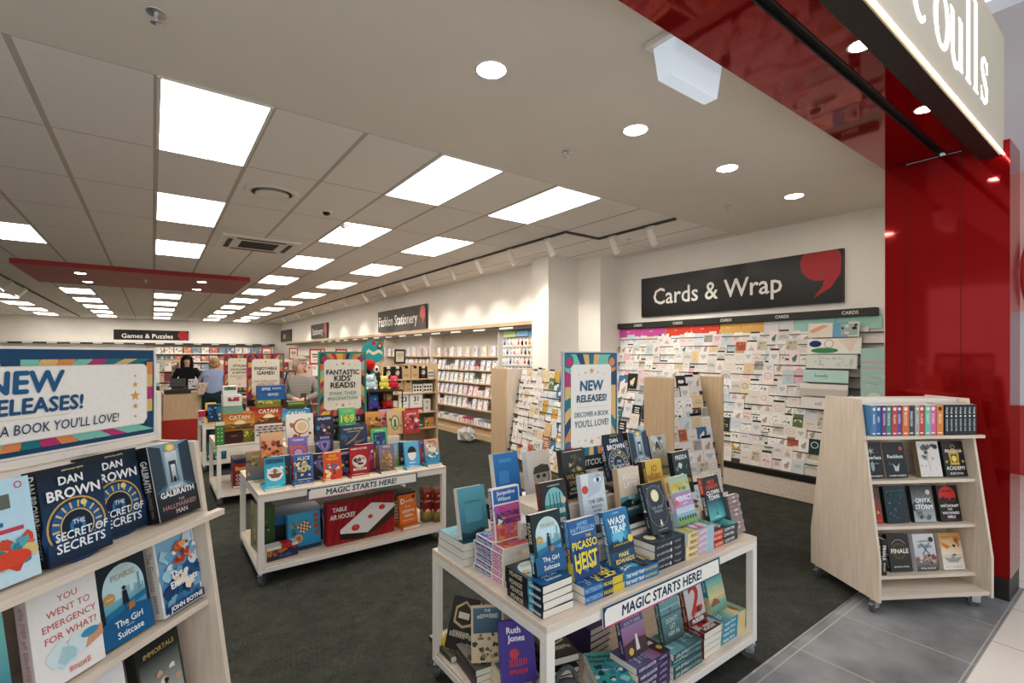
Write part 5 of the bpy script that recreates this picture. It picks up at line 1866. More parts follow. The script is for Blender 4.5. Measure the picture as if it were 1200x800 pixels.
D('shield', .137, .205, .03, '#262433', pic(('#1d1b26', '#2f2c40'), ['#6f62a8', '#4a4278', '#9c92cc'], '~SHADE', '#b5aee0', .87, .1, lambda a: (a.poly([(.15, .78), (.85, .78), (.8, .45), (.5, .2), (.2, .45)], '#6b5fa5'), a.poly([(.25, .72), (.75, .72), (.7, .48), (.5, .3), (.3, .48)], '#8f86c4'), a.tri((.35, .66), (.65, .66), (.5, .4), '#3a3560'), a.text('~KEEPER', .5, .1, .07, '#9c92cc', .7, .02)), n=5), None, '#1f1d2a')
D('orangef', .155, .24, .03, '#dba06a', pic(('#c4501f', '#e6b988'), ['#b5451c', '#d9702c', '#8a3316', '#e89a4a', '#5f2a14'], None, '#fff', area=(.05, .08, .95, .72), n=34, seed=9), None, '#b57a4a', True)
D('orb', .14, .215, .03, '#8f6fb0', pic(('#4a3a7c', '#8a75c0'), ['#d8603c', '#e6a04a', '#b54a7c', '#f0d0a0'], '~SKYLIGHT', '#efe4ee', .9, .07, lambda a: (a.ring(.5, .42, .42, .1, '#d9643a', 22), a.ring(.5, .42, .32, .08, '#7f5fb0', 22), a.circ(.5, .42, .22, '#d8a5b4', 18)), n=8, seed=3), None, '#5a4688', True)
D('coconut', .21, .25, .03, '#e6dfd2', pic(('#e2dccf', '#efe9dd'), ['#b5653a', '#8f4a2a'], None, '#fff', extra=lambda a: (a.circ(.55, .58, .30, '#9c5a32', 22), a.circ(.57, .58, .26, '#efe0c4', 22), a.circ(.57, .58, .18, '#e2c49a', 18), a.blobs(10, .25, .2, .85, .32, ['#a5522c', '#7a3a20'], .04, .1, 4), a.circ(.85, .8, .07, '#9cc9c4', 10)), n=2), None, '#d9cfc0')
D('magenta', .16, .24, .03, '#8f1f48', pic(('#7a1838', '#a52a58'), ['#c94a72', '#e6c9b0', '#5f142c', '#d9879c'], None, '#fff', n=14, seed=2, r=(.08, .2)), None, '#7a1838')
D('spacek', .15, .215, .028, '#1d2638', pic(('#1b2133', '#26344f'), ['#d8743a', '#3f7fb0', '#e6d8b0', '#b54a3a', '#2a5f94'], '~Skyline', '#e9ecef', .86, .1, n=14, seed=6, area=(.1, .1, .9, .6)), None, '#161c2a')
D('green100', .14, .205, .03, '#4fae6a', pic(('#3f9c60', '#5fc484'), ['#2a7f4a', '#7fd09a'], None, '#fff', extra=lambda a: (a.text('169', .5, .55, .3, '#e6d83a', .8, .06), a.text('~STOREYS', .5, .85, .08, '#e6e04a', .7, .03)), n=9, seed=3), None, '#3a8f58')
D('witchk', .145, .205, .028, '#b57a34', pic(('#7a3f1c', '#d89a4a'), ['#3a2418', '#e0b060', '#8a4a24', '#2a1a14', '#c9702c'], '~DUSK', '#f0d070', .12, .09, n=20, seed=8), None, '#6f3f20')
D('comicred', .155, .215, .026, '#a82f2a', pic(('#a5242a', '#c94038'), ['#e6dfe0', '#2a2f4a', '#d87a3c', '#7f1f28', '#9fb5c9'], '~WONDERS', '#efe9e6', .84, .09, n=18, seed=5), None, '#7f1f28')
D('frame_k', .15, .215, .026, '#d0ac80', pic(('#c9a274', '#d8b68c'), ['#4a6f3a'], None, '#fff', extra=lambda a: (a.ell(.5, .5, .28, .32, '#5f7a44'), a.ell(.5, .5, .2, .26, '#d9c9a5'), a.ell(.5, .58, .08, .07, '#7a4f34'), a.poly([(.4, .3), (.6, .3), (.56, .54), (.44, .54)], '#3f5f38')), n=2), None, '#a5805a')
D('greenframe', .145, .205, .024, '#4fb05a', pic(('#3f9f52', '#5cc06a'), [], None, '#fff', extra=lambda a: (a.rect(.12, .1, .88, .82, '#23456f'), a.blobs(12, .2, .2, .8, .7, ['#3f6fa5', '#1a2f50', '#7f9cc4', '#d0b06a'], .07, .14, 4), a.text('~NIGHT ZOO', .5, .9, .06, '#e9f2e4', .8, .02))), None, '#3a934a')
D('pinkk', .15, .21, .024, '#c98f9c', pic(('#b56a7c', '#dba5ae'), ['#8f2f48', '#e9d0d0', '#c94a5f', '#6f2438'], None, '#fff', n=14, seed=12), None, '#a04a5f')
D('brownold', .13, .215, .03, '#8f7550', pic(('#4f6470', '#a58a5f'), ['#7a6240', '#b59a6a', '#5f5038'], '~ATLAS', '#d9c79a', .82, .07, n=8, seed=1), None, '#6f5a3c', True)
D('yellowk', .12, .2, .024, '#d9b83f', pic(('#cfa930', '#e6cc58'), ['#8a5f24', '#efe4b0'], None, '#fff', n=8), None, '#c9a52c')
D('wizsnow', .15, .22, .03, '#33302f', pic(('#26282c', '#3f4a58'), ['#c9d3da', '#8a9aa8', '#5f3a2f', '#b5703f'], None, '#fff', n=18, seed=21), None, '#2a2524')


def pix(px, py, y):
    """the point of the upright plane at depth y that the photo shows at (px, py)"""
    d = ray(px, py)
    return d * (y / d.y) + Vector((0, 0, EYE))


def kid(key, px, y, z, lean, label, pad=1):
    p = pix(px, 500, y)
    book(key, stand(p.x, y, z, lean), label, KF)
    return p.x


def pads(key, n, x, y, z, desc, yaw=0):
    t = _DIM[key][2]
    for i in range(n):
        book(key, flat(x, y, z + (t + .0004) * (i + 1), yaw), f'{desc} {ORD[i]} up in its low stack', 'flat stacks on the children\'s table')
    return z + (t + .0004) * n


for key, px, ln, l in (('boat', 311, 12, 'turquoise children\'s paperback with a brown boat'), ('alice', 345.5, 12, 'blue children\'s paperback with an ornate gold rosette'), ('orangek', 380.5, 12, 'orange children\'s paperback with yellow title'),
                      ('redboy', 411.5, 10, 'red children\'s book with dark shapes in a pale oval'), ('castle', 446, 13, 'violet and brown children\'s paperback with a tall house'),
                      ('meadow', 461, 12, 'pale blue children\'s paperback with a child in a meadow'), ('wonderk', 476, 12, 'sky blue children\'s paperback with a black and white oval'), ('island', 500, 12, 'sandy orange children\'s paperback with blue waves')):
    y0 = 3.93 if key != 'meadow' else 4.02
    x0 = pix(px, 500, y0).x
    z = pads(key, 1, x0 - .012, y0 - .045, TZ, l.replace('children\'s ', ''))
    if key == 'meadow':
        z = pads(key, 2, x0 - .012, y0 + .01, z, 'pale meadow book', 0) if 0 else z
    book(key, stand(x0, y0 + .012, z, ln), l + ', front row', KF)
K1, K2 = .781, .911
for key, px, y, z, ln, l in (('orangef', 306, 4.07, K1 + .03, 8, 'amber hardback with a swirl of autumn leaves'), ('orb', 339, 4.08, K1 + .0, 8, 'violet hardback with glowing orange rings'), ('shield', 371, 4.10, K1 + .01, 8, 'black paperback with a violet pointed shield'),
                           ('bigblue', 400, 4.06, K1 - .02 + .022, 8, 'large dark blue hardback with crossed wooden sticks'), ('greenframe', 436, 4.10, K1 + .02, 8, 'green-framed paperback with a blue night scene'), ('frame_k', 454.5, 4.25, K2 - .04 + .042, 8, 'tan paperback with a figure in an oval frame'),
                           ('comicred', 474, 4.22, K2 - .06 + .062, 8, 'red comic book with crowded figures'), ('coconut', 336, 4.24, K2, 8, 'cream cookbook with a halved coconut'), ('magenta', 357, 4.28, K2 + .0, 8, 'wine red hardback with pale blossoms'),
                           ('spacek', 370, 4.24, K2 + .01, 8, 'dark blue paperback with bright planets'), ('green100', 398, 4.24, K2 + .07, 6, 'bright green paperback with huge yellow digits'), ('witchk', 429, 4.24, K2 + .02, 8, 'brown and gold paperback with a cloaked figure'),
                           ('pinkk', 417, 4.30, K2 + .0, 8, 'dusty pink paperback among the back row'), ('pinkk', 445, 4.32, K2 + .02, 8, 'dusty pink paperback beside the cloaked figure cover'), ('yellowk', 462, 4.36, K2 + .03, 8, 'yellow paperback peeping over the back row'),
                           ('wizsnow', 389, 4.30, K2 + .0, 8, 'dark wintry paperback beside the bright green cover'), ('brownold', 289, 4.20, TZ + .022, 8, 'brown antique hardback at the table\'s left end')):
    x0 = pix(px, 500, y).x
    book(key, stand(x0, y, z + .001, ln), l + ", children's table", KF)
book('brownold', stand(.63, 4.30, TZ + .002, 6), 'second brown antique hardback tucked behind its twin', KF)
stack('green100', 2, pix(398, 500, 4.24).x, 4.22, K2, 'green paperback', 'under the huge digits', group='flat stacks on the children\'s table')
stack('castle', 4, 1.50, 4.12, K1 - .12, 'violet paperback', 'behind the tall house cover', group='flat stacks on the children\'s table') if 0 else None
stack('orangek', 3, .98, 4.02, TZ, 'orange paperback', 'behind the orange cover', group='flat stacks on the children\'s table') if 0 else None
for key, x, l in (('wizsnow', .70, 'dark wintry paperback behind the turquoise boat cover'), ('comicred', .86, 'red comic book behind the ornate rosette cover'), ('shield', 1.02, 'violet shield paperback behind the orange cover'), ('spacek', 1.17, 'dark blue planet paperback behind the oval portrait'),
                  ('magenta', 1.35, 'wine red hardback behind the oval portrait'), ('witchk', 1.53, 'brown cloaked figure paperback behind the tall house cover'), ('wizsnow', 1.74, 'dark wintry paperback behind the meadow cover'), ('orb', 1.91, 'violet ring hardback behind the sandy orange cover')):
    book(key, stand(x, 4.015, TZ + .001, 2), l, KF)

# lower deck of the middle table
GL = 'boxed games on the lower deck of the middle table'


def a_hockey(a):
    a.rect(0, 0, 1, 1, '#9c1720')
    for i in range(14):
        q = i / 14 * 6.283
        a.poly([(.5, .45), (.5 + .9 * math.cos(q), .45 + .9 * math.sin(q)), (.5 + .9 * math.cos(q + .22), .45 + .9 * math.sin(q + .22))], '#7f1018' if i % 2 else '#b3202a') if 0 else None
    for i in range(9):
        a.poly([(.15 + i * .1, 1), (.19 + i * .1, 1), (.1 + i * .09, 0), (.04 + i * .09, 0)], '#86121a')
    a.poly([(.18, .24), (.62, .80), (1, .66), (1, .42), (.62, .06), (.56, .04)], '#3a2a20')
    a.poly([(.18, .24), (.18, .34), (.64, .86), (1, .74), (1, .66), (.58, .14)], '#e6e4e0')
    a.poly([(.18, .24), (.18, .10), (.5, .02), (.58, .14)], '#1b1a18')
    for u, v, r in ((.40, .32, .05), (.80, .70, .04), (.62, .52, .03)):
        a.ell(u, v, r * 1.2, r * 1.6, '#c2342c')
        a.ell(u, v + .03, r * .6, r, '#d9483c')
    a.text('TABLE', .17, .84, .10, '#efe9e2', .2, .03)
    a.text('AIR HOCKEY', .215, .67, .11, '#efe9e2', .36, .03)


carton('board_game', 'wide red table air hockey box on the lower deck', 'board game', T(1.10, 3.93, .1455) @ RZ(2), .56, .10, .33, '#8f161d', a_hockey, None, None, GL)


def a_chess(a):
    a.grad(0, 0, 1, 1, '#1f86b8', '#3aa5d0')
    for r in range(4):
        for c in range(6):
            u, v = .42 + c * .05 - r * .04, .40 + r * .06 + c * .025
            a.poly([(u, v), (u + .05, v + .025), (u + .01, v + .085), (u - .04, v + .06)], '#e6d3b0' if (r + c) % 2 else '#7a4428')
    a.circ(.3, .3, .13, '#d8b070', 14)
    a.circ(.3, .3, .09, '#b5693a', 12)
    a.blobs(8, .1, .35, .4, .75, ['#3f6f5c', '#2a4f4a', '#7f9c8a'], .05, .1, 3)
    for v in (.88, .72, .56, .40):
        a.ell(.86, v, .08, .055, '#b5462f')
    a.rect(0, 0, 1, .09, '#14304a')


carton('board_game', 'bright blue compendium of games box leaning on the lower deck', 'board game', T(.83, 3.98, .146) @ RZ(3) @ RX(-8), .24, .055, .27, '#2a93c4', a_chess, None, None, GL)
carton('board_game', 'flat blue game box lying across the top of the compendium', 'board game', T(.76, 4.12, .33), .36, .26, .07, '#2f74ae', lambda a: a.ell(.72, .5, .1, .2, '#dfe9ef'), None, None, GL)
carton('board_game', 'wide dark box carrying the flat blue game on the lower deck', 'board game', T(.76, 4.12, .146), .36, .26, .182, '#2c2a24', None, None, None, GL)
carton('board_game', 'tall dark green box standing at the far corner of the lower deck', 'board game', T(.65, 4.05, .146) @ RZ(6), .10, .27, .36, '#3f5a38', pic(('#26401f', '#3f5f34'), ['#5a7a44', '#1d2f1a', '#8a9a5c'], None, '#fff', n=8), pic(('#8a8a60', '#a5a078'), ['#5a6a3c', '#c9c09a'], None, '#fff', n=6), None, GL)


def a_pack(a):
    a.rect(0, 0, 1, 1, '#2b2f4a')
    a.blobs(10, .05, .1, .95, .7, ['#b5742f', '#d8b04a', '#8a3a2f', '#3f4f8a'], .06, .14, 3)
    a.rect(0, .78, 1, 1, '#e6e2dc')
    a.rect(.45, .72, .8, 1, '#c22a2c')


carton('snack_pack', 'small purple packet with white and red top beside the trolley leg', 'packet', T(.665, 3.895, .146) @ RZ(8), .22, .09, .10, '#d9d6d2', a_pack, None, lambda a: (a.rect(0, 0, 1, 1, '#e4e0da'), a.rect(.5, 0, .85, 1, '#c22a2c')), GL)


def a_orange(a):
    a.rect(0, 0, 1, 1, '#e0701f')
    a.text('D', .22, .80, .17, '#f2ead8', .3, .05)
    a.text('~anger', .6, .78, .08, '#f2ead8', .5, .02)
    a.text('~in the', .5, .6, .06, '#f0d2a0', .5, .0)
    a.text('~Library', .5, .44, .1, '#f2ead8', .7, .02)
    a.text('~House', .5, .28, .1, '#f2ead8', .6, .02)
    a.circ(.84, .9, .09, '#2a2420', 12)
    a.rect(.15, .12, .85, .14, '#f0d2a0')


D('orangecook', .17, .245, .03, '#d8661c', a_orange, None, '#d8661c', True)
z = stack('orangecook', 1, 1.72, 3.90, .146, 'orange hardback', 'lying flat on the lower deck', 6, GL)
book('orangecook', stand(1.715, 3.945, z + .001, 9, 6), 'orange hardback with large white initial on the lower deck', GL)
stack('plainblack', 6, 1.74, 4.20, .146, 'black book', 'behind the orange hardback', 12, GL)
carton('board_game', 'patterned black box lying on the dark pile', 'board game', T(1.62, 4.16, .146 + .183) @ RZ(8), .36, .27, .05, '#22241f', pic(('#1b1d1a', '#2c302a'), ['#5a6a4a', '#8a8a6a', '#3a4a3a'], None, '#fff', n=14, r=(.03, .07)), None, pic(('#1b1d1a', '#2c302a'), ['#5a6a4a', '#8a8a6a', '#3a4a3a'], None, '#fff', n=18, r=(.03, .07)), GL)


def a_cat2(a):
    a.grad(0, 0, 1, .35, '#4a4a2c', '#b59a4a')
    a.grad(0, .3, 1, 1, '#7a1418', '#8f2420')
    a.ell(.5, .3, .32, .09, '#e6d08a', 16, 0, 180)
    a.text('CATAN', .5, .62, .05, '#e9dca8', .8, .03)
    a.circ(.5, .78, .14, '#d8c48a', 12)
    a.grad(0, .88, 1, 1, '#a5543c', '#b5705a')


for i, (x, y) in enumerate(((1.965, 3.99), (2.05 - .005, 3.93))):
    carton('game_extension', ['tall narrow maroon game box, rear one of the pair', 'tall narrow maroon game box, front one by the trolley leg'][i], 'board game', T(x - .01, y, .146), .078, .075, .30 - .0 * i, '#7a1a1a', a_cat2, a_cat2, None, GL)

# ------------------------------------------------------------------ games trolleys
GG = 'boxed games on the games trolley'


def catan(c0, c1, tc, land):
    def f(a):
        a.grad(0, .30, 1, 1, c1, c0)
        a.ell(.52, .30, .2, .28, '#f0d890', 20, 0, 180)
        a.ell(.52, .30, .16, .22, '#f6e6b0', 18, 0, 180)
        a.poly([(0, 0), (1, 0), (1, .30), (.8, .35), (.5, .30), (.2, .36), (0, .30)], land)
        a.blobs(8, .05, .03, .95, .25, ['#8a6a2f', '#4f5a2a', '#b5923f', '#3a4a30'], .05, .1, 3)
        a.text('CATAN', .5, .77, .24, tc, .7, .05)
        a.rect(.3, .61, .7, .625, tc)
    return f


gx = lambda px, y: pix(px, 500, y).x
GY = 6.22
carton('board_game', 'small green playing-card game box standing at the trolley corner', 'board game', T(gx(252.5, 6.19), 6.19, TZ), .085, .05, .255, '#2f6a34', lambda a: (a.rect(.1, .05, .9, .8, '#3f8a3f'), [a.star(.3 + .4 * (i % 2), .2 + .17 * (i // 2), .12, '#d9e6c4') for i in range(8)], a.rect(0, .84, 1, 1, '#e2dfc9')), pic(('#27582c', '#2f6a34'), ['#8ab57a'], None, '#fff', n=4), None, GG)
x0 = gx(262, GY)
carton('board_game', 'dark maroon card game box under the amber game', 'board game', T(x0, GY, TZ), .19, .16, .12, '#3f1a1c', lambda a: a.text('~ROUND', .55, .5, .22, '#b58a84', .4, .02), None, None, GG, .6)
carton('board_game', 'olive card game box with yellow fruit print', 'board game', T(x0 + .193, GY + .01, TZ), .12, .16, .14, '#6a6a2c', pic(('#5f6428', '#7a7a34'), ['#b5b53a', '#d8d050', '#4a5a24', '#e0c84a'], None, '#fff', n=12, r=(.06, .16)), None, None, GG, .6)
carton('board_game', 'amber strategy game box with sunset and white title', 'board game', T(x0, GY + .01, TZ + .1405), .31, .28, .19, '#c47a2c', catan('#b5611f', '#e0a04a', '#f0e2b8', '#6a4a24'), None, None, GG, .93)
carton('board_game', 'pale green flat game box on the amber game', 'board game', T(x0, GY + .03, TZ + .331), .19, .2, .085, '#7aa58a', lambda a: a.rect(0, .85, 1, 1, '#5a8a70'), None, None, GG, .7)
carton('board_game', 'white game box with a dark red panel on the pale green box', 'board game', T(x0, GY + .04, TZ + .4165), .185, .19, .12, '#e2dfda', lambda a: (a.rect(.25, .2, .85, .72, '#8f2026'), a.blobs(5, .3, .25, .8, .65, ['#b5404a', '#d8c9c0'], .06, .12, 2)), None, None, GG, .7)
carton('board_game', 'topmost small white game box with green print', 'board game', T(x0 + .0, GY + .06, TZ + .537), .14, .14, .10, '#dfe2dc', lambda a: (a.rect(.1, .35, .9, .9, '#3f7a4a'), a.blobs(5, .15, .4, .85, .85, ['#7fb08a', '#2a5f3a', '#c94a3a'], .06, .12, 2)), None, None, GG, .7)
x1 = gx(298, GY)


def a_fish(a):
    a.rect(0, 0, 1, 1, '#dcdad6')
    for r in range(4):
        for c in range(5):
            u, v = .1 + c * .2 + (.06 if r % 2 else 0), .14 + r * .24
            k = ['#8f3a2a', '#3a4a5c', '#a5522f', '#2a2f38'][(r + c) % 4]
            a.ell(u, v, .07, .07, k, 12)
            a.tri((u + .05, v), (u + .1, v + .06), (u + .1, v - .06), k)
            a.ell(u - .03, v, .02, .03, '#e6c9a0')


carton('board_game', 'white puzzle box patterned with rows of small fish', 'puzzle', T(x1, 6.18, TZ), .295, .26, .185, '#d9d6d2', a_fish, None, None, GG, .7)
carton('board_game', 'deep red strategy game box with sunset on the fish puzzle', 'board game', T(x1 - .005, GY + .05, TZ + .186), .315, .26, .19, '#8f2418', catan('#8a1f16', '#d8642c', '#f4ead0', '#5a2a1a'), None, None, GG, .93)
carton('board_game', 'olive green flat game box on the deep red game', 'board game', T(x1 + .05, GY + .11, TZ + .377), .25, .18, .075, '#7f8a34', pic(('#6a7a2c', '#8f9a3f'), ['#b5c04a', '#4a5a24', '#d8d06a'], None, '#fff', n=12, r=(.04, .1)), None, None, GG, .6)
carton('board_game', 'blue game box with white figures in front of the games poster', 'board game', T(x1 + .06, GY + .16, TZ + .453), .30, .12, .17, '#245f9c', lambda a: (a.rect(0, .45, 1, .5, '#1a4474'), a.text('~QUIZ', .3, .72, .28, '#e9eef2', .3, .05), a.text('~NIGHT', .68, .72, .2, '#d8e2ea', .4, .03), a.text('~PARTY', .55, .22, .24, '#d8e2ea', .5, .04)), None, None, GG, .8)
x2 = gx(331, GY)
carton('board_game', 'white ball game box under the blue strategy game', 'board game', T(x2, GY, TZ), .30, .26, .14, '#e0dcd4', lambda a: (a.rect(.1, .2, .5, .8, '#3f8a94'),), None, None, GG, .6)
carton('board_game', 'sky blue strategy game box with sunset and white title', 'board game', T(x2, GY + .03, TZ + .141), .315, .26, .19, '#2f8fc0', catan('#2a86bc', '#7fc4da', '#f2f4ee', '#8a7a3a'), None, None, GG, .93)
carton('board_game', 'striped dark green and yellow box on the sky blue game', 'board game', T(x2 + .08, GY + .09, TZ + .332), .19, .16, .09, '#3f4a24', lambda a: (a.rect(0, .55, 1, .75, '#c9c23a'), a.rect(0, .2, 1, .35, '#6f8a34')), None, None, GG, .6)
carton('board_game', 'small white and red box beside the sky blue game', 'board game', T(x2 + .32, GY + .05, TZ), .14, .16, .23, '#e6e2de', lambda a: (a.rect(0, .1, 1, .3, '#c25a5f'), a.text('~YOTO', .5, .7, .1, '#c25a5f', .6, .02)), None, None, GG, .6)
carton('board_game', 'dark blue flat box behind the games poster', 'board game', T(.80, 6.78, TZ), .42, .22, .12, '#2a3f6a', None, None, None, GG, .6)
carton('board_game', 'slate box with a pale blue circle behind the stacked white boxes', 'board game', T(.78, 6.60, TZ + .0), .12, .14, .40, '#2c3440', lambda a: a.circ(.5, .7, .3, '#7fb0c9', 14), None, None, GG, .6)


def a_party(a):
    a.grad(0, 0, 1, 1, '#5f1418', '#8a1f24')
    a.text('~Marbles', .4, .80, .16, '#e6c34a', .62, .03)
    for r in range(3):
        for c in range(5):
            a.ell(.16 + c * .16, .2 + r * .16, .06, .05, '#e6e2da')
            a.ell(.16 + c * .16, .2 + r * .16, .04, .034, '#1d1a1a')
    a.rect(0, 0, 1, .1, '#d8cfc0')


carton('board_game', 'maroon party game box with rows of pale rings, lower deck', 'board game', T(.72, 6.24, .146) @ RX(-4), .33, .08, .27, '#7a1a20', a_party, None, None, 'boxed games under the games trolley')
carton('board_game', 'multicoloured flat box lying behind the maroon party game', 'board game', T(.75, 6.40, .146), .44, .3, .30, '#3a3a6a', pic(('#2f2a50', '#4a4a80'), ['#c94a6a', '#3f8ac4', '#e0b03a', '#5fae6a'], None, '#fff', n=14), None, None, 'boxed games under the games trolley')
for k in range(4):
    carton('board_game', f'long game box stacked on the lower games deck, {ORD[k]} from the floor side', 'board game', T(1.25 + .02 * k, 6.26, .146 + .071 * k), .5, .36, .07, ['#b5843a', '#3f6f4a', '#8a2f3a', '#2f4f8a'][k], None, None, None, 'boxed games under the games trolley')
# far trolley
FG = 'toys on the farther trolley'
FY = 8.12
for i, (px, w, h, col, art, l) in enumerate(((232.5, .12, .20, '#c9c4c2', lambda a: (a.rect(0, .55, 1, 1, '#b52a3a'), a.blobs(6, .1, .1, .9, .5, ['#8a8f9a', '#3a3f4a'], .1, .2, 3)), 'small red and grey carded toy at the trolley corner'),
                                          (241, .13, .30, '#d8b23a', lambda a: (a.rect(0, 0, .18, 1, '#d8b23a'), a.rect(.18, .1, 1, .95, '#1f3a5f'), a.blobs(6, .25, .2, .95, .8, ['#3f8ac4', '#7fb5d9'], .1, .2, 3)), 'tall blue and yellow boxed toy'),
                                          (251, .20, .28, '#1d2f48', lambda a: (a.rect(.05, .5, .9, .9, '#2f6a94'), a.rect(0, 0, 1, .12, '#d8b23a'), a.blobs(6, .15, .2, .9, .5, ['#4a8ab0', '#d9e2e6'], .1, .2, 8)), 'wide navy boxed toy beside the blue and yellow one'))):
    carton('boxed_toy', l, 'toy', T(gx(px, FY), FY, TZ), w, .12, h, col, art, None, None, FG)
carton('boxed_toy', 'green and blue boxed toy on the farther trolley\'s lower deck', 'toy', T(.62, 8.14, .146), .24, .1, .26, '#2a5f4a', pic(('#1f4a6a', '#2f7a5a'), ['#7fc44a', '#d8e04a', '#2f9ac4', '#12243a'], None, '#fff', n=12), None, None, FG)
carton('boxed_toy', 'dark boxed toy with a peach ball, stacked above on the lower deck', 'toy', T(.62, 8.15, .407), .24, .1, .19, '#23262c', lambda a: (a.circ(.7, .4, .22, '#d8a58a', 14), a.ell(.4, .7, .25, .12, '#3a5f8a')), None, None, FG)
for k in range(5):
    carton('boxed_toy', f'boxed toy set along the farther trolley behind the games, {ORD[k]} from the counter end', 'toy', T(.98 + .2 * k, 8.16, TZ), .17, .14, .18 + .05 * (k % 3), ['#b54a3f', '#3f7aa5', '#d9c04a', '#5f8a4a', '#8a5fa5'][k], pic(('#d9d4cc', '#ece8e0'), ['#b54a3f', '#3f7aa5', '#d9c04a'], None, '#fff', n=6, seed=k), None, None, FG)

# ------------------------------------------------------------------ greeting card racks
MG = T(3.35, 2.38, 0) @ RZ(-6.7)
t = thing('card_gondola', 'long birch card gondola running away from the front table', 'card rack', MG)
b = MB()
b.box(0, 0, 0, .018, .32, 1.46)
b.build('side_panel', TAN, t, .002)
b = MB()
b.box(.602, 0, 0, .62, .32, 1.46)
b.build('side_panel', TAN, t, .002)
b = MB()
b.box(0, 2.77, 0, .02, 3.18, 1.47)
b.build('side_panel', TAN, t, .002)
b = MB()
b.box(.02, 2.77, 0, .62, 2.79, 1.465)
b.build('end_panel', WOOD, t, .002)
b = MB()
b.box(.3, .34, 0, .34, 2.77, 1.44)
b.box(.018, .30, 0, .602, .32, 1.44)
b.build('back_panel', WOOD, t)
b = MB()
b.box(.04, .32, 0, .30, 2.77, .16)
b.box(.018, .03, 0, .602, .30, .16)
b.build('plinth', TAN, t)
NT = 12
tiers_run, tiers_cap = [], []
for k in range(NT):
    z = 1.33 - .088 * k
    b = MB()
    x = .20 - .0175 * k
    b.box(x, .33, z - .02, .30, 2.765, z - .008)
    b.build('tier', SIGNGRY, t)
    tiers_run.append((x, z))
    b = MB()
    y = .20 - .026 * k
    b.box(.02, y, z - .02, .60, .30, z - .008)
    b.build('tier', SIGNGRY, t)
    tiers_cap.append((y, z))

# wall rack
WX = 6.2
t = thing('card_wall_rack', 'long tiered greeting card rack along the right wall', 'card rack', T(0, 0, 0))
b = MB()
b.box(5.84, 1.80, .012, 6.199, 5.385, .235)
b.build('plinth', WOODH, t, .002)
b = MB()
b.box(5.83, 1.80, .236, 6.199, 5.385, .30)
b.build('black_ledge', BLACK, t)
b = MB()
b.box(6.17, 1.80, .30, 6.199, 5.385, 2.06)
b.build('back_panel', WHITE, t)
NW = 14
tiers_wall = []
for k in range(NW):
    z = .31 + .122 * k
    x = 5.86 + .0215 * k
    b = MB()
    b.box(x, 1.81, z - .012, 6.17, 5.38, z)
    b.build('tier', SIGNGRY, t)
    tiers_wall.append((x, z))
b = MB()
b.box(6.10, 1.861, 2.066, 6.199, 5.432 - .045, 2.15)
b.build('header_strip', BLACK, t)
a = Art(3.526, .084)
for q in (.118, .321, .53, .732, .934):
    a.text('CARDS', q, .5, .42, '#e6e2d8', .1, .02)
b = MB()
a.onto(b, (6.099, 5.387, 2.066), (0, -1, 0), (0, 0, 1), (-1, 0, 0))
b.build('header_lettering', MATTE, t)
hd = [(4.50, 5.38, '#c94f9c', 'pink'), (3.64, 4.49, '#d8432c', 'vermilion'), (3.05, 3.63, '#e3ae5a', 'amber'), (2.69, 3.04, '#d9dadb', 'pale grey'), (1.82, 2.68, '#9fd3c4', 'mint green')]
for y0, y1, c, n in hd:
    m = (y0 + y1) / 2
    for q0, q1, w in ((y0, m - .004, 'first'), (m + .004, y1, 'second')):
        b = MB()
        b.box(6.150, q0, 1.93, 6.156, q1, 2.062, lin(c))
        a = Art(q1 - q0, .132)
        a.text('~Love' if c == '#c94f9c' else 'JOY', .4, .62, .16, '#f2d8d8', .3, .0)
        a.onto(b, (6.150, q1, 1.93), (0, -1, 0), (0, 0, 1), (-1, 0, 0))
        tag(b.build('header_card', PRINT), f'{n} header card above the wall rack, {"nearer" if w == "first" else "farther"} half', 'header card', 'coloured header cards')

# card designs: folded card in its pocket with an envelope behind; some carry a black divider tab
CARD = []
_pal = {'pale': ['#ece6e0', '#f0eee9', '#e0dad4', '#e4e2e2', '#f3f1ed', '#d6d2cc', '#e9e3dc'], 'pink': ['#efdbdb', '#f2e3e0', '#e3b4bf', '#eacdd0'], 'cool': ['#c9dbe2', '#b5cfd9', '#d3dde6', '#a5c4d0'],
        'warm': ['#e0c79a', '#d9b073', '#e6d6b0', '#c9a878'], 'dark': ['#23262a', '#2f3a3f', '#4a3a30', '#1f3f42'], 'sat': ['#3f6f9c', '#3f807a', '#b5523f', '#c99a3c', '#b5703a', '#5f7a4a', '#2f7f94']}


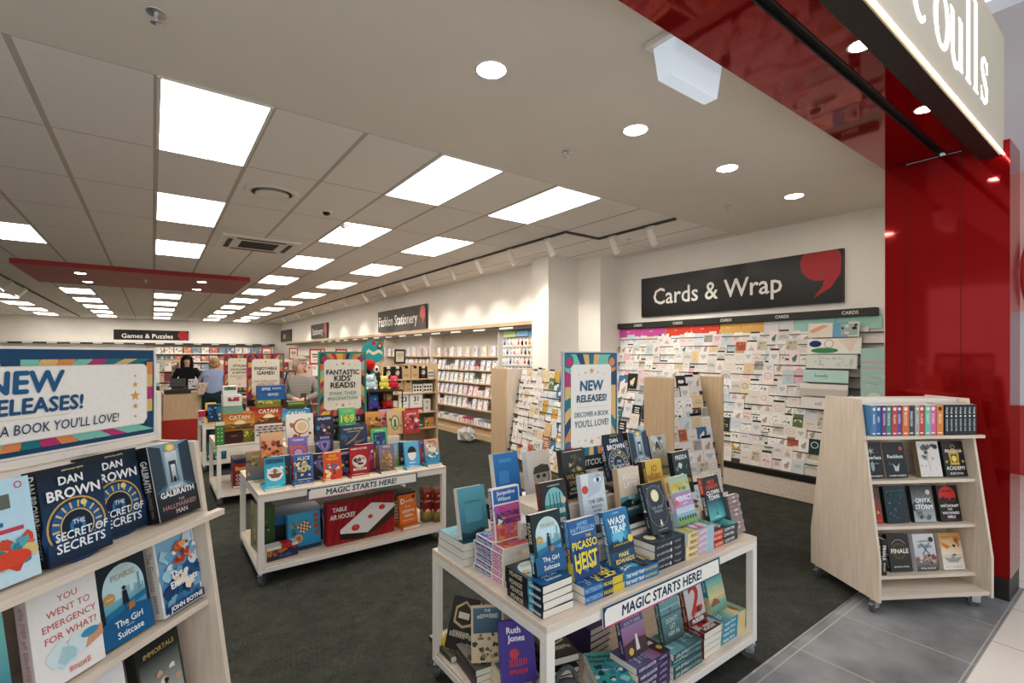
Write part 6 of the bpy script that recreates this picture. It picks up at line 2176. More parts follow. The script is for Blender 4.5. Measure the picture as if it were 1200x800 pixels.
def card_mesh(i, w, h, bg, motif, mc, tab):
    b = MB()
    b.box(0, 0, 0, w, .0012, h, lin(bg))
    b.box(0, .0026, 0, w, .0038, h * .995, lin(bg))
    b.box(.004, .006, 0, w - .002, .0075, h * .98, lin('#c9c2ba' if i % 2 else '#dcd6ce'))
    fr_ = Art(w, h)
    for q in ((0, 0, .03, 1), (.97, 0, 1, 1), (0, .975, 1, 1)):
        fr_.rect(*q, '#d5cec6' if bg > '#8' else '#6f6a66')
    front_art(b, fr_)
    a = Art(w, h)
    R = random.Random(i)
    if motif == 'heart':
        a.ell(.36, .62, .16, .11, mc, 12)
        a.ell(.64, .62, .16, .11, mc, 12)
        a.poly([(.21, .59), (.79, .59), (.5, .34)], mc)
    elif motif == 'wreath':
        a.ring(.5, .58, .32, .06, mc, 18)
        a.rect(.38, .56, .62, .585, '#6f6a66')
    elif motif == 'rainbow':
        for r, c in ((.36, mc), (.28, '#e6dccb'), (.20, '#7f6a5a')):
            a.ring(.5, .45, r, .06, c, 14, None, 0, 180)
    elif motif == 'animal':
        a.ell(.5, .42, .22, .17, mc, 12)
        a.ell(.64, .60, .13, .09, mc, 10)
        a.ell(.70, .69, .05, .06, mc, 8)
        a.rect(.36, .18, .42, .34, mc)
        a.rect(.58, .18, .64, .34, mc)
    elif motif == 'flowers':
        a.blobs(6, .2, .3, .8, .8, [mc, '#7f9a6a', '#d8b0a8'], .05, .12, i)
        a.rect(.48, .1, .51, .4, '#7f9a6a')
    elif motif == 'photo':
        a.rect(.08, .3, .92, .93, mc)
        a.blobs(6, .15, .4, .85, .8, [mc, '#8a8f8c', '#c9c4b8', '#5f6a5a'], .08, .16, i)
    elif motif == 'words':
        for k in range(3):
            a.rect(.18 + .06 * R.random(), .76 - k * .16, .82 - .1 * R.random(), .82 - k * .16, mc)
    elif motif == 'dots':
        a.specks(14, .1, .1, .9, .9, [mc, '#c9b8a0', '#e6d0d0'], .03, .07, i)
    elif motif == 'cake':
        a.rect(.26, .3, .74, .52, mc)
        a.rect(.34, .52, .66, .66, '#e9c4c4')
        a.rect(.48, .66, .52, .78, '#d8b24a')
        a.rect(.2, .27, .8, .3, '#b5aca5')
    elif motif == 'blank':
        a.rect(.25, .5, .75, .54, mc)
    front_art(b, a)
    if tab:
        b.box(w * .08, .0042, h * .95, w * .92, .0050, h + .022, lin('#1b1a19'))
    return b.mesh(f'greeting_card_{motif}', MATTE)


_mot = ['heart', 'wreath', 'rainbow', 'animal', 'flowers', 'photo', 'words', 'dots', 'cake', 'blank']
_mname = {'heart': 'a heart', 'wreath': 'a wreath', 'rainbow': 'a rainbow', 'animal': 'a small animal', 'flowers': 'flowers', 'photo': 'a picture panel', 'words': 'three lines of print', 'dots': 'scattered dots', 'cake': 'a cake', 'blank': 'a short line'}
_cn = {'pale': 'white', 'pink': 'pink', 'cool': 'pale blue', 'warm': 'buff', 'dark': 'dark', 'sat': 'bright'}
CR = random.Random(11)
BANK = {}
for fam in _pal:
    BANK[fam] = []
    for i in range(14 if fam == 'pale' else 8):
        mo = _mot[i % 10]
        bg = CR.choice(_pal[fam])
        mc = CR.choice(_pal['sat'][:5] + _pal['dark'][:1] + ['#b0a094', '#a5a09a', '#c9b6b2', '#b5c0b0', '#c9bda8', '#b9c4c9'] * 3) if fam in ('pale', 'warm', 'pink', 'cool') else CR.choice(_pal['pale'] + _pal['warm'])
        BANK[fam].append((mo, {(w, tb): None for w in ('s', 'm') for tb in (0, 1)}, bg, mc))


def bank(fam, i, size, tab):
    mo, d, bg, mc = BANK[fam][i % len(BANK[fam])]
    if d[(size, tab)] is None:
        w, h = (.098, .135) if size == 's' else (.122, .172)
        d[(size, tab)] = card_mesh(i * 7 + len(fam), w, h, bg, mo, mc, tab)
    return mo, d[(size, tab)]


def to_px(p):
    s_, c_ = math.sin(YAW), math.cos(YAW)
    d = p.x * s_ + p.y * c_
    return 600 + FPX * (p.x * c_ - p.y * s_) / d, CY - FPX * (p.z - EYE) / d, d


def pick(ws):
    r = CR.random() * sum(w for _, w in ws)
    for f_, w in ws:
        r -= w
        if r <= 0:
            return f_
    return ws[0][0]


spots = []


def row(length):
    """widths packed along one tier"""
    u = CR.random() * .05
    while u < length - .1:
        w = CR.uniform(.095, .135)
        yield u, w
        u += w + CR.uniform(.004, .014)


for k, (x, z) in enumerate(tiers_run):
    for c, (u, w) in enumerate(row(2.40)):
        fam = pick([('pale', 5), ('warm', 1.4), ('cool', 1.6), ('dark', 1.8), ('sat', 2.4), ('pink', .5)]) if u < 1.75 else pick([('pale', 6), ('warm', 1.5)])
        M = MG @ T(x + .012 * CR.random(), .345 + u + w, z) @ RZ(-90) @ RX(-9) @ Matrix.Diagonal((w / .098, 1, CR.uniform(.88, 1.08), 1))
        spots.append((M, fam, 's', CR.randrange(14), CR.random() < .10, 'run', k, c))
for k, (y, z) in enumerate(tiers_cap):
    for c, (u, w) in enumerate(row(.60)):
        w = min(w * 1.12, .572 - u)
        if w < .07:
            continue
        fam = pick([('pale', 9), ('dark', 1.8), ('cool', 1.2), ('sat', .4), ('warm', .6)])
        spots.append((MG @ T(.022 + u, y + .012 * CR.random(), z) @ RX(-9) @ Matrix.Diagonal((w / .098, 1, CR.uniform(.9, 1.08), 1)), fam, 's', CR.randrange(14), CR.random() < .10, 'cap', k, c))
for k, (x, z) in enumerate(tiers_wall):
    for c, (u, w) in enumerate(row(3.52)):
        w *= 1.12
        yy = 5.37 - u
        if yy < 2.55 and 6 < k < 13:
            continue
        ws = [('pale', 9), ('pink', 1.8 if k > 7 else .5), ('cool', 1.5), ('warm', 1.1 if k < 6 else .3), ('dark', .5 if k < 5 else .1), ('sat', .35 if k < 8 else .1)]
        spots.append((T(x + .014 * CR.random(), yy, z) @ RZ(-90) @ RX(-8) @ Matrix.Diagonal((w / .122, 1, CR.uniform(.82, 1.06), 1)), pick(ws), 'm', CR.randrange(14), CR.random() < .22, 'wall', k, c))


def shown(s_):
    u, v, d = to_px(s_[0].translation + Vector((0, 0, .09)))
    if not (0 < u < 1036):
        return 0
    if s_[5] == 'wall':
        if 752 < u < 862 and v > 436 or u > 945 and v > 460 or u > 1000 and v > 405:
            return 0
        if u < 757 and v > 430:
            return 0
    if 655 < u < 724 and v > 408 or (560 < u < 860 and v > 548 + (u - 700) * .12):
        return 0
    if s_[5] == 'run' and u > 752:
        return 0
    return 1 / d


vis = sorted([s_ for s_ in spots if shown(s_)], key=lambda s_: -shown(s_))
hid = [s_ for s_ in spots if not shown(s_)]
RN = {'run': 'side of the gondola', 'cap': 'end of the gondola', 'wall': 'wall rack'}
for s_ in vis[:300]:
    M, fam, size, i, tab, rk, k, c = s_
    mo, me = bank(fam, i, size, int(tab))
    o = obj('greeting_card', me)
    o.matrix_world = M
    kk = (NW - 1 - k) if rk == 'wall' else k
    tag(o, f'{_cn[fam]} card with {_mname[mo]}, {ORD[min(c, 34)]} along the {ORD[kk]} tier, {RN[rk]}', 'greeting card', {'run': 'greeting cards on the gondola side', 'cap': 'greeting cards on the gondola end', 'wall': 'greeting cards on the wall rack'}[rk])
rest = {'wall': MB(), 'gondola': MB()}
for s_ in vis[300:] + hid:
    b = rest['wall' if s_[5] == 'wall' else 'gondola']
    M, fam, size, i, tab, rk, k, c = s_
    mo, me = bank(fam, i, size, int(tab))
    at = me.color_attributes['Col'].data
    for p in me.polygons:
        b.add([tuple(M @ me.vertices[q].co) for q in p.vertices], [tuple(range(len(p.vertices)))], tuple(at[p.loop_start].color))
tag(rest['wall'].build('greeting_cards', MATTE), 'remaining greeting cards filling the far part of the wall rack', 'greeting card', None, 'stuff')
tag(rest['gondola'].build('greeting_cards', MATTE), 'remaining greeting cards filling the far side of the gondola', 'greeting card', None, 'stuff')

# wider items at the near end of the wall rack
WG = 'wide stationery at the near end of the card wall'
for i, (y1, w, x, z, h, art, l) in enumerate(((2.50, .50, 6.06, 1.845, .16, lambda a: (a.rect(0, 0, 1, 1, '#e6dcd0'), a.rect(.5, 0, .8, 1, '#6fa5c4'), a.poly([(.02, .5), (.3, .9), (.42, .8), (.3, .6), (.1, .3)], '#e0a585'), a.rect(.66, .1, .98, .9, '#9fb5b0'), a.blobs(6, .68, .2, .95, .8, ['#2f2a26', '#d8d4c8'], .03, .06, 2)), 'wide card pack with an outstretched hand on blue'),
                                             (2.50, .53, 6.03, 1.66, .17, lambda a: (a.rect(0, 0, 1, 1, '#efece4'), a.ell(.16, .66, .12, .22, '#1f3f6a'), a.ring(.42, .66, .09, .015, '#c98a7a', 14), a.ell(.34, .22, .26, .18, '#3f8a5a'), [a.poly([(.82, .1), (.6 + .045 * j, .95), (.615 + .045 * j, .95)], '#e3b98a') for j in range(8)]), 'wide card pack with blue and green speech shapes'),
                                             (2.50, .50, 6.01, 1.50, .15, lambda a: (a.rect(0, 0, 1, 1, '#dde2dc'), a.specks(20, .1, .2, .9, .8, ['#b9c9bd', '#c9d3cc'], .02, .04, 3)), 'wide pale card pack with faint print'),
                                             (2.52, .45, 5.98, 1.345, .135, lambda a: (a.rect(0, 0, 1, 1, '#b9dcd6'), a.text('lovely', .42, .55, .3, '#4a5a5a', .4, .0)), 'wide mint card pack with a handwritten word'),
                                             (2.55, .48, 5.96, 1.19, .135, lambda a: a.rect(0, .0, 1, .6, '#c4bfb8'), 'wide grey and white card pack under the mint one'),
                                             (2.52, .50, 5.93, 1.05, .125, lambda a: (a.rect(0, 0, 1, 1, '#e6e4df'), a.text('oil', .35, .5, .4, '#6a6a66', .2, .0)), 'wide white card pack with one small grey word'))):
    b = MB()
    b.box(0, 0, 0, w, .02, h, lin('#e6e3dd'))
    a = Art(w, h)
    art(a)
    front_art(b, a)
    o = b.build('card_pack', MATTE)
    o.matrix_world = T(x, y1, z) @ RZ(-90) @ RX(-6)
    tag(o, l, 'card pack', WG)
b = MB()
b.box(5.90, 1.60, .95, 5.92, 1.93, 1.716, lin('#a9cbc3'))
a = Art(.33, .766)
a.rect(0, .80, 1, .82, '#d8a5b0')
a.rect(0, .73, 1, .745, '#d8a5b0')
a.text('~happy', .5, .62, .05, '#cfe0da', .6, .0)
a.text('~birthday', .5, .52, .05, '#cfe0da', .8, .0)
a.ell(.35, .33, .2, .08, '#d8e6e0')
a.ell(.7, .32, .18, .08, '#d9b9bd')
a.onto(b, (5.90, 1.93, .95), (0, -1, 0), (0, 0, 1), (-1, 0, 0))
tag(b.build('gift_wrap_board', MATTE), 'tall mint green board at the near end of the card wall', 'display board')
b = MB()
b.box(5.92, 1.62, 0, 6.19, 1.76, .95)
tag(b.build('board_plinth', TAN), 'plain plinth under the mint green board', 'plinth')

# ------------------------------------------------------------------ stationery wall
t = thing('wall_shelving', 'long beige wall shelving full of pastel stationery', 'shelving', T(0, 0, 0))
b = MB()
b.box(5.19, 6.30, 2.17, 5.655, 25.5, 2.238)
b.build('fascia', TAN, t, .002)
b = MB()
b.box(5.21, 6.30, 2.10, 5.24, 25.5, 2.17)
b.build('label_strip', SIGNGRY, t)
b = MB()
for k in range(14):
    y = 7.05 + k * .92
    b.box(5.205, y, 2.118, 5.21, y + .42, 2.15, lin('#e9e6de'))
b.build('shelf_label', MATTE, t)
b = MB()
b.box(5.62, 6.36, 0, 5.655, 25.5, 2.17)
b.build('back_panel', WHITE, t)
SZ = [1.62, 1.34, 1.08, .82, .57, .27]
SX = [5.30, 5.27, 5.23, 5.19, 5.15, 5.11]
for z, x in zip(SZ, SX):
    b = MB()
    b.box(x, 7.62, z - .025, 5.62, 25.5, z)
    b.build('shelf', TAN, t, .002)
b = MB()
b.box(5.12, 7.62, .0, 5.6, 25.5, .1)
b.box(5.18, 7.62, .1, 5.6, 25.5, .245)
b.build('plinth', TAN, t)
for y in (7.60, 10.4, 13.2):
    b = MB()
    b.box(5.26, y - .02, 0, 5.62, y, 2.10)
    b.build('upright', WHITE, t, .002)


def pack_mesh(i, kind):
    R = random.Random(i)
    b = MB()
    P = ['#e6dedd', '#efe9e6', '#e9d3d6', '#d9dbe6', '#e3e6ea', '#e8dfd0', '#d8c4cc', '#dfe6e2']
    S_ = ['#c23a3a', '#d8748a', '#8a8fb0', '#3f4a63', '#8ab0c4', '#c9a98a', '#9c4a5a', '#5f7f73']
    c = R.choice(P)
    if kind == 'notebook':
        w, h, d = .15, .20, .025
        b.box(0, 0, 0, w, d, h, lin(c))
        b.box(.003, -.001, h * .1, .012, d, h * .9, lin('#8a8580'))
        a = Art(w, h)
        a.blobs(8, .15, .1, .95, .95, [R.choice(S_), R.choice(P), R.choice(S_), c], .08, .2, i)
        a.rect(.2, .62, .8, .74, '#f0ece6')
    elif kind == 'giftbox':
        w, h, d = .17, .11, .12
        b.box(0, 0, 0, w, d, h * .7, lin(c))
        b.box(-.003, -.003, h * .7, w + .003, d + .003, h, lin(R.choice(S_) if i % 3 == 0 else R.choice(P)))
        a = Art(w, h * .7)
        a.rect(.4, 0, .6, 1, R.choice(S_))
    else:
        w, h, d = .13, .19, .05
        b.box(0, 0, 0, w, d, h, lin(c))
        b.tube((w * .3, d / 2, h), (w * .38, d / 2, h + .04), .004, 6, None, lin('#d8d0c8'))
        b.tube((w * .7, d / 2, h), (w * .62, d / 2, h + .04), .004, 6, None, lin('#d8d0c8'))
        b.tube((w * .38, d / 2, h + .04), (w * .62, d / 2, h + .04), .004, 6, None, lin('#d8d0c8'))
        a = Art(w, h)
        a.blobs(5, .15, .2, .85, .8, [R.choice(S_), R.choice(P)], .08, .18, i)
    front_art(b, a)
    return b.mesh(kind, MATTE)


PK = {k: [pack_mesh(i, k) for i in range(8)] for k in ('notebook', 'giftbox', 'giftbag')}
PR = random.Random(5)
KN = {'notebook': 'pastel notebook', 'giftbox': 'pastel lidded box', 'giftbag': 'pastel gift bag'}
SN = ['top', 'second', 'third', 'fourth', 'fifth', 'lowest']
for si, (z, x) in enumerate(zip(SZ, SX)):
    y = 12.6 if si else 16.4
    n = 0
    while y > 7.80:
        k = 'giftbag' if si == 0 else ('giftbox' if si == 5 or PR.random() < .18 else 'notebook')
        o = obj(k.replace('giftbox', 'gift_box').replace('giftbag', 'gift_bag'), PR.choice(PK[k]))
        lean = 0 if k != 'notebook' else 12
        o.matrix_world = T(x + .03 + PR.random() * .02, y, z + .001) @ RZ(-90) @ RX(-lean)
        tag(o, f'{KN[k]}, {ORD[min(n, 34)]} along the {SN[si]} shelf of the stationery wall', k.replace('gift', 'gift '), 'stationery on the wall shelving')
        y -= .185 + PR.random() * .04 + (.12 if si == 0 else 0)
        n += 1

# bay by the pillar, hung with small carded gifts
for i, c in enumerate(('#b5c97a', '#7fb0d0', '#5f9ccf')):
    b = MB()
    y = 7.45 - i * .37
    b.box(5.30, y - .35, 1.98, 5.31, y, 2.09, lin(c))
    tag(b.build('header_card', PRINT), f'{["lime green", "light blue", "sky blue"][i]} header card in the bay beside the pillar', 'header card', 'header cards by the pillar')
HK = ['#2f4f9c', '#e0a52c', '#d8502f', '#9cc4d8', '#e6e2da', '#23262c', '#c98a9c', '#d9d0e6', '#8a5f3a', '#efe9e2']
cm = []
for i, c in enumerate(HK):
    b = MB()
    b.box(0, 0, 0, .095, .012, .15, lin('#ece8e2'))
    a = Art(.095, .15)
    a.blobs(5, .15, .15, .85, .8, [c, c, '#c9c4bc'], .12, .26, i)
    a.rect(.1, .88, .9, .97, '#2a2826')
    front_art(b, a)
    b.ball((.047, .0, .06), (.03, .014, .035), 10, 6, lin(c))
    cm.append(b.mesh('carded_gift', MATTE))
for r in range(6):
    for c in range(11):
        o = obj('carded_gift', cm[(r * 7 + c * 3) % 10])
        o.matrix_world = T(5.33 - .012 * r, 7.52 - c * .108, 1.80 - r * .172) @ RZ(-90)
        tag(o, f'small carded gift, {ORD[min(c, 34)]} along the {ORD[r]} row of hooks beside the pillar', 'gift', 'carded gifts by the pillar')
t = thing('hook_panel', 'white slatted hook panel beside the white pillar', 'shelving', T(0, 0, 0))
b = MB()
b.box(5.36, 6.31, .5, 5.40, 7.57, 2.09)
b.build('panel', WHITE, t)
b = MB()
b.box(5.2, 6.31, 0, 5.55, 7.57, .5)
b.build('cupboard', TAN, t)

# ------------------------------------------------------------------ calendar gondola in the middle of the shop
BX0, BX1, BY = 2.75, 3.68, 7.0
t = thing('shelf_gondola', 'tan shelf gondola of calendars and kraft bags behind the children\'s table', 'shelving', T(0, 0, 0))
for x in (BX0, BX1 - .02):
    b = MB()
    b.box(x, BY, 0, x + .02, BY + .42, 1.51)
    b.build('side_panel', TAN, t, .002)
b = MB()
b.box(BX0 + .02, BY + .4, 0, BX1 - .02, BY + .42, 1.51)
b.build('back_panel', TAN, t)
b = MB()
b.box(BX0 - .5, BY + .40, 0, BX0, BY + .42, 1.51)
b.build('back_wing', TAN, t)
BZ = (1.275, 1.055, .75, .50, .25)
for z in BZ:
    b = MB()
    b.box(BX0 + .02, BY + .03, z - .02, BX1 - .02, BY + .4, z)
    b.build('shelf', TAN, t, .001)


def bag_mesh(col, topc, art=None, w=.13, h=.19):
    b = MB()
    b.box(0, 0, 0, w, .08, h, lin(col))
    b.box(w * .3, -.001, h * .84, w * .7, .081, h + .012, lin(topc))
    a = Art(w, h)
    if art:
        art(a)
    front_art(b, a)
    return b.mesh('gift_bag', MATTE)


kraft = bag_mesh('#c4a47c', '#1d1b19', lambda a: (a.rect(.2, .3, .8, .34, '#6f5a44'), a.rect(.3, .2, .7, .23, '#6f5a44')))
blk = bag_mesh('#23211f', '#d8cdb8', lambda a: (a.ell(.5, .5, .24, .2, '#c9b9a0'), a.ell(.4, .58, .06, .06, '#23211f'), a.rect(.3, .15, .7, .2, '#a53a34')))
i = 0
for row, z, seq in ((0, BZ[0], 'bbkkbw'), (1, BZ[1], 'ckkcc')):
    x = BX0 + .06
    n = {}
    for ch in seq:
        n[ch] = n.get(ch, 0) + 1
        if ch in 'kb':
            o = obj('gift_bag', kraft if ch == 'k' else blk)
            o.matrix_world = T(x, BY + .06, z + .001)
            l = ('kraft bag with black top' if ch == 'k' else 'black bag with pale figure') + f', {ORD[n[ch] - 1]} of its kind on the {["top", "second"][row]} calendar shelf'
            tag(o, l, 'gift bag', 'bags on the calendar gondola')
            x += .145
        else:
            b = MB()
            w = .10 if ch == 'w' else .16
            b.box(0, 0, 0, w, .09, .13, lin('#e2ddd2'))
            a = Art(w, .13)
            for q in range(6):
                a.rect(.1 + .3 * (q % 3), .15 + .4 * (q // 3), .3 + .3 * (q % 3), .4 + .4 * (q // 3), '#3a3632')
            front_art(b, a)
            o = b.build('calendar_box', MATTE)
            o.matrix_world = T(x, BY + .06, z + .001)
            tag(o, f'white box with black figures, {ORD[n[ch] - 1]} on the {["top", "second"][row]} calendar shelf', 'box', 'boxes on the calendar gondola')
            x += w + .015
x = BX0 + .05
for j, (w, h, tx) in enumerate(((.22, .2, None), (.17, .25, '23'), (.22, .24, '31'), (.13, .2, None))):
    t = thing('desk_calendar', ['white number cube set at one end of the calendar shelf', 'white framed calendar with two digits, narrower frame', 'white framed calendar with two digits, wider frame', 'white number cube pair at the panel end of the calendar shelf'][j], 'calendar', T(x, BY + .05, BZ[2] + .0705 if tx else BZ[2] + .001), 'calendars')
    b = MB()
    if tx:
        b.box(0, 0, 0, w, .02, h, lin('#e6e1d6'))
    else:
        n = 2 if w > .2 else 1
        for q in range(n):
            for r in range(2):
                b.box(q * w / n + .004, 0, r * h / 2, (q + 1) * w / n - .004, .09, (r + 1) * h / 2 - .004, lin('#ddd6c8'))
    a = Art(w, h)
    if tx:
        a.rect(.12, .1, .88, .9, '#f2efe8')
        a.text(tx, .5, .58, .3, '#23211e', .7, .04)
        a.rect(.3, .25, .7, .28, '#8a8378')
    else:
        a.text('12' if w > .2 else '4', .5, .75, .2, '#23211e', .8, .04)
        a.text('07' if w > .2 else '9', .5, .25, .2, '#23211e', .8, .04)
    front_art(b, a)
    b.build('face', MATTE, t)
    if tx:
        b = MB()
        b.box(.02, .02, 0, w - .02, .08, .01, lin('#b5a38a'))
        b.build('stand', MATTE, t)
    x += w + .012
for j in range(4):
    carton('calendar_pack', f'flat red-edged calendar pack, {ORD[j]} under the framed digits', 'calendar', T(BX0 + .28 + .2 * (j % 2), BY + .045, BZ[2] + .001 + .035 * (j // 2)), .195, .2, .034, '#b52f2c' if j // 2 else '#d9d3c8', None, None, None, 'calendar packs')
for j in range(5):
    b = MB()
    b.box(0, 0, 0, .16, .03, .15, lin(['#3a2f2c', '#8f2f2a', '#d9d0c4', '#4a5a4a', '#c98a4a'][j]))
    a = Art(.16, .15)
    a.blobs(8, .1, .1, .9, .9, ['#c9b8a0', '#8a3a34', '#2a2826', '#d8d2c6'], .08, .16, j)
    front_art(b, a)
    o = b.build('boxed_gift', MATTE)
    o.matrix_world = T(BX0 + .04 + .172 * j, BY + .06, (BZ[3]) + .001)
    tag(o, f'patterned boxed gift, {ORD[j]} along the lower calendar shelf', 'gift', 'boxed gifts on the calendar gondola')
t = board(T(BX0 + .33, BY + .30, 1.515), .165, .215, lambda a: (a.rect(0, 0, 1, 1, '#1f1e1b'), a.rect(.1, .1, .9, .88, '#cbbfa6'), a.text('~AWESOME', .5, .7, .09, '#23211d', .7, .02), a.text('~GIFTS FOR', .5, .55, .09, '#23211d', .7, .02), a.text('~MEN', .5, .4, .09, '#23211d', .5, .02)), 'small black-framed notice standing on the calendar gondola', '#23221f')

# ------------------------------------------------------------------ soft toy stand
t = thing('toy_stand', 'black wire stand of soft toys with a round turquoise header', 'display stand', T(2.16, 5.95, 0))
b = MB()
for z in (.62, .93, 1.18):
    b.box(0, 0, z, .46, .34, z + .015)
b.box(0, .32, 0, .46, .34, 1.18)
b.box(0, 0, 0, .46, .32, .3)
for x in (0, .225, .448):
    b.box(x, 0, .3, x + .012, .012, 1.18)
b.add([(.0, .33, 1.18), (.46, .33, 1.18), (.16, .33, 1.55), (.08, .33, 1.55), (.0, .34, 1.18), (.46, .34, 1.18), (.16, .34, 1.55), (.08, .34, 1.55)], [(0, 1, 2, 3), (7, 6, 5, 4), (1, 5, 6, 2), (2, 6, 7, 3), (3, 7, 4, 0)])
b.build('frame', BLACK, t)
b = MB()
M_ = T(.17, .29, 1.69)
a = Art(.30, .30)
a.circ(.5, .5, .5, '#2f9a9c', 30)
a.poly([(.1, .42), (.3, .62), (.5, .48), (.75, .6), (.93, .5), (.93, .36), (.75, .46), (.5, .34), (.3, .48), (.12, .3)], '#e0d3bd')
a.circ(.52, .88, .1, '#b52f34', 12)
a.circ(.8, .74, .13, '#3a2620', 12)
a.circ(.8, .76, .08, '#d89a6a', 10)
b.X = M_
b.tube((0, 0, 0), (0, .012, 0), .15, 30, None, lin('#2f9a9c'))
b.X = Matrix()
a.onto(b, (M_.translation.x - .15, M_.translation.y - .0005, M_.translation.z - .15), (1, 0, 0), (0, 0, 1), (0, -1, 0))
b.box(.14, .292, 1.28, .20, .31, 1.60, lin('#2f9a9c'))
b.build('header_disc', MATTE, t)


def plush(x, y, z, r, body, acc, label, ears='round', yaw=0):
    t = thing('soft_toy', label, 'soft toy', T(x, y, z) @ RZ(yaw), 'soft toys on the black stand')
    b = MB()
    c = lin(body)
    b.ball((0, 0, r * .9), (r, r * .9, r * .9), 16, 10, c)
    for s_ in (-1, 1):
        b.ball((s_ * r * .7, -r * .6, r * .3), (r * .35, r * .4, r * .28), 10, 6, c)
    b.build('body', PLUSH, t)
    b = MB()
    b.ball((0, -r * .25, r * 2.0), (r * .78, r * .7, r * .7), 16, 10, lin(acc) if acc else c)
    for s_ in (-1, 1):
        if ears == 'round':
            b.ball((s_ * r * .6, -r * .1, r * 2.6), (r * .28, r * .14, r * .28), 10, 6, c)
        elif ears == 'long':
            b.ball((s_ * r * .35, -r * .1, r * 3.0), (r * .16, r * .1, r * .6), 10, 6, c)
    b.ball((0, -r * .9, r * 1.9), (r * .2, r * .12, r * .14), 8, 6, lin('#d8cfc4'))
    b.build('head', PLUSH, t)
    for s_ in (-1, 1):
        b = MB()
        b.ball((s_ * r * .28, -r * .88, r * 2.15), r * .09, 8, 6, lin('#1a1818'))
        b.build('eye', PRINT, t)


TY = 5.98
for x, z, r, c, a_, l, e in ((2.24, 1.1955, .075, '#c3d6e0', None, 'pale blue soft toy low on the left of the upper tier', 'round'), (2.43, 1.1955, .066, '#e3d35a', '#e6da74', 'yellow soft toy in the middle of the upper tier', 'round'), (2.56, 1.1955, .066, '#c22f3a', '#d9566a', 'red soft toy at the end of the upper tier', 'round'),
                            (2.29, .946, .072, '#5a4a9c', '#3f8ac9', 'violet and blue soft toy on the lower tier', 'round'), (2.47, .946, .074, '#c22a28', '#d0a05f', 'red-bodied soft toy with a tan head on the lower tier', 'round')):
    plush(x, TY + .14, z, r, c, a_, l, e)
for x, y, z, r, c, a_, l, e in ((2.33, 6.20, 1.1955, .05, '#d9c4cc', '#9cc9d6', 'small pink and aqua soft toy behind the pale blue one', 'long'), (2.18, 6.22, 1.1955, .05, '#8f1f2a', '#c23a3f', 'small dark red soft toy at the stand\'s outer edge', 'round')):
    plush(x, y, z, r, c, a_, l, e)
t = thing('soft_toy', 'round scarlet ball-shaped soft toy perched highest on the stand', 'soft toy', T(2.27, 6.21, 1.46), 'soft toys on the black stand')
b = MB()
b.ball((0, 0, .06), .07, 16, 10, lin('#c2201f'))
b.build('body', PLUSH, t)
b = MB()
b.ball((.08, -.02, .0), (.04, .03, .05), 10, 8, lin('#e6ded2'))
b.ball((.08, -.05, .0), (.015, .01, .02), 8, 6, lin('#1c1a1a'))
b.build('face', PLUSH, t)

# ------------------------------------------------------------------ sales counter and the back of the shop
t = thing('sales_counter', 'beige sales counter on a red plinth behind the far trolley', 'counter', T(0, 0, 0))
b = MB()
b.box(.16, 11.4, .40, .78, 12.2, .90)
b.build('body', TAN, t, .003)
b = MB()
b.box(.06, 11.36, 0, .70, 12.2, .40)
b.build('red_plinth', REDM, t, .003)
b = MB()
b.box(.18, 11.38, .90, .60, 12.2, .98)
b.build('top', BLACK, t, .003)
t = thing('till_terminal', 'black till terminal with a small card machine on the counter', 'till', T(.30, 11.62, .981))
b = MB()
b.box(0, 0, 0, .2, .2, .05)
b.build('base', BLACK, t)
b = MB()
b.X = RX(-15)
b.box(-.03, .05, .05, .23, .07, .22)
b.build('screen', BLACK, t)
b = MB()
b.box(.24, -.05, 0, .30, .06, .05)
b.build('card_machine', SIGNGRY, t)
b = MB()
a = Art(.16, .19)
a.rect(0, 0, 1, 1, '#c9c6cc')
a.blobs(8, .1, .1, .9, .9, ['#b5404a', '#3f4a6a', '#d8c9b0', '#2a2a30'], .08, .16, 3)
b.box(0, 0, 0, .16, .05, .19, lin('#c9c6cc'))
front_art(b, a)
o = b.build('leaflet_box', MATTE)
o.matrix_world = T(.56, 11.42, .981)
tag(o, 'small box of printed leaflets at the customer side of the counter', 'leaflet box')
# gadget stand beside the counter
t = thing('gadget_stand', 'tan shelf stand of gadgets with a turquoise unit on top', 'display stand', T(-.42, 10.9, 0))
b = MB()
b.box(0, 0, 0, .03, .4, 1.1)
b.box(.52, 0, 0, .55, .4, 1.1)
b.box(0, .38, 0, .55, .4, 1.1)
b.build('carcass', TAN, t)
for z in (.2, .48, .76, 1.08):
    b = MB()
    b.box(.03, 0, z, .52, .38, z + .02)
    b.build('shelf', TAN, t)
carton('gadget_unit', 'turquoise and white counter unit with a dark square screen', 'display unit', T(-.40, 10.95, 1.101), .50, .3, .42, '#4fb5c4', lambda a: (a.rect(.08, .1, 1, .95, '#e2e6e4'), a.rect(.3, .28, .75, .76, '#1b2226'), a.rect(0, 0, 1, .1, '#4fb5c4')))
for j, (x, z, c, l) in enumerate(((-.36, .7805, '#3a3f44', 'dark headphones pack on the gadget stand, upper shelf'), (-.18, .7805, '#c9c4bc', 'pale headphones pack on the gadget stand, upper shelf'), (-.02, .7805, '#4a3f44', 'black headphones pack at the counter end, upper shelf'), (-.34, .5005, '#2f8aa5', 'turquoise speaker box on the gadget stand, middle shelf'), (-.12, .5005, '#2a3f48', 'navy speaker box on the gadget stand, middle shelf'), (-.34, .2205, '#2f6a74', 'large teal box on the gadget stand, lowest shelf'))):
    carton('gadget_box', l, 'gadget', T(x, 10.93, z), .15 if j < 5 else .3, .2, .2, c, lambda a: (a.ring(.5, .5, .32, .08, '#d9d6d0', 16), a.ell(.3, .4, .1, .14, '#1d1f22'), a.ell(.7, .4, .1, .14, '#1d1f22')), None, None, 'gadget boxes')

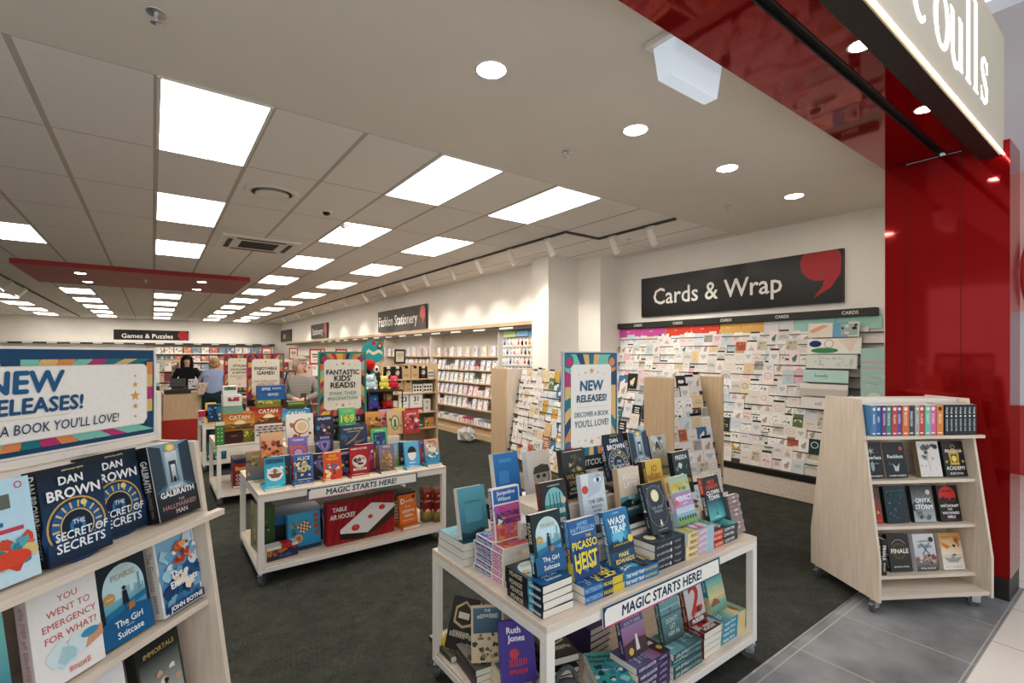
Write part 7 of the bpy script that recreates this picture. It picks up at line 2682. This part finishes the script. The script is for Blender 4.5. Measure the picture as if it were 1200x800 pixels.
# far wall shelving full of boxed puzzles
t = thing('wall_shelving', 'white shelving across the far back wall under a thin black strip', 'shelving', T(0, 0, 0))
b = MB()
b.box(-5.1, 26.6, 2.10, 4.9, 27.0, 2.17)
b.build('black_strip', BLACK, t)
b = MB()
for k in range(14):
    b.box(-4.8 + k * .7, 26.59, 2.115, -4.5 + k * .7, 26.6, 2.155, lin('#dfdcd4'))
b.build('shelf_label', MATTE, t)
b = MB()
b.box(-5.1, 27.0, 0, 4.9, 27.09, 2.3)
b.build('back_panel', WHITE, t)
FZ = (1.72, 1.34, .96, .58, .2)
for z in FZ:
    b = MB()
    b.box(-5.1, 26.5, z - .04, 4.9, 27.0, z)
    b.build('shelf', WHITE, t)
pz = []
for i in range(14):
    R = random.Random(i + 50)
    b = MB()
    w, h = .30, .26
    cs = ['#d9d2c8', '#c9c4be', '#8a9aa5', '#b5735a', '#6a7f94', '#e3d9c9', '#a58a6a', '#d8cfc9']
    b.box(0, 0, 0, w, .2, h, lin(R.choice(cs)))
    a = Art(w, h)
    a.blobs(7, .1, .1, .9, .85, [R.choice(cs + ['#3a4a5c', '#c24a3a', '#d8a83f', '#efece6']) for _ in range(4)], .08, .2, i)
    front_art(b, a)
    pz.append(b.mesh('puzzle_box', MATTE))
for r, z in enumerate(FZ[:4]):
    for c in range(29):
        x = -5.0 + c * .34
        o = obj('puzzle_box', pz[PR.randrange(14)])
        o.matrix_world = T(x, 26.56, z + .001)
        u, v, d = to_px(o.matrix_world.translation)
        if (u < 165 and v > 412) or u < -5:
            bpy.data.objects.remove(o)
            continue
        tag(o, f'puzzle box, {ORD[min(c, 34)]} along the {ORD[r]} shelf of the far back wall', 'puzzle', 'boxed puzzles on the back wall')

# low gondolas between the counter and the back wall
GM = []
for i in range(10):
    R = random.Random(i + 90)
    b = MB()
    w, h = .17, .25
    cs = ['#e3dfd9', '#efece6', '#c9b9a4', '#8a3a3f', '#3f5a6a', '#d8b0a0', '#b5c4c9', '#6a5a4a']
    b.box(0, 0, 0, w, .08, h, lin(R.choice(cs)))
    a = Art(w, h)
    a.blobs(5, .1, .1, .9, .9, [R.choice(cs) for _ in range(3)], .1, .24, i)
    front_art(b, a)
    GM.append(b.mesh('boxed_item', MATTE))
gi = 0
for (x, y, w, hgt, lab) in ((1.25, 14.6, 1.3, 1.5, 'pale gondola of boxed items behind the customer'), (2.75, 11.8, 1.5, 1.42, 'pale gondola behind the woman in grey'), (2.6, 17.0, 1.6, 1.5, 'farther pale gondola near the side wall signs'), (-1.6, 18.0, 2.4, 1.5, 'long pale gondola beyond the counter'), (3.4, 14.2, 1.2, 1.45, 'pale gondola beside the stationery wall')):
    t = thing('shelf_gondola', lab, 'shelving', T(x, y, 0))
    b = MB()
    b.box(0, .38, 0, w, .42, hgt)
    b.build('back_panel', TAN if gi % 2 else WHITE, t)
    for q in (0, w - .025):
        b = MB()
        b.box(q, 0, 0, q + .025, .38, hgt)
        b.build('side_panel', TAN, t)
    zs = (.2, .52, .84, 1.16)
    for z in zs:
        b = MB()
        b.box(.025, .02, z - .025, w - .025, .38, z)
        b.build('shelf', TAN, t)
    for r, z in enumerate(zs[1:]):
        for c in range(int((w - .08) / .185)):
            o = obj('boxed_item', GM[PR.randrange(10)])
            o.matrix_world = T(x + .04 + c * .185, y + .06, z + .001)
            tag(o, f'boxed item, {ORD[min(c, 34)]} along the {["low", "middle", "high"][r]} shelf, {["gondola behind the customer", "gondola behind the woman in grey", "gondola by the wall signs", "gondola beyond the counter", "gondola by the stationery wall"][gi]}', 'box', 'boxed items on far gondolas')
    gi += 1
for i, (x, y, z) in enumerate(((2.95, 11.98, 1.425), (3.55, 11.98, 1.425), (2.8, 17.2, 1.505), (3.6, 17.2, 1.505), (3.7, 14.4, 1.455))):
    board(T(x, y, z), .26, .36, lambda a: (a.rect(0, 0, 1, 1, '#a33a44'), a.rect(.1, .1, .9, .9, '#ded3c2'), a.rect(.2, .6, .8, .68, '#2a2624'), a.rect(.25, .45, .75, .52, '#2a2624'), a.rect(.3, .25, .7, .29, '#a33a44')),
          f'small red-edged notice on a far gondola, {ORD[i]} counting away from the counter', '#a33a44')

# crumpled clear bag on the carpet in front of the stationery wall
b = MB()
R = random.Random(3)
n, m_ = 16, 9
pts, fs = [], []
for j in range(m_ + 1):
    th_ = math.pi * j / m_
    for i in range(n):
        p = 2 * math.pi * i / n
        k = R.uniform(.72, 1.15)
        pts.append((.2 * k * math.sin(th_) * math.cos(p), .15 * k * math.sin(th_) * math.sin(p), max(.14 + .14 * k * math.cos(th_), 0)))
for j in range(m_):
    for i in range(n):
        fs.append((j * n + i, (j + 1) * n + i, (j + 1) * n + (i + 1) % n, j * n + (i + 1) % n))
b.add(pts, fs)
o = b.build('plastic_bag', BAG)
o.location = (4.78, 7.95, .003)
tag(o, 'crumpled clear plastic bag lying against the stationery wall plinth', 'bag')
b = MB()
b.ball((0, 0, .055), (.05, .04, .04), 12, 8, lin('#d9c23f'))
b.tube((0, 0, 0), (0, 0, .03), .03, 10, None, lin('#4a5a2f'))
o = b.build('toy_flower', PLUSH)
o.location = (1.10, 2.28, .0) if 0 else (1.22, 2.18, .146)
tag(o, 'small yellow soft flower on the rear end of the front trolley\'s lower deck', 'soft toy')


b = MB()
b.ball((0, 0, .10), (.10, .07, .10), 16, 10, lin('#4f5654'))
for k in range(8):
    q0, q1 = math.pi * k / 8, math.pi * (k + 1) / 8
    b.tube((.06 * math.cos(q0), 0, .17 + .08 * math.sin(q0)), (.06 * math.cos(q1), 0, .17 + .08 * math.sin(q1)), .010, 8, None, lin('#4f5654'))
o = b.build('cloth_bag', PLUSH)
o.location = (1.33, 1.45, .147)
tag(o, 'slumped dark grey cloth bag behind the near leg of the front trolley', 'bag')


# ------------------------------------------------------------------ people
def skin_mesh(name, verts, edges, radii, m, parent, sub=2, root=0):
    me = bpy.data.meshes.new('s')
    me.from_pydata(verts, edges, [])
    o = bpy.data.objects.new('s', me)
    COL.objects.link(o)
    o.modifiers.new('skin', 'SKIN').use_smooth_shade = True
    for i, r in enumerate(radii):
        d = me.skin_vertices[0].data[i]
        d.radius = r if isinstance(r, tuple) else (r, r)
        d.use_root = i == root
    sb = o.modifiers.new('sub', 'SUBSURF')
    sb.levels = sb.render_levels = sub
    dg = bpy.context.evaluated_depsgraph_get()
    out = bpy.data.meshes.new_from_object(o.evaluated_get(dg))
    bpy.data.objects.remove(o)
    out.name = name
    out.materials.clear()
    out.materials.append(m)
    for p in out.polygons:
        p.use_smooth = True
    return obj(name, out, parent)


def cloth(name, col, rough=.9, sc=60, lo=.85, kind='noise'):
    return mat(name, col, rough, spec=.15, kind=kind, sc=sc, lo=lo, hi=1.1)


def person(label, M, H, J, top, trousers, hair, hairlen, shoes='#1d1b1a', topname='jumper', skirt=None, bulk=1., stripes=None):
    """J: joints in the figure's own space (facing -y): shoulders, elbows, wrists, hips, knees, ankles, head"""
    t = thing('person', label, 'person', M)
    V, E, R_ = [], [], []

    def v(p, r, par=None):
        V.append(tuple(p))
        R_.append(r)
        if par is not None:
            E.append((par, len(V) - 1))
        return len(V) - 1
    pel = v(J['pelvis'], (.095 * bulk, .08 * bulk))
    sp1 = v(J['waist'], (.10 * bulk, .08 * bulk), pel)
    ch = v(J['chest'], (.14 * bulk, .10 * bulk), sp1)
    nb = v(J['neckbase'], (.07, .06), ch)
    nk = v(J['neck'], .052, nb)
    jaw = v(Vector(J['head']) + Vector((0, -.012, -.075)), (.058, .066), nk)
    hd_ = v(J['head'], (.074, .088), jaw)
    v(Vector(J['head']) + Vector((0, .012, .075)), (.062, .074), hd_)
    hands = []
    for s_ in 'lr':
        sh = v(J['sh' + s_], .056, ch)
        el = v(J['el' + s_], .042, sh)
        wr = v(J['wr' + s_], .027, el)
        d = (Vector(J['wr' + s_]) - Vector(J['el' + s_])).normalized()
        pal = v(Vector(J['wr' + s_]) + d * .05, (.036, .02), wr)
        side = d.cross(Vector((0, 0, 1))).normalized()
        dn = Vector((0, 0, -1))
        for q in range(4):
            base = Vector(V[pal]) + d * .03 + side * (.024 - .016 * q)
            f1 = v(base, .0095, pal)
            L_ = (.036, .042, .040, .031)[q]
            f2 = v(base + d * L_ * .8 + dn * .008, .0085, f1)
            v(base + d * L_ * 1.3 + dn * .026, .007, f2)
        sd = 1 if s_ == 'l' else -1
        tb = v(Vector(V[pal]) - d * .015 + side * .035 * sd, .0105, pal)
        v(Vector(V[pal]) + d * .025 + side * .055 * sd + dn * .012, .008, tb)
        hp = v(J['hp' + s_], .066 * bulk, pel)
        kn = v(J['kn' + s_], .056, hp)
        an = v(J['an' + s_], .038, kn)
        v(Vector(J['an' + s_]) + Vector((0, -.10, -.045)), (.04, .026), an)
    skin_mesh('body', V, E, R_, SKIN, t, 2, 0)
    # face
    h = Vector(J['head'])
    fy = Matrix.Rotation(math.radians(J.get('turn', 0)), 4, 'Z')
    b = MB()
    b.X = T(*h) @ fy
    b.ball((0, -.088, -.012), (.012, .015, .022), 10, 6)
    for s_ in (-1, 1):
        b.ball((s_ * .076, .0, -.01), (.012, .022, .03), 8, 6)
    b.build('nose_and_ears', SKIN, t)
    for s_ in (-1, 1):
        b = MB()
        b.X = T(*h) @ fy
        b.ball((s_ * .03, -.081, .012), (.012, .008, .007), 8, 6, lin('#2a211c'))
        b.build('eye', PRINT, t)
    b = MB()
    b.X = T(*h) @ fy
    b.ball((0, -.0785, -.055), (.020, .006, .005), 8, 6, lin('#a55a52'))
    for s_ in (-1, 1):
        b.ball((s_ * .031, -.083, .030), (.016, .006, .003), 8, 4, lin('#5a4636'))
    b.build('mouth_and_brows', PRINT, t)
    # hair
    hm = cloth('hair_' + hair[1:], hair, .6, 90, .7)
    b = MB()
    b.X = T(*h) @ fy
    b.ball((0, .022, .03), (.088, .100, .094), 20, 12)
    b.ball((0, -.042, .08), (.07, .05, .038), 14, 8)
    if hairlen > .15:
        b.ball((0, .055, -.10), (.105, .055, .17), 16, 10)
        for s_ in (-1, 1):
            b.ball((s_ * .088, -.005, -.11), (.034, .06, .18), 12, 10)
    else:
        b.ball((0, .05, -.03), (.092, .068, .075), 16, 10)
        for s_ in (-1, 1):
            b.ball((s_ * .078, .02, -.005), (.026, .05, .05), 10, 8)
    b.build('hair', hm, t)
    # top
    tm = cloth('knit_' + top[1:], top, .95, 70, .78, 'knit' if stripes else 'noise')
    tv, te, tr_ = [], [], []

    def w(p, r, par=None):
        tv.append(tuple(p))
        tr_.append(r)
        if par is not None:
            te.append((par, len(tv) - 1))
        return len(tv) - 1
    hem = w(Vector(J['pelvis']) + Vector((0, 0, -.10)), (.158 * bulk, .14 * bulk))
    a0 = w(J['waist'], (.142 * bulk, .12 * bulk), hem)
    a1 = w(J['chest'], (.155 * bulk, .125 * bulk), a0)
    a2 = w(Vector(J['neckbase']) + Vector((0, 0, -.03)), (.112, .088), a1)
    w(Vector(J['neckbase']) + Vector((0, 0, .03)), (.068, .066), a2)
    for s_ in 'lr':
        x = w(J['sh' + s_], .074, a1)
        y = w(J['el' + s_], .054, x)
        d = (Vector(J['wr' + s_]) - Vector(J['el' + s_]))
        w(Vector(J['el' + s_]) + d * .93, .042, y)
    skin_mesh(topname, tv, te, tr_, tm, t, 2, 0)
    # trousers
    tm = cloth('cloth_' + trousers[1:], trousers, .9, 60)
    tv, te, tr_ = [], [], []
    p00 = w(Vector(J['waist']) + Vector((0, 0, -.03)), (.125 * bulk, .105 * bulk))
    p0 = w(J['pelvis'], (.148 * bulk, .128 * bulk), p00)
    for s_ in 'lr':
        x = w(J['hp' + s_], .108 * bulk, p0)
        y = w(J['kn' + s_], .078 * bulk, x)
        w(Vector(J['an' + s_]) + Vector((0, 0, .02)), .062 * bulk, y)
    skin_mesh('trousers', tv, te, tr_, tm, t, 2, 0)
    for s_ in 'lr':
        p = Vector(J['an' + s_])
        b = MB()
        b.ball((p.x, p.y - .05, .04), (.048, .13, .045), 14, 8)
        b.box(p.x - .045, p.y - .17, .0, p.x + .045, p.y + .07, .018)
        b.build('shoe', cloth('shoe_leather', shoes, .5), t)
    return t


def stance(H, **k):
    f = H / 1.68
    J = dict(pelvis=(0, 0, .93), waist=(0, 0, 1.07), chest=(0, .0, 1.25), neckbase=(0, .01, 1.39), neck=(0, .005, 1.44), head=(0, -.01, 1.555),
             shl=(.165, .01, 1.325), shr=(-.165, .01, 1.325), ell=(.22, .03, 1.07), elr=(-.23, .03, 1.09), wrl=(.22, -.08, .88), wrr=(-.22, -.08, .88),
             hpl=(.09, 0, .86), hpr=(-.09, 0, .86), knl=(.10, -.01, .48), knr=(-.10, -.01, .48), anl=(.10, .02, .08), anr=(-.10, .02, .08))
    for q, v_ in k.items():
        J[q] = v_
    return {q: (tuple(c * f for c in v_) if isinstance(v_, tuple) else v_) for q, v_ in J.items()}


# assistant behind the counter
person('shop assistant in black with long dark hair standing behind the counter', T(.60, 12.75, 0) @ RZ(-4), 1.66,
       stance(1.66, ell=(.25, -.03, 1.12), elr=(-.25, -.03, 1.12), wrl=(.12, -.22, 1.02), wrr=(-.12, -.22, 1.02)), '#16161a', '#1b1b1f', '#1d1614', .3, topname='jacket', bulk=1.08)
# customer leaning on the counter, seen from behind
t = person('customer in a pale blue jumper leaning on the counter, seen from behind', T(.98, 11.35, 0) @ RZ(160), 1.60,
           stance(1.60, pelvis=(0, .04, .91), waist=(-.0, .0, 1.06), chest=(0, -.06, 1.24), neckbase=(0, -.10, 1.385), neck=(0, -.12, 1.43), head=(.02, -.15, 1.55), shl=(.17, -.07, 1.35), shr=(-.17, -.07, 1.35),
                  ell=(.32, -.20, 1.17), elr=(-.25, -.04, 1.10), wrl=(.34, -.44, 1.05), wrr=(-.18, -.22, 1.0), hpl=(.1, .04, .86), hpr=(-.1, .04, .86), turn=0), '#8f9bbd', '#1d3036', '#a5835c', .1, bulk=1.32)
t = thing('handbag', 'cream quilted handbag on the arm of the customer in pale blue', 'handbag', T(.70, 11.28, .86) @ RZ(-6))
b = MB()
b.box(0, 0, 0, .27, .1, .24, lin('#c9b09c'))
a = Art(.27, .24)
a.specks(16, .08, .08, .92, .92, ['#a58a78', '#d8c4b4', '#8f7464'], .03, .06, 2)
front_art(b, a)
b.build('bag_body', MATTE, t, .02)
b = MB()
for k in range(10):
    q0, q1 = math.pi * k / 10, math.pi * (k + 1) / 10
    b.tube((.135 + .10 * math.cos(q0), .05, .23 + .16 * math.sin(q0)), (.135 + .10 * math.cos(q1), .05, .23 + .16 * math.sin(q1)), .009, 6, None, lin('#b59a86'))
b.build('strap', MATTE, t)
b = MB()
b.tube((.01, -.01, .1), (-.03, -.02, -.1), .012, 6, None, lin('#b59a86'))
b.build('tassel', MATTE, t)
# woman reading her phone
t = person('grey-haired woman in a striped grey jumper holding a phone behind the games table', T(1.72, 7.5, 0) @ RZ(-14), 1.63,
           stance(1.63, ell=(.24, -.02, 1.10), elr=(-.24, -.02, 1.10), wrl=(.06, -.24, 1.06), wrr=(-.06, -.24, 1.06), turn=42), '#8a8580', '#4a4a50', '#a8998a', .1, bulk=1.0, stripes=1)
b = MB()
b.X = T(1.655, 7.215, 1.02) @ RZ(-14) @ RX(-55)
b.box(0, 0, 0, .075, .009, .15)
tag(b.build('mobile_phone', BLACK, None, .003), 'dark mobile phone in the hands of the woman in grey', 'phone')
t = thing('shoulder_bag', 'black shoulder bag on the shoulder of the woman in grey', 'bag', T(1.39, 7.42, .86) @ RZ(-14))
b = MB()
b.box(0, 0, 0, .12, .26, .26)
b.build('bag_body', BLACK, t, .02)
b = MB()
b.tube((.06, .05, .25), (.13, .10, .55), .012, 8)
b.tube((.06, .21, .25), (.13, .14, .55), .012, 8)
b.build('strap', BLACK, t)
